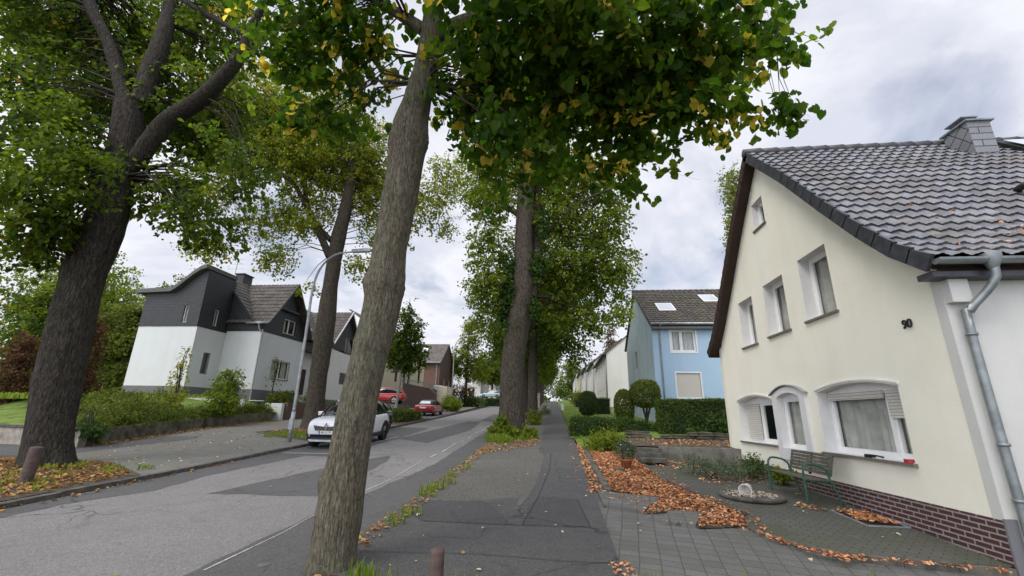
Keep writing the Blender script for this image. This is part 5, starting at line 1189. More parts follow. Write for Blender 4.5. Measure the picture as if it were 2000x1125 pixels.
wall(PYc(62), [(-24, 3), (-17.3, 3), (-17.3, 9.2), (-24, 9.2)], [], .1).build('front_wall', [M['redbrick']]*2, H6)
bk = [(64.2, 65.2, 5.2, 6.9), (67, 68, 5.2, 6.9)]
wall(PX(-17.3), [(62, 3), (70, 3), (70, 9.2), (66, 12.3), (62, 9.2)], [rect(*q) for q in bk], .12).build('gable_wall', [M['brownbrick']]*2, H6)
for q in bk: window(H6, PX(-17.3), *q, .12, fw=.09)
roof_slab([(-24, 61.6, 9.0), (-17.1, 61.6, 9.0), (-17.1, 66, 12.4), (-24, 66, 12.4)]).build('roof', M['tile_far'], H6)
roof_slab([(-24, 70.4, 9.0), (-17.1, 70.4, 9.0), (-17.1, 66, 12.4), (-24, 66, 12.4)]).build('roof', M['tile_far'], H6)
MB().tube([(-24, 61.5, 9.0), (-17.1, 61.5, 9.0)], .09, 6).tube([(-17.7, 61.85, 9.0), (-17.7, 61.85, 4)], .06, 6).build('gutter', M['galv'], H6)
s_ = MB().prism([(-20.9, 63.9, 10.86), (-20.0, 63.9, 10.86), (-20.0, 64.8, 11.56), (-20.9, 64.8, 11.56)], (0, -.05, .08)).build('skylight', M['white_pvc'], H6)
for i, (x, y, wdt, eh, lbl) in enumerate(((-20, 86, 9, 5.2, 'white gabled house glimpsed under the far street trees'), (-19.5, 104, 9, 6.0, 'farther white house at the bend of the road'), (-21, 124, 12, 6.5, 'farthest white house at the top of the road'))):
    z0 = h(y); t = thing('far_house', lbl, 'house', (x, y, z0))
    ws = [(x+wdt/2-4.2, x+wdt/2-3.2, z0+1.2, z0+2.6), (x+wdt/2-2.2, x+wdt/2-1.2, z0+1.2, z0+2.6), (x+wdt/2-2.8, x+wdt/2-1.9, z0+4, z0+5)]
    xr = x+wdt/2
    wall(PYc(y), [(x-wdt/2, z0-.5), (xr, z0-.5), (xr, z0+eh), (x, z0+eh+3.2), (x-wdt/2, z0+eh)], [rect(*q) for q in ws], .1).build('gable_wall', [M['white_st']]*2, t)
    for q in ws: window(t, PYc(y), *q, .1, fw=.07, glassm='glass_d')
    wf = [(y+1.5+2.6*k, y+2.6+2.6*k, z0+zz, z0+zz+1.4) for k in range(3) for zz in (1.2,)]
    wall(PX(xr), rect(y, y+10, z0-.5, z0+eh), [rect(*q) for q in wf], .1).build('front_wall', [M['white_st']]*2, t)
    for q in wf: window(t, PX(xr), *q, .1, fw=.07, glassm='glass_d')
    for s_ in (-1, 1): roof_slab([(x+s_*(wdt/2+.3), y-.3, z0+eh-.2), (x+s_*(wdt/2+.3), y+10, z0+eh-.2), (x, y+10, z0+eh+3.3), (x, y-.3, z0+eh+3.3)]).build('roof', M['tile_far'], t)

# ================================================================== VEHICLES
def loft(rings, closed=False):
    mb = MB(); n = len(rings[0]); vs = [p for r in rings for p in r]; fs = []
    for i in range(len(rings)-1):
        for k in range(n if closed else n-1): fs.append((i*n+k, i*n+(k+1) % n, (i+1)*n+(k+1) % n, (i+1)*n+k))
    fs += [tuple(range(n-1, -1, -1)), tuple((len(rings)-1)*n+k for k in range(n))]
    return mb.add(vs, fs)
def make_car(name, label, cat, paint, st, gh, wb, wr, width, loc, rz, clad=False, rim='rim', soft=None, group=None, lights=True):
    """st: body stations (y, z_low, z_mid, z_top, half width); gh: cabin stations (y, z_base, z_top, w_base, w_top); front is +y"""
    t = thing(name, label, cat, loc, rz, group)
    rings = []
    for y, zl, zm, zt, w in st:
        rings.append([(-x, y, z) for x, z in ((w*.80, zl), (w*.97, zl+.06), (w, zm), (w*.985, zt-.10), (w*.92, zt-.015), (w*.55, zt+.012))]+[(x, y, z) for x, z in ((w*.55, zt+.012), (w*.92, zt-.015), (w*.985, zt-.10), (w, zm), (w*.97, zl+.06), (w*.80, zl))])
    body = subsurf(loft(rings, True).build('body', M[paint], t, False, True), 2)
    rg = [[(-wb_, y, zb), (-wb_*.5-wt*.5, y, zb*.45+zt*.55), (-wt, y, zt-.05), (-wt*.82, y, zt), (wt*.82, y, zt), (wt, y, zt-.05), (wb_*.5+wt*.5, y, zb*.45+zt*.55), (wb_, y, zb)] for y, zb, zt, wb_, wt in gh]
    subsurf(loft(rg).build('cabin_glass', M['glass_d'] if not soft else M[soft], t, False, True), 1)
    if not soft:
        inn = gh[1:-1]
        rr = [[(-wt*.99, y, zt-.07), (-wt*.99, y, zt-.015), (-wt*.75, y, zt+.02), (wt*.75, y, zt+.02), (wt*.99, y, zt-.015), (wt*.99, y, zt-.07)] for y, zb, zt, wb_, wt in inn]
        subsurf(loft(rr).build('roof', M[paint], t, False, True), 1)
        pm = MB()
        for s_ in (-1, 1):
            for i, j in ((0, 1), (len(gh)-1, len(gh)-2)):
                a, b = gh[i], gh[j]; pm.tube([(s_*a[3]*.955, a[0], a[1]), (s_*(a[3]+b[4])*.485, (a[0]+b[0])/2, (a[1]*.45+b[2]*.55)+.02), (s_*b[4]*.955, b[0], b[2]-.04)], .028, 6)
            ymid = -.15
            pm.tube([(s_*gh[1][3]*.97, ymid, gh[1][1]), (s_*gh[1][4]*.97, ymid-.1, gh[1][2]-.05)], .028, 6)
        pm.build('pillar', M[paint if not clad else 'black'], t, False, True)
    w = width/2
    for sy in (wb/2, -wb/2):
        for s_ in (-1, 1):
            ar = MB(); n = 16; vs = []
            for k in range(n+1):
                a = -.25+(pi+.5)*k/n
                for rr_ in (wr*1.0, wr*1.2): vs += [(s_*(w+.012), sy+cos(a)*rr_, wr+sin(a)*rr_), (s_*(w-.10), sy+cos(a)*rr_, wr+sin(a)*rr_)]
            fs = []
            for k in range(n): b = 4*k; fs += [(b, b+4, b+6, b+2), (b+2, b+6, b+7, b+3), (b, b+1, b+5, b+4)]
            ar.add(vs, fs); ar.build('wheel_arch', M['black' if clad else paint], t, False, True)
            wl_ = MB(); prof = [(wr*.62, -.10), (wr*.93, -.11), (wr, -.07), (wr, .07), (wr*.93, .11), (wr*.62, .10)]
            n = 28; vs = []; fs = []
            for r, o_ in prof:
                for k in range(n): vs.append((s_*(w-.105)+o_, sy+r*cos(2*pi*k/n), wr+r*sin(2*pi*k/n)))
            for i in range(len(prof)-1):
                for k in range(n): fs.append((i*n+k, i*n+(k+1) % n, (i+1)*n+(k+1) % n, (i+1)*n+k))
            wl_.add(vs, fs); whl = wl_.build('wheel', M['tyre'], t, False, True)
            rm = MB(); xo = s_*(w-.105)+s_*.085
            ring = []
            for k in range(n):
                a = 2*pi*k/n; ring.append((xo, sy+cos(a)*wr*.64, wr+sin(a)*wr*.64))
            rm.mat(1).poly([(xo-s_*.05, p[1], p[2]) for p in ring]); rm.mat(0)
            for k in range(n):
                a, b = ring[k], ring[(k+1) % n]; f_ = .86
                rm.quad(a, b, (xo, sy+(b[1]-sy)*f_, wr+(b[2]-wr)*f_), (xo, sy+(a[1]-sy)*f_, wr+(a[2]-wr)*f_))
            for k in range(5):
                a = 2*pi*k/5+.3
                for da in (-.18, .18):
                    p0 = (sy+cos(a)*.05, wr+sin(a)*.05); p1 = (sy+cos(a+da)*wr*.6, wr+sin(a+da)*wr*.6); q = Vector((p1[0]-p0[0], p1[1]-p0[1])).normalized()*.022
                    rm.quad((xo, p0[0]-q.y, p0[1]+q.x), (xo, p0[0]+q.y, p0[1]-q.x), (xo-s_*.01, p1[0]+q.y, p1[1]-q.x), (xo-s_*.01, p1[0]-q.y, p1[1]+q.x))
            rm.build('rim', [M[rim], M['black']], whl, True) if 0 else link_child(rm, 'rim', [M[rim], M['black']], whl)
    return t, body
def link_child(mb, name, mats, parent):
    return mb.build(name, mats, parent, False)
def car_plate(t, txt, y, z, rot, sc=1, tilt=0):
    pz = MB().box(-.26*sc, .26*sc, -.008, .008, -.055*sc, .055*sc).build('number_plate', M['plate'], t, False); pz.location = (0, y, z); pz.rotation_euler = (tilt, 0, rot)
    MB().box(-.262*sc, -.215*sc, -.0095, .0095, -.054*sc, .054*sc).build('country_strip', M['plate_blue'], pz, False)
    me = text_mesh(txt, .098*sc, .002); me.materials.clear(); me.materials.append(M['black']); o = link('registration', me, pz); o.location = (.02*sc, -.011, 0); o.rotation_euler = (pi/2, 0, 0)
    return pz
# SUV, 4.23 x 1.80 x 1.58
suv_st = [(-2.08, .52, .70, .92, .66), (-2.02, .34, .66, .99, .78), (-1.75, .27, .64, 1.03, .87), (-1.2, .24, .62, 1.04, .895), (-.4, .22, .60, 1.02, .90), (.5, .22, .60, 1.01, .90), (1.15, .24, .60, .99, .89), (1.6, .26, .60, .96, .87), (1.93, .29, .56, .89, .80), (2.08, .36, .56, .80, .72), (2.12, .44, .56, .68, .66)]
suv_gh = [(-1.98, 1.0, 1.06, .74, .66), (-1.55, 1.0, 1.48, .80, .62), (-.7, 1.0, 1.57, .83, .66), (.05, .99, 1.565, .84, .66), (.45, .98, 1.49, .83, .63), (1.25, .97, 1.0, .78, .72)]
suv, sb = make_car('parked_suv', 'white compact suv parked facing the camera behind the near tree trunk', 'car', 'car_white', suv_st, suv_gh, 2.64, .345, 1.80, (-8.32, 17.45, h(17.45)-.10), pi+radians(2), True, 'rim_d')
suv.rotation_euler.x = -radians(2.5); suv.scale = (1, 1, 1.09)
def face(t, y, parts): pass
for s_ in (-1, 1):
    hl = MB().prism([(s_*.40, 2.06, .775), (s_*.60, 1.99, .80), (s_*.735, 1.86, .83), (s_*.745, 1.87, .75), (s_*.63, 2.0, .69), (s_*.50, 2.06, .71)], (0, .03, 0)).build('headlight', M['lamp_clear'], suv, False)
    MB().prism([(s_*.66, 2.065, .70), (s_*.72, 2.03, .71), (s_*.74, 2.02, .60), (s_*.62, 2.07, .60)], (0, .025, 0)).build('day_light', M['lamp_clear'], suv, False)
    MB().prism([(s_*.64, 2.07, .55), (s_*.78, 1.97, .58), (s_*.80, 1.95, .44), (s_*.68, 2.06, .40)], (0, .03, 0)).build('fog_recess', M['black'], suv, False)
    mr = MB().box(-.11, .11, -.06, .06, -.075, .075).build('mirror', M['car_white'], suv, False); mr.location = (s_*.98, .72, 1.06); subsurf(bevel(mr, .03), 1)
    MB().box(s_*.80-.1*(s_ < 0), s_*.80+.1*(s_ > 0), -1.0, 1.0, .24, .36).build('sill_cladding', M['black'], suv, False)
    MB().box(min(s_*.895, s_*.912), max(s_*.895, s_*.912), -.75, .85, .36, .40).build('side_trim', M['chrome'], suv, False)
    MB().prism([(s_*.55, -2.06, .86), (s_*.80, -1.90, .92), (s_*.80, -1.88, .80), (s_*.55, -2.09, .76)], (0, -.03, 0)).build('tail_light', M['lamp_red'], suv, False)
MB().prism([(-.50, 2.10, .74), (-.1, 2.125, .70), (.1, 2.125, .70), (.50, 2.10, .74), (.40, 2.13, .58), (-.40, 2.13, .58)], (0, .02, 0)).build('grille', M['black'], suv, False)
for z in (.70, .655, .61): MB().box(-.40, .40, 2.145, 2.155, z-.006, z+.006).build('grille_bar', M['chrome'], suv, False)
MB().prism([(-.56, 2.10, .46), (.56, 2.10, .46), (.62, 2.07, .36), (.50, 2.08, .30), (-.50, 2.08, .30), (-.62, 2.07, .36)], (0, .035, 0)).build('air_intake', M['black'], suv, False)
MB().prism([(-.66, 2.05, .30), (.66, 2.05, .30), (.60, 2.07, .235), (-.60, 2.07, .235)], (0, .05, 0)).build('skid_plate', M['galv'], suv, False)
dm = MB(); ot = [(0, .125), (.085, 0), (0, -.125), (-.085, 0)]
for i in range(4):
    a, b = ot[i], ot[(i+1) % 4]; dm.prism([(a[0], 2.15, a[1]+.70), (b[0], 2.15, b[1]+.70), (b[0]*.5, 2.15, b[1]*.56+.70), (a[0]*.5, 2.15, a[1]*.56+.70)], (0, .03, 0))
dm.build('emblem', M['chrome'], suv, False)
car_plate(suv, 'BM SI 777', 2.165, .52, pi, .95)
MB().box(-.15, .15, 1.2, 1.205, .98, 1.0).build('wiper', M['black'], suv, False)
# dark car behind
hat_st = [(-2.1, .5, .66, .84, .66), (-2.03, .34, .62, .92, .78), (-1.7, .26, .6, .95, .86), (-.5, .2, .56, .94, .89), (.6, .2, .56, .92, .89), (1.2, .22, .55, .88, .87), (1.75, .25, .52, .80, .82), (2.05, .3, .5, .70, .72), (2.12, .4, .5, .6, .62)]
hat_gh = [(-2.0, .9, .96, .74, .62), (-1.55, .92, 1.34, .78, .6), (-.6, .92, 1.45, .81, .62), (.1, .91, 1.43, .82, .62), (.5, .9, 1.34, .8, .6), (1.3, .86, .9, .76, .7)]
dcar, _ = make_car('parked_car', 'dark grey hatchback parked behind the white suv', 'car', 'car_dark', hat_st, hat_gh, 2.6, .33, 1.78, (-10.25, 22.9, h(22.9)+.0), pi+radians(2), False, 'rim')
dcar.rotation_euler.x = -radians(2.5)
for s_ in (-1, 1): mr = MB().box(-.11, .11, -.06, .06, -.07, .07).build('mirror', M['car_dark'], dcar, False); mr.location = (s_*.98, .75, .98); MB().prism([(s_*.45, 2.08, .66), (s_*.75, 1.92, .74), (s_*.75, 1.94, .64), (s_*.5, 2.11, .58)], (0, .03, 0)).build('headlight', M['lamp_clear'], dcar, False)
# red convertible seen from behind
cv_st = [(-2.15, .48, .62, .80, .70), (-2.1, .30, .58, .91, .80), (-1.8, .24, .56, .95, .87), (-1.2, .2, .54, .94, .90), (0, .19, .52, .90, .90), (.8, .2, .52, .88, .90), (1.5, .23, .5, .82, .87), (1.95, .27, .48, .72, .78), (2.12, .36, .46, .6, .66)]
cv_gh = [(-1.62, .92, .97, .74, .66), (-1.0, .9, 1.30, .76, .58), (-.4, .9, 1.38, .78, .6), (.25, .89, 1.34, .78, .6), (.95, .86, .9, .76, .7)]
rc, _ = make_car('parked_convertible', 'dark red convertible with black soft top parked with its rear to the camera', 'car', 'car_red', cv_st, cv_gh, 2.66, .33, 1.75, (-11.85, 39.8, h(39.8)-.02), radians(2), False, 'rim', 'black')
rc.rotation_euler.x = radians(2.5)
MB().prism([(-.48, -1.53, 1.01), (.48, -1.53, 1.01), (.40, -1.17, 1.23), (-.40, -1.17, 1.23)], (0, -.025, .03)).build('rear_window', M['skyglass'], rc, False)
for s_ in (-1, 1):
    MB().prism([(s_*.42, -2.13, .80), (s_*.80, -2.06, .84), (s_*.82, -2.02, .72), (s_*.45, -2.16, .68)], (0, -.03, 0)).build('tail_light', M['lamp_red'], rc, False)
    sg = MB().prism([(s_*.80, -1.0, .93), (s_*.80, .7, .91), (s_*.66, .3, 1.27), (s_*.64, -.5, 1.31)], (s_*.02, 0, 0)).build('side_window', M['glass_d'], rc, False)
    mr = MB().box(-.1, .1, -.06, .06, -.06, .06).build('mirror', M['car_red'], rc, False); mr.location = (s_*.98, .7, .95)
MB().box(-.55, .55, -2.175, -2.15, .60, .63).build('trim_strip', M['black'], rc, False); MB().box(-.6, .6, -2.17, -2.12, .27, .37).build('bumper_insert', M['black'], rc, False)
MB().box(-.24, .24, -2.195, -2.18, .65, .75).build('number_plate', M['plate'], rc, False)
# others
c3, _ = make_car('parked_car', 'bright red hatchback on the raised driveway behind the near trunk', 'car', 'car_red2', hat_st, hat_gh, 2.6, .33, 1.78, (-15.9, 38.6, 2.62), radians(95), False, 'rim')
for s_ in (-1, 1): MB().prism([(s_*.5, -2.06, .84), (s_*.78, -1.97, .88), (s_*.78, -1.95, .74), (s_*.5, -2.10, .70)], (0, -.03, 0)).build('tail_light', M['lamp_red'], c3, False)
dv = MB().box(-24, -13.9, 37.0, 40.3, 1.4, 2.6).build('driveway_ramp', M['concrete']); tag(dv, kind='structure')
c4_, _ = make_car('parked_suv', 'white suv on the raised driveway in front of the brick house', 'car', 'car_white', suv_st, suv_gh, 2.64, .345, 1.8, (-17.0, 60.3, 4.05), radians(70), True, 'rim_d')
for s_ in (-1, 1): MB().prism([(s_*.55, -2.06, .86), (s_*.80, -1.90, .92), (s_*.80, -1.88, .80), (s_*.55, -2.09, .76)], (0, -.03, 0)).build('tail_light', M['lamp_red'], c4_, False)
tag(MB().box(-19, -14.3, 58.2, 61.8, 2.5, 4.04).build('driveway_ramp', M['stone_pale']), kind='structure')
c5, _ = make_car('parked_car', 'pale blue car far up the road under the trees', 'car', 'car_pale', hat_st, hat_gh, 2.6, .33, 1.78, (-12.3, 80, 4.75), radians(80), False, 'rim')
for s_ in (-1, 1): MB().prism([(s_*.5, -2.06, .84), (s_*.78, -1.97, .88), (s_*.78, -1.95, .74), (s_*.5, -2.10, .70)], (0, -.03, 0)).build('tail_light', M['lamp_red'], c5, False)
tag(MB().box(-17, -9.6, 78.4, 90, 3, 4.73).build('driveway_ramp', M['stone_pale']), kind='structure')

# ================================================================== STREET FURNITURE
def lamp_post(label, base, H_, reach, r0, group='curved street lamps on the left'):
    t = thing('street_lamp', label, 'street lamp', base, 0, group); x, y, z = 0, 0, 0
    MB().tube([(0, 0, -.1), (0, 0, 1.1)], r0*1.25, 12).build('base_sleeve', M['galv'], t, False, True)
    arm = [(0, 0, 1.1), (0, 0, H_*.55), (0, 0, H_*.80), (reach*.12, 0, H_*.92), (reach*.38, 0, H_*.985), (reach*.75, 0, H_*1.0)]
    ps = smooth_path([(Vector(p), r0*(1-.45*i/5)) for i, p in enumerate(arm)], .15)
    MB().tube([p for p, r in ps], [r for p, r in ps], 10).build('pole', M['galv'], t, False, True)
    lh = MB().prism([(reach*.72, -.10, H_*1.0-.02), (reach*1.0, -.11, H_*1.0), (reach*1.1, -.05, H_*1.0+.01), (reach*1.1, .05, H_*1.0+.01), (reach*1.0, .11, H_*1.0), (reach*.72, .10, H_*1.0-.02)], (0, 0, .09)).build('lamp_head', M['galv'], t, False); bevel(lh, .02)
    MB().box(reach*.78, reach*1.05, -.08, .08, H_*1.0-.035, H_*1.0-.004).build('lens', M['lamp_clear'], lh, False)
    MB().box(-.004-r0*1.3, r0*1.3, -r0*1.3, -r0*.6, .45, .85).build('service_door', M['galv'], t, False)
    return t
lamp_post('tall curved street lamp beside the paved forecourt in front of the forked tree', (-10.33, 16.5, h(16.5)), 7.75, 2.15, .062)
lamp_post('distant curved street lamp rising from the shrub behind the red convertible', (-14.3, 58, h(58)), 9.7, 2.6, .08)
def bollard(label, x, y, H_, r=.062, lean=(0, 0)):
    o = MB().lathe([(r*1.02, -.2), (r, H_-.03), (r*.96, H_-.008), (r*.86, H_), (0, H_+.003)], (0, 0, 0), 28).build('bollard', M['bollard'], None, False, True)
    o.location = (x, y, h(y)); o.rotation_euler = (lean[0], lean[1], 0); return tag(o, label, 'bollard', 'round brown bollards')
p0 = at(855, 1072, 4.35)
bollard('brown round bollard in the foreground at the edge of the pavement', p0.x, 4.35, p0.z-h(4.35)+.0, .064)
p1 = at(52, 880, 8.2)
bollard('dark round bollard on the leafy verge before the big dark tree', -10.55, 8.2, max(.7, p1.z-h(8.2)), .105, (0, radians(3)))
px = MB().box(-.24, .24, -.24, .24, 0, 2.0).mat(0).box(-.3, .3, -.3, .3, 2.0, 2.12).build('concrete_pillar', M['stone_pale']); px.location = (-2.45, 50, h(50)); tag(px, 'grey concrete pillar with cap beside the path under the tree row', 'pillar')
wp_ = MB().box(-.17, .17, -.1, .1, 0, .75).build('marker_post', M['white_rev']); wp_.location = (.35, 56, h(56)+.1); tag(bevel(wp_, .03), 'short white marker post on the lawn edge far along the path', 'post')
sp = thing('street_sign', 'thin grey sign post at the far end of the path', 'sign', (-.9, 70, h(70)), 0)
MB().tube([(0, 0, 0), (0, 0, 2.6)], .04, 6).build('post', M['galv'], sp, False); MB().box(-.35, .35, -.06, -.045, 1.9, 2.6).build('sign_plate', M['galv'], sp, False)
def bin_(label, x, y, s_=1):
    t = thing('wheelie_bin', label, 'bin', (x, y, h(y)+.3), 0, 'black wheelie bins'); bd = MB()
    bd.prism([(-.25, -.3, .08), (.25, -.3, .08), (.29, -.34, .95), (-.29, -.34, .95)], (0, .66, 0)); bd.build('bin_body', M['black'], t, False)
    MB().prism([(-.31, -.38, .95), (.31, -.38, .95), (.29, -.3, 1.05), (-.29, -.3, 1.05)], (0, .74, 0)).build('lid', M['black'], t, False)
    for q in (-.22, .22): MB().tube([(q-.03, .34, .1), (q+.03, .34, .1)], .1, 10).build('wheel', M['tyre'], t, False)
for i, (x, y, l_) in enumerate(((2.4, 62, 'black wheelie bin on the far lawn nearest to the path'), (3.2, 61, 'black wheelie bin in the middle of the far lawn pair'), (4.0, 60, 'black wheelie bin closest to the white row'))): bin_(l_, x, y)

# ================================================================== TREES
def sp_(xl, xr, y, Y): c, r = span(xl, xr, y, Y); return (c, r*.91)
# big dark tree on the left
A = [sp_(28, 142, 915, 10.25), sp_(40, 150, 840, 10.25), sp_(58, 170, 740, 10.25), sp_(82, 190, 640, 10.25), sp_(112, 212, 540, 10.25), sp_(150, 248, 450, 10.25), sp_(190, 272, 340, 10.3), sp_(213, 285, 250, 10.3), sp_(222, 285, 195, 10.3)]
A1_ = [sp_(225, 262, 200, 10.3), sp_(212, 248, 140, 10.3), sp_(195, 225, 80, 10.2), sp_(165, 195, 20, 10.0), sp_(140, 165, -60, 9.8)]
A2_ = [sp_(250, 295, 205, 10.4), sp_(270, 318, 140, 10.5), sp_(300, 338, 70, 10.6), sp_(320, 345, 0, 10.8), sp_(335, 352, -90, 11)]
A3_ = [sp_(222, 258, 345, 10.3), sp_(250, 296, 305, 10.3), sp_(300, 345, 240, 10.2), sp_(370, 410, 195, 10.0), sp_(425, 458, 145, 9.7), sp_(465, 495, 90, 9.5), sp_(490, 508, 40, 9.3), sp_(515, 528, 0, 9.1)]
A4_ = [sp_(475, 492, 70, 9.5), sp_(420, 434, 40, 9.7), sp_(350, 362, 0, 9.9)]
tA, sk_ = tube_tree('street_tree', 'massive dark linden with forked crown on the left verge', 'tree', (-12.9, 10.25, h(10.25)), [A, A1_, A2_, A3_, A4_], 'bark_dark', None, 40, .22, [(2.2, 5.6, .16, .12), (4.0, .2, .18, .14), (3.0, .9, .12, .14), (5.2, 5.9, .18, .12), (3.4, 0.1, .1, .18), (7.5, 6.1, .2, .12)], .045, smin=8.5)
bl = []
for (px_, py_, Y, rx, ry, rz2, wgt) in ((110, 300, 9.6, 1.5, 1.6, 1.5, 1), (75, 420, 9.2, 1.4, 1.4, .9, .9), (95, 180, 9.8, 1.3, 1.5, 1.5, .7), (120, 60, 12, 2.2, 1.6, 1.8, 1), (270, 60, 13, 2.6, 1.8, 1.8, 1), (420, 60, 12, 2.2, 1.6, 1.5, .9), (420, 20, 10, 1.4, 1.2, .8, .35), (90, 20, 9.6, 1.4, 1.2, .9, .4), (380, 250, 12, 1.9, 1.8, 1.3, .9), (330, 380, 11, 1.4, 1.4, 1.0, .7), (400, 440, 10.8, 1.1, 1.2, .7, .6), (180, 150, 11.5, 2.4, 1.6, 2.0, .9), (60, 490, 9.6, 1.3, 1.1, .5, .7), (330, 190, 12, 2.2, 1.6, 1.5, .9), (60, 30, 10, 1.7, 1.8, 1.3, .7), (460, 330, 10.6, 1.2, 1.3, 1.0, .45), (440, 180, 11, 1.4, 1.4, 1.2, .6)):
    c = at(px_, py_, Y); bl.append((c.x, c.y, c.z, rx, ry, rz2, wgt))
_, cc, ou = leafy('crown', bl, 2900, 15, .26, .145, M['leaf'], tA, 'heart', .5, .45, (.0, .88), True, .012)
twigs(sk_, cc, ou, 420, 'twigs', tA, .035, 5)
# bright side shoots low on that trunk
bl = [tuple(at(q[0], q[1], q[2]))+(q[3],)*3 for q in ((120, 300, 8.7, .8), (100, 220, 8.9, .8), (60, 360, 8.6, .9), (150, 380, 9.0, .6), (210, 330, 9.2, .35))]
leafy('side_shoots', bl, 190, 12, .30, .12, M['leaf_bright'], tA, 'heart', .3, .6, (.0, .7))
# near leaning trunk
Bs = [sp_(560, 705, 1240, 5.2), sp_(585, 700, 1130, 5.2), sp_(600, 700, 1075, 5.2), sp_(612, 712, 1000, 5.2), sp_(634, 722, 900, 5.2), sp_(655, 740, 800, 5.2), sp_(680, 760, 700, 5.2), sp_(703, 783, 610, 5.2), sp_(712, 792, 560, 5.2), sp_(725, 797, 490, 5.2), sp_(743, 815, 400, 5.2), sp_(755, 832, 310, 5.2), sp_(762, 840, 250, 5.2), sp_(794, 846, 180, 5.2), sp_(816, 862, 90, 5.2), sp_(829, 869, 0, 5.2), sp_(832, 874, -120, 5.3), sp_(842, 872, -260, 5.4)]
B1_ = [sp_(830, 866, 70, 5.2), sp_(890, 918, 42, 5.0), sp_(960, 984, 20, 4.8), sp_(1060, 1080, -20, 4.6), sp_(1180, 1196, -60, 4.5)]
B2_ = [sp_(815, 850, 110, 5.25), sp_(900, 920, 80, 5.6), sp_(1000, 1018, 90, 6.0), sp_(1120, 1134, 110, 6.3), sp_(1240, 1250, 120, 6.5)]
B3_ = [sp_(815, 845, 60, 5.2), sp_(740, 760, 10, 5.3), sp_(660, 675, -30, 5.5), sp_(560, 572, -40, 5.6)]
B4_ = [sp_(845, 865, -60, 5.2), sp_(960, 980, -120, 5.0), sp_(1150, 1165, -120, 4.8), sp_(1350, 1360, -60, 4.9), sp_(1480, 1486, 40, 5.0)]
tB, sk_ = tube_tree('street_tree', 'near leaning grey linden trunk in the foreground with leaves overhead', 'tree', (-2.5, 5.2, h(5.2)), [Bs, B1_, B2_, B3_, B4_], 'bark_near', None, 64, .12, [(1.5, 4.85, .10, .30), (3.9, 4.6, .16, .16), (3.85, 5.9, .14, .14), (6.1, 1.3, .14, .22), (6.05, 5.6, .12, .14), (5.2, .2, .16, .12), (3.1, .3, .08, .10), (2.2, .6, .08, .1), (7.0, 5.2, .15, .2)], .05, .045, rings=[(3.9, .11, .15), (6.05, .11, .08), (5.15, .06, .08), (3.1, .05, .06), (4.6, .05, .05)], smin=6.4)
bl = []
for (px_, py_, Y, r, fz, wgt) in (
    (560, 130, 5.6, .85, .7, .8), (620, 60, 5.4, .9, .7, 1), (560, 40, 5.8, .9, .7, .8), (640, 210, 5.8, .8, .7, .8), (700, 120, 5.6, .8, .8, .8), (580, 240, 5.9, .6, .6, .6), (720, 260, 6.2, .5, .6, .35), (680, 20, 5.0, .9, .6, .9),
    (985, 60, 4.7, .9, .6, .9), (960, 160, 5.4, .95, .8, 1.1), (1050, 70, 4.8, 1.0, .7, 1.1), (1080, 220, 5.6, .95, .75, 1.2), (1180, 130, 5.0, 1.0, .8, 1.2), (1200, 260, 5.5, .8, .6, 1.1), (1290, 100, 4.8, .95, .75, 1.1), (1320, 230, 5.2, .75, .6, 1), (1420, 110, 4.9, .7, .65, .9), (1400, 230, 5.0, .65, .5, .9), (1480, 230, 5.1, .5, .32, .75), (1440, 60, 5, .7, .6, .6), (1530, 215, 5.2, .33, .16, .5), (1535, 100, 5.2, .45, .4, .5), (1465, 285, 5.1, .32, .3, .5), (950, 280, 5.7, .6, .5, .8), (1010, 330, 5.8, .35, .3, .5), (1120, 340, 5.7, .5, .32, .75), (1200, 350, 5.6, .42, .28, .7), (1300, 340, 5.5, .3, .35, .6), (1340, 305, 5.4, .35, .3, .6), (920, 200, 5.9, .6, .8, .8), (900, 300, 6.0, .35, .4, .4), (1150, 30, 4.2, 1.0, .5, 1), (1330, 20, 4.3, .9, .5, .9), (1000, 10, 4.0, .9, .5, .8), (1060, 300, 6.2, .8, .6, .8), (1240, 200, 6.2, .9, .8, .9), (930, 230, 4.6, .45, .5, .5), (1500, 30, 4.9, .4, .4, .35), (1010, 365, 5.8, .35, .25, .55), (940, 340, 5.9, .4, .25, .55), (1080, 355, 5.8, .4, .25, .55), (1040, 385, 5.7, .2, .2, .3), (1230, 370, 5.5, .25, .2, .45), (1160, 330, 5.7, .4, .25, .5), (1500, 310, 5.0, .2, .2, .3)):
    c = at(px_, py_, Y); bl.append((c.x, c.y, c.z, r*1.05, r*1.0, r*fz, wgt))
_, cc, ou = leafy('crown', bl+[(-3.4, 2.6, 9.0, 2.6, 2.2, 1.1, .8), (-1.2, 1.6, 9.0, 2.4, 1.8, 1.1, .6), (-2.8, 4.4, 11.3, 3.4, 2.8, 1.4, .8)], 2150, 13, .18, .122, M['leaf_near'], tB, 'heart', .9, .5, (.0, .9), True, .11, .95)  # trailing blobs: unseen overhead leaves added to shade the upper trunk
twigs(sk_, cc, ou, 420, 'twigs', tB, .022, 4)
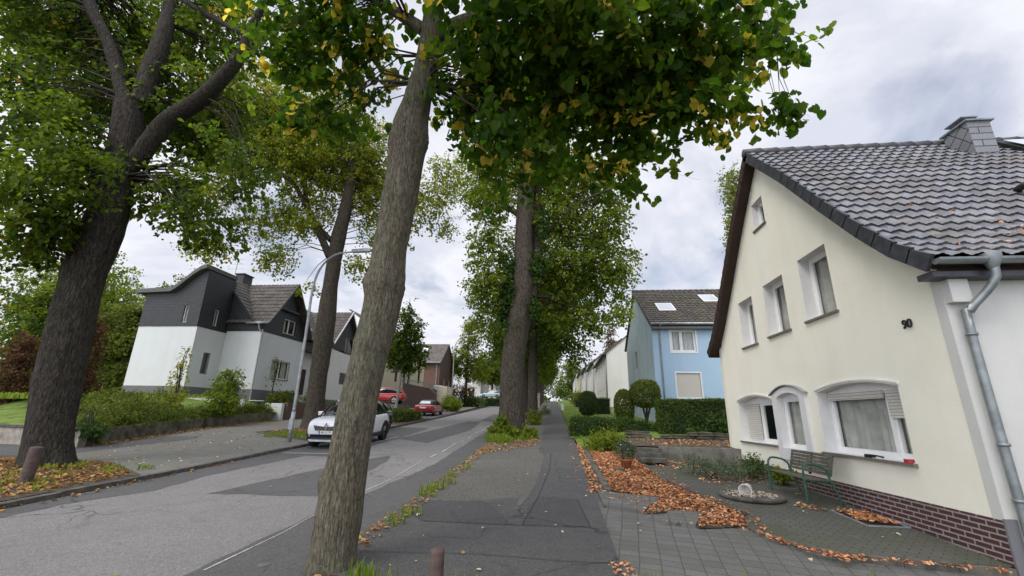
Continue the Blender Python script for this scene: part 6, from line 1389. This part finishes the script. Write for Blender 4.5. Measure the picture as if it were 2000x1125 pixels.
# forked yellowing tree across the road
Cs = [sp_(586, 636, 836, 23), sp_(594, 634, 800, 23), sp_(604, 644, 720, 23), sp_(614, 656, 640, 23), sp_(628, 662, 560, 23), sp_(637, 668, 510, 23), sp_(646, 678, 460, 23), sp_(664, 690, 400, 23), sp_(678, 700, 340, 23), sp_(690, 704, 260, 23)]
C1_ = [sp_(634, 652, 500, 23), sp_(618, 634, 460, 22.8), sp_(600, 613, 420, 22.6), sp_(583, 595, 385, 22.4), sp_(560, 570, 350, 22), sp_(500, 508, 320, 21.5)]
C2_ = [sp_(598, 610, 415, 22.6), sp_(592, 602, 380, 22.7), sp_(590, 599, 340, 22.8), sp_(580, 588, 280, 23)]
C3_ = [sp_(640, 654, 470, 23), sp_(615, 625, 440, 23.4), sp_(600, 608, 410, 23.8)]
C4_ = [sp_(575, 581, 340, 22.2), sp_(520, 526, 325, 21.6), sp_(470, 475, 340, 21), sp_(430, 434, 370, 20.6)]
tC, sk_ = tube_tree('street_tree', 'forked yellow green linden behind the curved street lamp', 'tree', (-13.3, 23, h(23)), [Cs, C1_, C2_, C3_, C4_], 'bark_brown', None, 26, .2, [(3, .5, .15, .12)], .07, .25, smin=10)
bl = []
for (px_, py_, Y, r, fz, wgt) in ((560, 420, 22.5, 1.5, .8, .8), (600, 330, 22.5, 2.4, .9, 1), (680, 330, 23.5, 2.3, .9, .8), (730, 380, 24, 1.8, 1, .7), (540, 500, 22.5, 1.1, 1.1, .7), (530, 300, 22, 2.2, .7, .8), (450, 330, 21.5, 2.0, .6, .7), (400, 380, 20.5, 1.6, .6, .6), (700, 520, 23.3, 1.1, .8, .5), (760, 470, 24, 1.4, .8, .6), (640, 230, 23, 3, .8, 1), (500, 200, 22, 3, .8, .9), (600, 440, 22, 1.3, .6, .5), (400, 480, 20.5, 1.3, .6, .5), (600, 560, 22.5, .7, .6, .3), (640, 400, 23, 1.5, 1, .5), (800, 420, 24.5, 1.6, .9, .5), (520, 250, 22.5, 2.6, .8, .9), (600, 280, 23.5, 2.6, .9, .9), (720, 300, 24, 2.4, .9, .7), (420, 260, 21.5, 2, .8, .7), (845, 380, 25, 1.5, 1, .6), (870, 445, 26, 1.0, .9, .45), (880, 340, 26, 1.7, .9, .6), (720, 430, 24, 1.2, 1, .6), (715, 350, 24, 1.6, 1, .7), (500, 430, 22, 1.2, .9, .5)):
    c = at(px_, py_, Y); bl.append((c.x, c.y, c.z, r, r, r*fz, wgt))
_, cc, ou = leafy('crown', bl, 6200, 14, .32, .16, M['leaf_yel'], tC, 'quad', .5, .5, (.0, 1), True)
twigs(sk_, cc, ou, 420, 'twigs', tC, .03, 5)
# central tree with ivy, then its copies along the path
Ds = [sp_(966, 1030, 862, 21), sp_(972, 1026, 800, 21), sp_(976, 1026, 720, 21), sp_(984, 1036, 640, 21), sp_(996, 1046, 560, 21), sp_(1004, 1042, 480, 21), sp_(1008, 1044, 400, 21), sp_(1014, 1044, 320, 21), sp_(1020, 1042, 220, 21)]
D1_ = [sp_(1018, 1050, 580, 21.1), sp_(1034, 1058, 520, 21.4), sp_(1040, 1060, 440, 21.5), sp_(1044, 1060, 360, 21.6), sp_(1050, 1062, 260, 21.8)]
D2_ = [sp_(1046, 1058, 470, 21.5), sp_(1090, 1099, 430, 21.2), sp_(1140, 1147, 390, 21), sp_(1190, 1194, 370, 20.8)]
D3_ = [sp_(1006, 1020, 420, 21), sp_(965, 974, 390, 21.2), sp_(930, 936, 380, 21.5)]
tD, sk_ = tube_tree('street_tree', 'straight tall linden with an ivy clad trunk beside the path', 'tree', (-2.2, 21, h(21)), [Ds, D1_, D2_, D3_], 'bark_brown', None, 36, .16, [(2.6, 5.7, .14, .12)], .06, .2, smin=7)
bl = []
for (px_, py_, Y, r, fz, wgt) in ((950, 560, 20.6, 1.1, 1.3, .9), (955, 470, 21, 1.2, 1.1, .8), (960, 400, 21, 1.5, .8, .8), (930, 380, 21.5, 1.2, .6, .5), (945, 630, 20.8, .8, .7, .6), (1090, 420, 22, 1.8, 1, 1), (1100, 520, 22, 1.6, 1, 1), (1150, 470, 22, 1.6, 1.1, .9), (1190, 440, 22, 1.2, .9, .7), (1200, 530, 22, 1.3, .9, .8), (1110, 610, 22.5, 1.3, .7, .9), (1180, 620, 22, 1.1, .5, .6), (1215, 580, 22, .8, .5, .45), (1040, 330, 22, 2.4, 1, 1), (1130, 350, 22, 2, .9, .9), (960, 320, 22, 2, .8, .8), (1050, 200, 22, 3.2, 1, 1), (1150, 560, 23.5, 1.5, .9, .7), (1215, 610, 20.5, .45, 1.1, .35), (1225, 500, 22, .8, 1.0, .5), (1195, 400, 22, 1.1, .9, .6), (1150, 640, 22.5, 1.0, .5, .6), (935, 520, 20.8, .7, 1.2, .6), (1080, 560, 22.5, 1.3, 1, .7)):
    c = at(px_, py_, Y); bl.append((c.x, c.y, c.z, r, r, r*fz, wgt))
_, cc, ou = leafy('crown', bl, 5400, 14, .28, .155, M['leaf_bright'], tD, 'quad', .45, .5, (.0, .93), True)
twigs(sk_, cc, ou, 360, 'twigs', tD, .03, 4)
iv = []
for (px_, py_, r, rz2) in ((985, 600, .45, .9), (990, 520, .45, .8), (1002, 640, .4, .4), (1040, 600, .28, .5), (1050, 520, .4, .8), (995, 570, .5, .7), (1060, 440, .35, .8)):
    c = at(px_, py_, 20.75); iv.append((c.x, c.y, c.z, r, .35, rz2))
leafy('ivy', iv, 560, 10, .16, .13, M['leaf_hedge'], tD, 'fold', .7, .5, (.1, .9))
leafy('basal_shoots', [(-2.7, 20.2, h(20)+.35, .5, .35, .35), (-1.5, 20.1, h(20)+.25, .6, .35, .25), (-2.1, 19.9, h(20)+.2, .8, .3, .2), (-2.6, 20.1, h(20)+.8, .18, .18, .3)], 130, 8, .13, .15, M['leaf_bright'], tD, 'fold', .3, .5, (.2, .9))
# row tree model
def row_tree(name, label, group, base, H_, r0, blobs, leaf, n, per, mat, barkm, spread=.4, lean=0, fork=.45, tint=(0, .93), flare=.2, yellow=0, twn=140):
    x, y, z = base; P = lambda dx, dy, dz: Vector((x+dx, y+dy, z+dz))
    st_ = [(P(0, 0, -.15), r0*1.1), (P(0, 0, .5), r0), (P(lean*.3, 0, H_*.2), r0*.88), (P(lean*.6, .05, H_*.4), r0*.75), (P(lean, .1, H_*.65), r0*.5), (P(lean, .1, H_*.92), r0*.15)]
    lim = []
    for k in range(5):
        a = k*2.4+len(label); d = Vector((cos(a), sin(a), 0)); zz = H_*(fork-.12+.08*k); L = min(H_*.26, .62*max(b[3] for b in blobs)+.35*max(abs(b[0]) for b in blobs))
        lim.append([(P(lean*.6, .05, zz), r0*.42), (P(lean*.6, .05, zz)+d*L*.45+Vector((0, 0, L*.35)), r0*.3), (P(lean*.6, .05, zz)+d*L+Vector((0, 0, L*.6)), r0*.12)])
    t, sk2 = tube_tree(name, label, 'tree', base, [st_]+lim, barkm, group, 18, flare, (), .07, .35)
    B = [(x+b[0], y+b[1], z+b[2])+tuple(b[3:]) for b in blobs]
    _, cc, ou = leafy('crown', B, n, per, spread, leaf, M[mat], t, 'quad', .4, .5, tint, True, yellow)
    twigs(sk2, cc, ou, twn, 'twigs', t, .03, 4); return t
RB = [(-1.5, 0, 6.2, 1.8, 2.0, 1.6), (1.6, 0, 6.0, 2.0, 2.0, 1.5), (2.2, -.5, 8.5, 2.4, 2.2, 1.8), (-2.2, .5, 8.8, 2.2, 2.2, 1.8), (0, 0, 10.5, 3.2, 3.0, 2.2), (.5, 1.5, 7.5, 2.5, 2, 1.8), (2.6, .8, 5.0, 1.5, 1.6, .9), (0, 0, 13, 2.4, 2.4, 2), (-2.3, -1, 5.2, 1.0, 1.3, .8)]
GR = 'lindens in a row along the path'
rt = row_tree('street_tree', 'second linden of the path row just behind the ivy clad one', GR, (-1.82, 30.2, h(30.2)), 15, .36, RB, .20, 1500, 13, 'leaf', 'bark_brown')
for i, (y, sc_, rz_2, lb) in enumerate(((36.5, .98, 1.9, 'third linden of the row along the path'), (44, 1.0, 3.7, 'fourth linden of the row along the path'), (53, 1.02, 5.2, 'fifth linden of the row, near the concrete pillar'), (64, 1.0, .8, 'sixth linden of the row along the path'), (77, 1.02, 2.7, 'seventh linden of the row along the path'), (92, 1.0, 4.4, 'eighth linden of the row along the path'), (110, 1.05, 1.2, 'ninth linden far along the path'), (132, 1.1, 3.1, 'last linden at the far end of the path row'))):
    c = copy_tree(rt); c.location = (-2.3-.024*(y-21), y, h(y)); c.rotation_euler = (0, 0, rz_2); c.scale = (sc_, sc_, sc_*(.95+.1*rnd.random())); c['label'] = lb
# undergrowth at the feet of the row
for i, (x, y, l_) in enumerate(((-1.75, 29.2, 'leafy shoots at the foot of the second row tree'), (-1.9, 36, 'green shoots at the foot of the third row tree'), (-1.5, 44, 'grey green plant by the path under the row trees'))):
    shrub('wild_shoots', l_, [(x, y, h(y)+.45, .4, .5, .5), (x+.2, y+.3, h(y)+.25, .4, .5, .25)], 70, 8, .12, 'leaf_grey' if i == 2 else 'leaf_bright', .2, (.2, 1), .14, z0=h(y))
# small street tree behind the near trunk, and the yellowing pair farther on
st3 = row_tree('small_street_tree', 'small round crowned street tree with pale slim trunk beside the low hedge', None, (-11.7, 31, h(31)), 9.8, .11, [(.4, 0, 4.2, 1.7, 1.5, .9), (.5, 0, 5.3, 1.75, 1.6, 1.1), (.4, 0, 6.6, 1.3, 1.2, 1.0), (.3, 0, 7.6, .7, .7, .7), (.4, 0, 8.6, .35, .35, .6, .3), (-.8, 0, 5, .8, .8, .7)], .17, 760, 12, 'leaf', 'pale_trunk', .22, .3, .45, (.0, .85), .05, 0, 160)
row_tree('street_tree', 'yellow topped tree on the left kerb beyond the second street lamp', None, (-15.0, 70, h(70)), 14.5, .25, [(-1.2, 0, 5.6, 2.6, 2, 1.4), (1.6, 0, 5.4, 2.4, 2, 1.4), (0, 0, 8, 3.0, 2.4, 2), (.5, 0, 10.8, 2.2, 2, 2), (.3, 0, 13.2, 1.3, 1.3, 1.2), (-2.6, 0, 7, 1.6, 1.6, 1.8)], .28, 750, 12, 'leaf_yel', 'bark_brown', .45, 0, .4, (0, .8))
row_tree('street_tree', 'dense green tree on the left kerb nearest to the bend', None, (-13.2, 86, h(86)), 13, .25, [(-1, 0, 5.6, 3, 2, 1.6), (1.6, 0, 5.8, 3, 2, 1.8), (0, 0, 8.5, 3.2, 2.4, 2.2), (1.5, 0, 11, 2.4, 2, 1.8)], .30, 700, 12, 'leaf', 'bark_brown', .5)
row_tree('street_tree', 'green tree at the bend in the road under the ivy tree crown', None, (-12.5, 104, h(104)), 14, .25, [(-1, 0, 6, 3.5, 2.4, 2), (2, 0, 6, 3.4, 2, 2), (0, 0, 9, 4, 2.4, 2.5), (1.5, 0, 12, 3, 2, 2)], .36, 700, 12, 'leaf', 'bark_brown', .6)
row_tree('street_tree', 'dark tree shading the far white houses', None, (-17.5, 96, h(96)), 12, .22, [(-1, 0, 5.5, 3, 2, 1.6), (1.6, 0, 5.6, 2.6, 2, 1.6), (0, 0, 8, 3.2, 2.4, 2.2)], .32, 480, 12, 'leaf', 'bark_brown', .5)
row_tree('street_tree', 'tall tree closing the view behind the far end of the lawn', None, (4.5, 158, h(158)), 15, .35, [(-4, 0, 4, 4, 3, 3), (3, 0, 4, 5, 3, 3.5), (0, 0, 8, 5, 3, 4), (0, 0, 12, 3, 3, 3)], .5, 700, 12, 'leaf_bright', 'bark_brown', .8)
row_tree('street_tree', 'broad tree closing the view at the top of the road', None, (-16, 140, h(140)), 17, .35, [(-4, 0, 6, 5, 3, 3), (4, 0, 7, 6, 3, 4), (0, 0, 11, 6, 3, 4), (9, 0, 6, 5, 3, 3)], .5, 800, 12, 'leaf', 'bark_brown', .8)
shrub('copper_shrub', 'small dark red tree under the yellow topped street tree', [(-15.9, 66, 5.0, 1.4, 1.2, 1.2), (-14.0, 66.5, 5.4, 1.1, 1.0, .9)], 260, 10, .2, 'leaf_copper', .2, (0, 1), .3, z0=h(66))
hedge('kerb_hedge', 'low spreading hedge beside the dark hatchback on the left kerb', [(-10.25, 28.2), (-10.4, 33.2), (-12.0, 33.0), (-12.0, 28.4)], h(30)+.0, h(30)+.65, .10, 3600, 'leaf_olive', round_=.8, tint=(0, .7), bulge=.10)
shrub('kerb_shrub', 'bright green leafy shrub around the foot of the second lamp', [(-12.3, 49.4, 3.0, 1.2, 1.2, .75), (-11.9, 48.6, 2.7, .9, .9, .55)], 420, 10, .16, 'leaf_bright', .1, (.1, .9), .22, z0=h(49))
shrub('kerb_shrub', 'dark low shrubs under the yellow topped street tree', [(-14.2, 69, 3.9, 2.0, 2.2, .8), (-12.6, 68, 3.7, 1.3, 1.6, .7)], 420, 10, .2, 'leaf_hedge', .1, (.1, 1), .3, z0=h(68))
hedge('far_hedge', 'dark clipped hedge at the bend below the pale blue car', [(-13.0, 77.0), (-9.4, 77.0), (-9.2, 78.2), (-13.0, 78.2)], h(77)-.1, h(77)+1.15, .2, 1300, 'leaf_hedge', tint=(0, .8), bulge=.08)
shrub('lawn_bush', 'round olive bush on the lawn in front of the terraced row', [(2.6, 66, h(66)+1.5, 1.3, 1.3, .9)], 200, 10, .2, 'leaf_bright', .1, (.1, 1), .3, z0=h(66)+.4)
# left background trees
for i, (x, y, H_, rr_, mt, lb) in enumerate(((-41, 33, 13, 4.6, 'leaf_bright', 'green garden tree far left behind the big dark trunk'), (-33, 36, 12, 3.4, 'leaf_olive', 'loose crowned tree between the big trunk and the slate tower'), (-48, 26, 14, 5, 'leaf_bright', 'tall garden tree at the left edge of the view'), (-36, 27, 8.5, 2.8, 'leaf', 'smaller dark green tree right behind the big dark trunk'), (-31.5, 29.5, 7.5, 2.2, 'leaf_olive', 'bushy olive tree against the tower side wall'), (-54, 42, 17, 6, 'leaf', 'deep green tree on the far left skyline'))):
    B = [(rr_*.5*cos(a), rr_*.5*sin(a), H_*(.3+.055*k), rr_*.62, rr_*.62, rr_*.5) for k, a in enumerate(np.arange(0, 11, 1.25))]+[(0, 0, H_*.82, rr_*.6, rr_*.6, rr_*.5), (0, -rr_*.3, H_*.18, rr_*.8, rr_*.6, rr_*.35), (rr_*.5, -rr_*.2, H_*.1, rr_*.6, rr_*.5, rr_*.3)]
    row_tree('garden_tree', lb, None, (x, y, h(y)+1.3), H_, .2, B, .24, 1400, 12, mt, 'bark_dark', .42, 0, .4, (0, .95), .1, .01, 120)
row_tree('poplar', 'slender pale poplar rising behind the cream house', None, (17.3, 40, h(40)), 23, .3, [(0, 0, 5+2.2*k, 1.5-.02*k*k*.3, 1.4, 1.9) for k in range(9)], .22, 900, 12, 'leaf_olive', 'bark_brown', .35, 0, .3, (.3, 1))
for i, (x, y, H_, lb) in enumerate(((10, 84, 15, 'reddish larch behind the white terraced row'), (14, 72, 12, 'shorter reddish larch beside the first one behind the row'))):
    row_tree('larch', lb, None, (x, y, h(y)), H_, .25, [(0, 0, H_*(.25+.08*k), 3.0*(1-.085*k), 3.0*(1-.085*k), H_*.05) for k in range(10)], .3, 650, 10, 'leaf_larch', 'bark_brown', .5, 0, .4, (0, 1))
# far wooded skyline that reads as one mass
bl = [(x, 215+rnd.uniform(0, 30), h(200)+4+rnd.uniform(0, 5), 16, 8, 9+rnd.uniform(0, 4)) for x in range(-230, 240, 14)]+[(x, 70+.35*abs(x+60), h(80)+3, 9, 6, 6+rnd.uniform(0, 3)) for x in range(-150, -52, 9)]
o, _, _ = leafy('far_wood', bl, 3600, 10, 1.6, 1.3, M['leaf'], None, 'quad', .2, .45, (0, .8)); tag(o, 'distant green wood closing the horizon', 'wood', kind='stuff')

# ================================================================== LIGHT, SKY, CAMERA
sc = bpy.context.scene
SUN_EL, SUN_AZ = radians(48), radians(222)
wd = bpy.data.worlds.new('World'); sc.world = wd; wd.use_nodes = True; nt = wd.node_tree; nt.nodes.clear()
wo = nt.nodes.new('ShaderNodeOutputWorld'); bg = nt.nodes.new('ShaderNodeBackground'); nt.links.new(bg.outputs[0], wo.inputs[0])
sky = nt.nodes.new('ShaderNodeTexSky'); sky.sky_type = 'NISHITA'; sky.sun_disc = False; sky.sun_elevation = SUN_EL; sky.sun_rotation = SUN_AZ
tc = nt.nodes.new('ShaderNodeTexCoord'); sx = nt.nodes.new('ShaderNodeSeparateXYZ'); nt.links.new(tc.outputs['Generated'], sx.inputs[0])
def mth(op, a, b=None, clamp=False):
    n = nt.nodes.new('ShaderNodeMath'); n.operation = op; n.use_clamp = clamp
    for i, v in enumerate((a, b)):
        if v is None: continue
        if hasattr(v, 'is_linked'): nt.links.new(v, n.inputs[i])
        else: n.inputs[i].default_value = v
    return n.outputs[0]
zc = mth('ADD', mth('MAXIMUM', sx.outputs[2], 0.0), .22)
cv = nt.nodes.new('ShaderNodeCombineXYZ'); nt.links.new(mth('DIVIDE', sx.outputs[0], zc), cv.inputs[0]); nt.links.new(mth('DIVIDE', sx.outputs[1], zc), cv.inputs[1])
n1 = noise(nt, cv.outputs[0], 1.15, 7, .55, .5); n2 = noise(nt, cv.outputs[0], 3.4, 6, .6, .3)
cm = mth('ADD', mth('MULTIPLY', n1, .72), mth('MULTIPLY', n2, .28))
cloud = ramp(nt, cm, [(.36, (6.2, 6.5, 7.6)), (.46, (6.5, 6.7, 7.5)), (.53, (7.6, 7.7, 8.2)), (.6, (7.1, 7.2, 7.9)), (.68, (6.3, 6.45, 7.35))])
cover = ramp(nt, n1, [(.35, .40), (.45, .9), (.55, 1)])
skyb = mixc(nt, 1, sky.outputs[0], (.95, .95, .95), 'MULTIPLY')
col = mixc(nt, cover, skyb, cloud)
# sky boosted overhead and behind the camera, out of view, to brighten the walls
zen = nt.nodes.new('ShaderNodeMapRange'); zen.interpolation_type = 'SMOOTHSTEP'; nt.links.new(sx.outputs[2], zen.inputs[0]); zen.inputs[1].default_value = .78; zen.inputs[2].default_value = 1.0; zen.inputs[3].default_value = 1.0; zen.inputs[4].default_value = 2.4
bk_ = nt.nodes.new('ShaderNodeMapRange'); bk_.interpolation_type = 'SMOOTHSTEP'; nt.links.new(mth('ADD', mth('MULTIPLY', sx.outputs[1], -.75), mth('MULTIPLY', sx.outputs[0], -.45)), bk_.inputs[0]); bk_.inputs[1].default_value = -.1; bk_.inputs[2].default_value = .8; bk_.inputs[3].default_value = 1.0; bk_.inputs[4].default_value = 2.3
fac = mth('MULTIPLY', zen.outputs[0], bk_.outputs[0])
sm = nt.nodes.new('ShaderNodeVectorMath'); sm.operation = 'SCALE'; nt.links.new(col, sm.inputs[0]); nt.links.new(fac, sm.inputs['Scale'])
nt.links.new(sm.outputs[0], bg.inputs[0]); bg.inputs[1].default_value = .125
sl_ = bpy.data.lights.new('sun', 'SUN'); sl_.energy = 1.5; sl_.angle = radians(25); sl_.color = (1, .93, .83)
so = bpy.data.objects.new('sun', sl_); COL.objects.link(so)
dirv = Vector((sin(SUN_AZ)*cos(SUN_EL), cos(SUN_AZ)*cos(SUN_EL), sin(SUN_EL)))
so.rotation_euler = (-dirv).to_track_quat('-Z', 'Y').to_euler(); so.location = (-20, -30, 40)
cam = bpy.data.cameras.new('camera'); co = bpy.data.objects.new('camera', cam); COL.objects.link(co)
cam.sensor_fit = 'HORIZONTAL'; cam.sensor_width = 36; cam.lens = 36*FPX/2000; cam.clip_start = .05; cam.clip_end = 3000
Mx = Matrix((RT, UP, -F)).transposed().to_4x4(); Mx.translation = CAM; co.matrix_world = Mx
sc.camera = co
sc.view_settings.view_transform = 'Standard'; sc.view_settings.look = 'None'; sc.view_settings.exposure = 0; sc.view_settings.gamma = 1
sc.render.engine = 'CYCLES'
sc.cycles.max_bounces = 7; sc.cycles.transparent_max_bounces = 8; sc.cycles.diffuse_bounces = 3; sc.cycles.glossy_bounces = 3; sc.cycles.transmission_bounces = 5
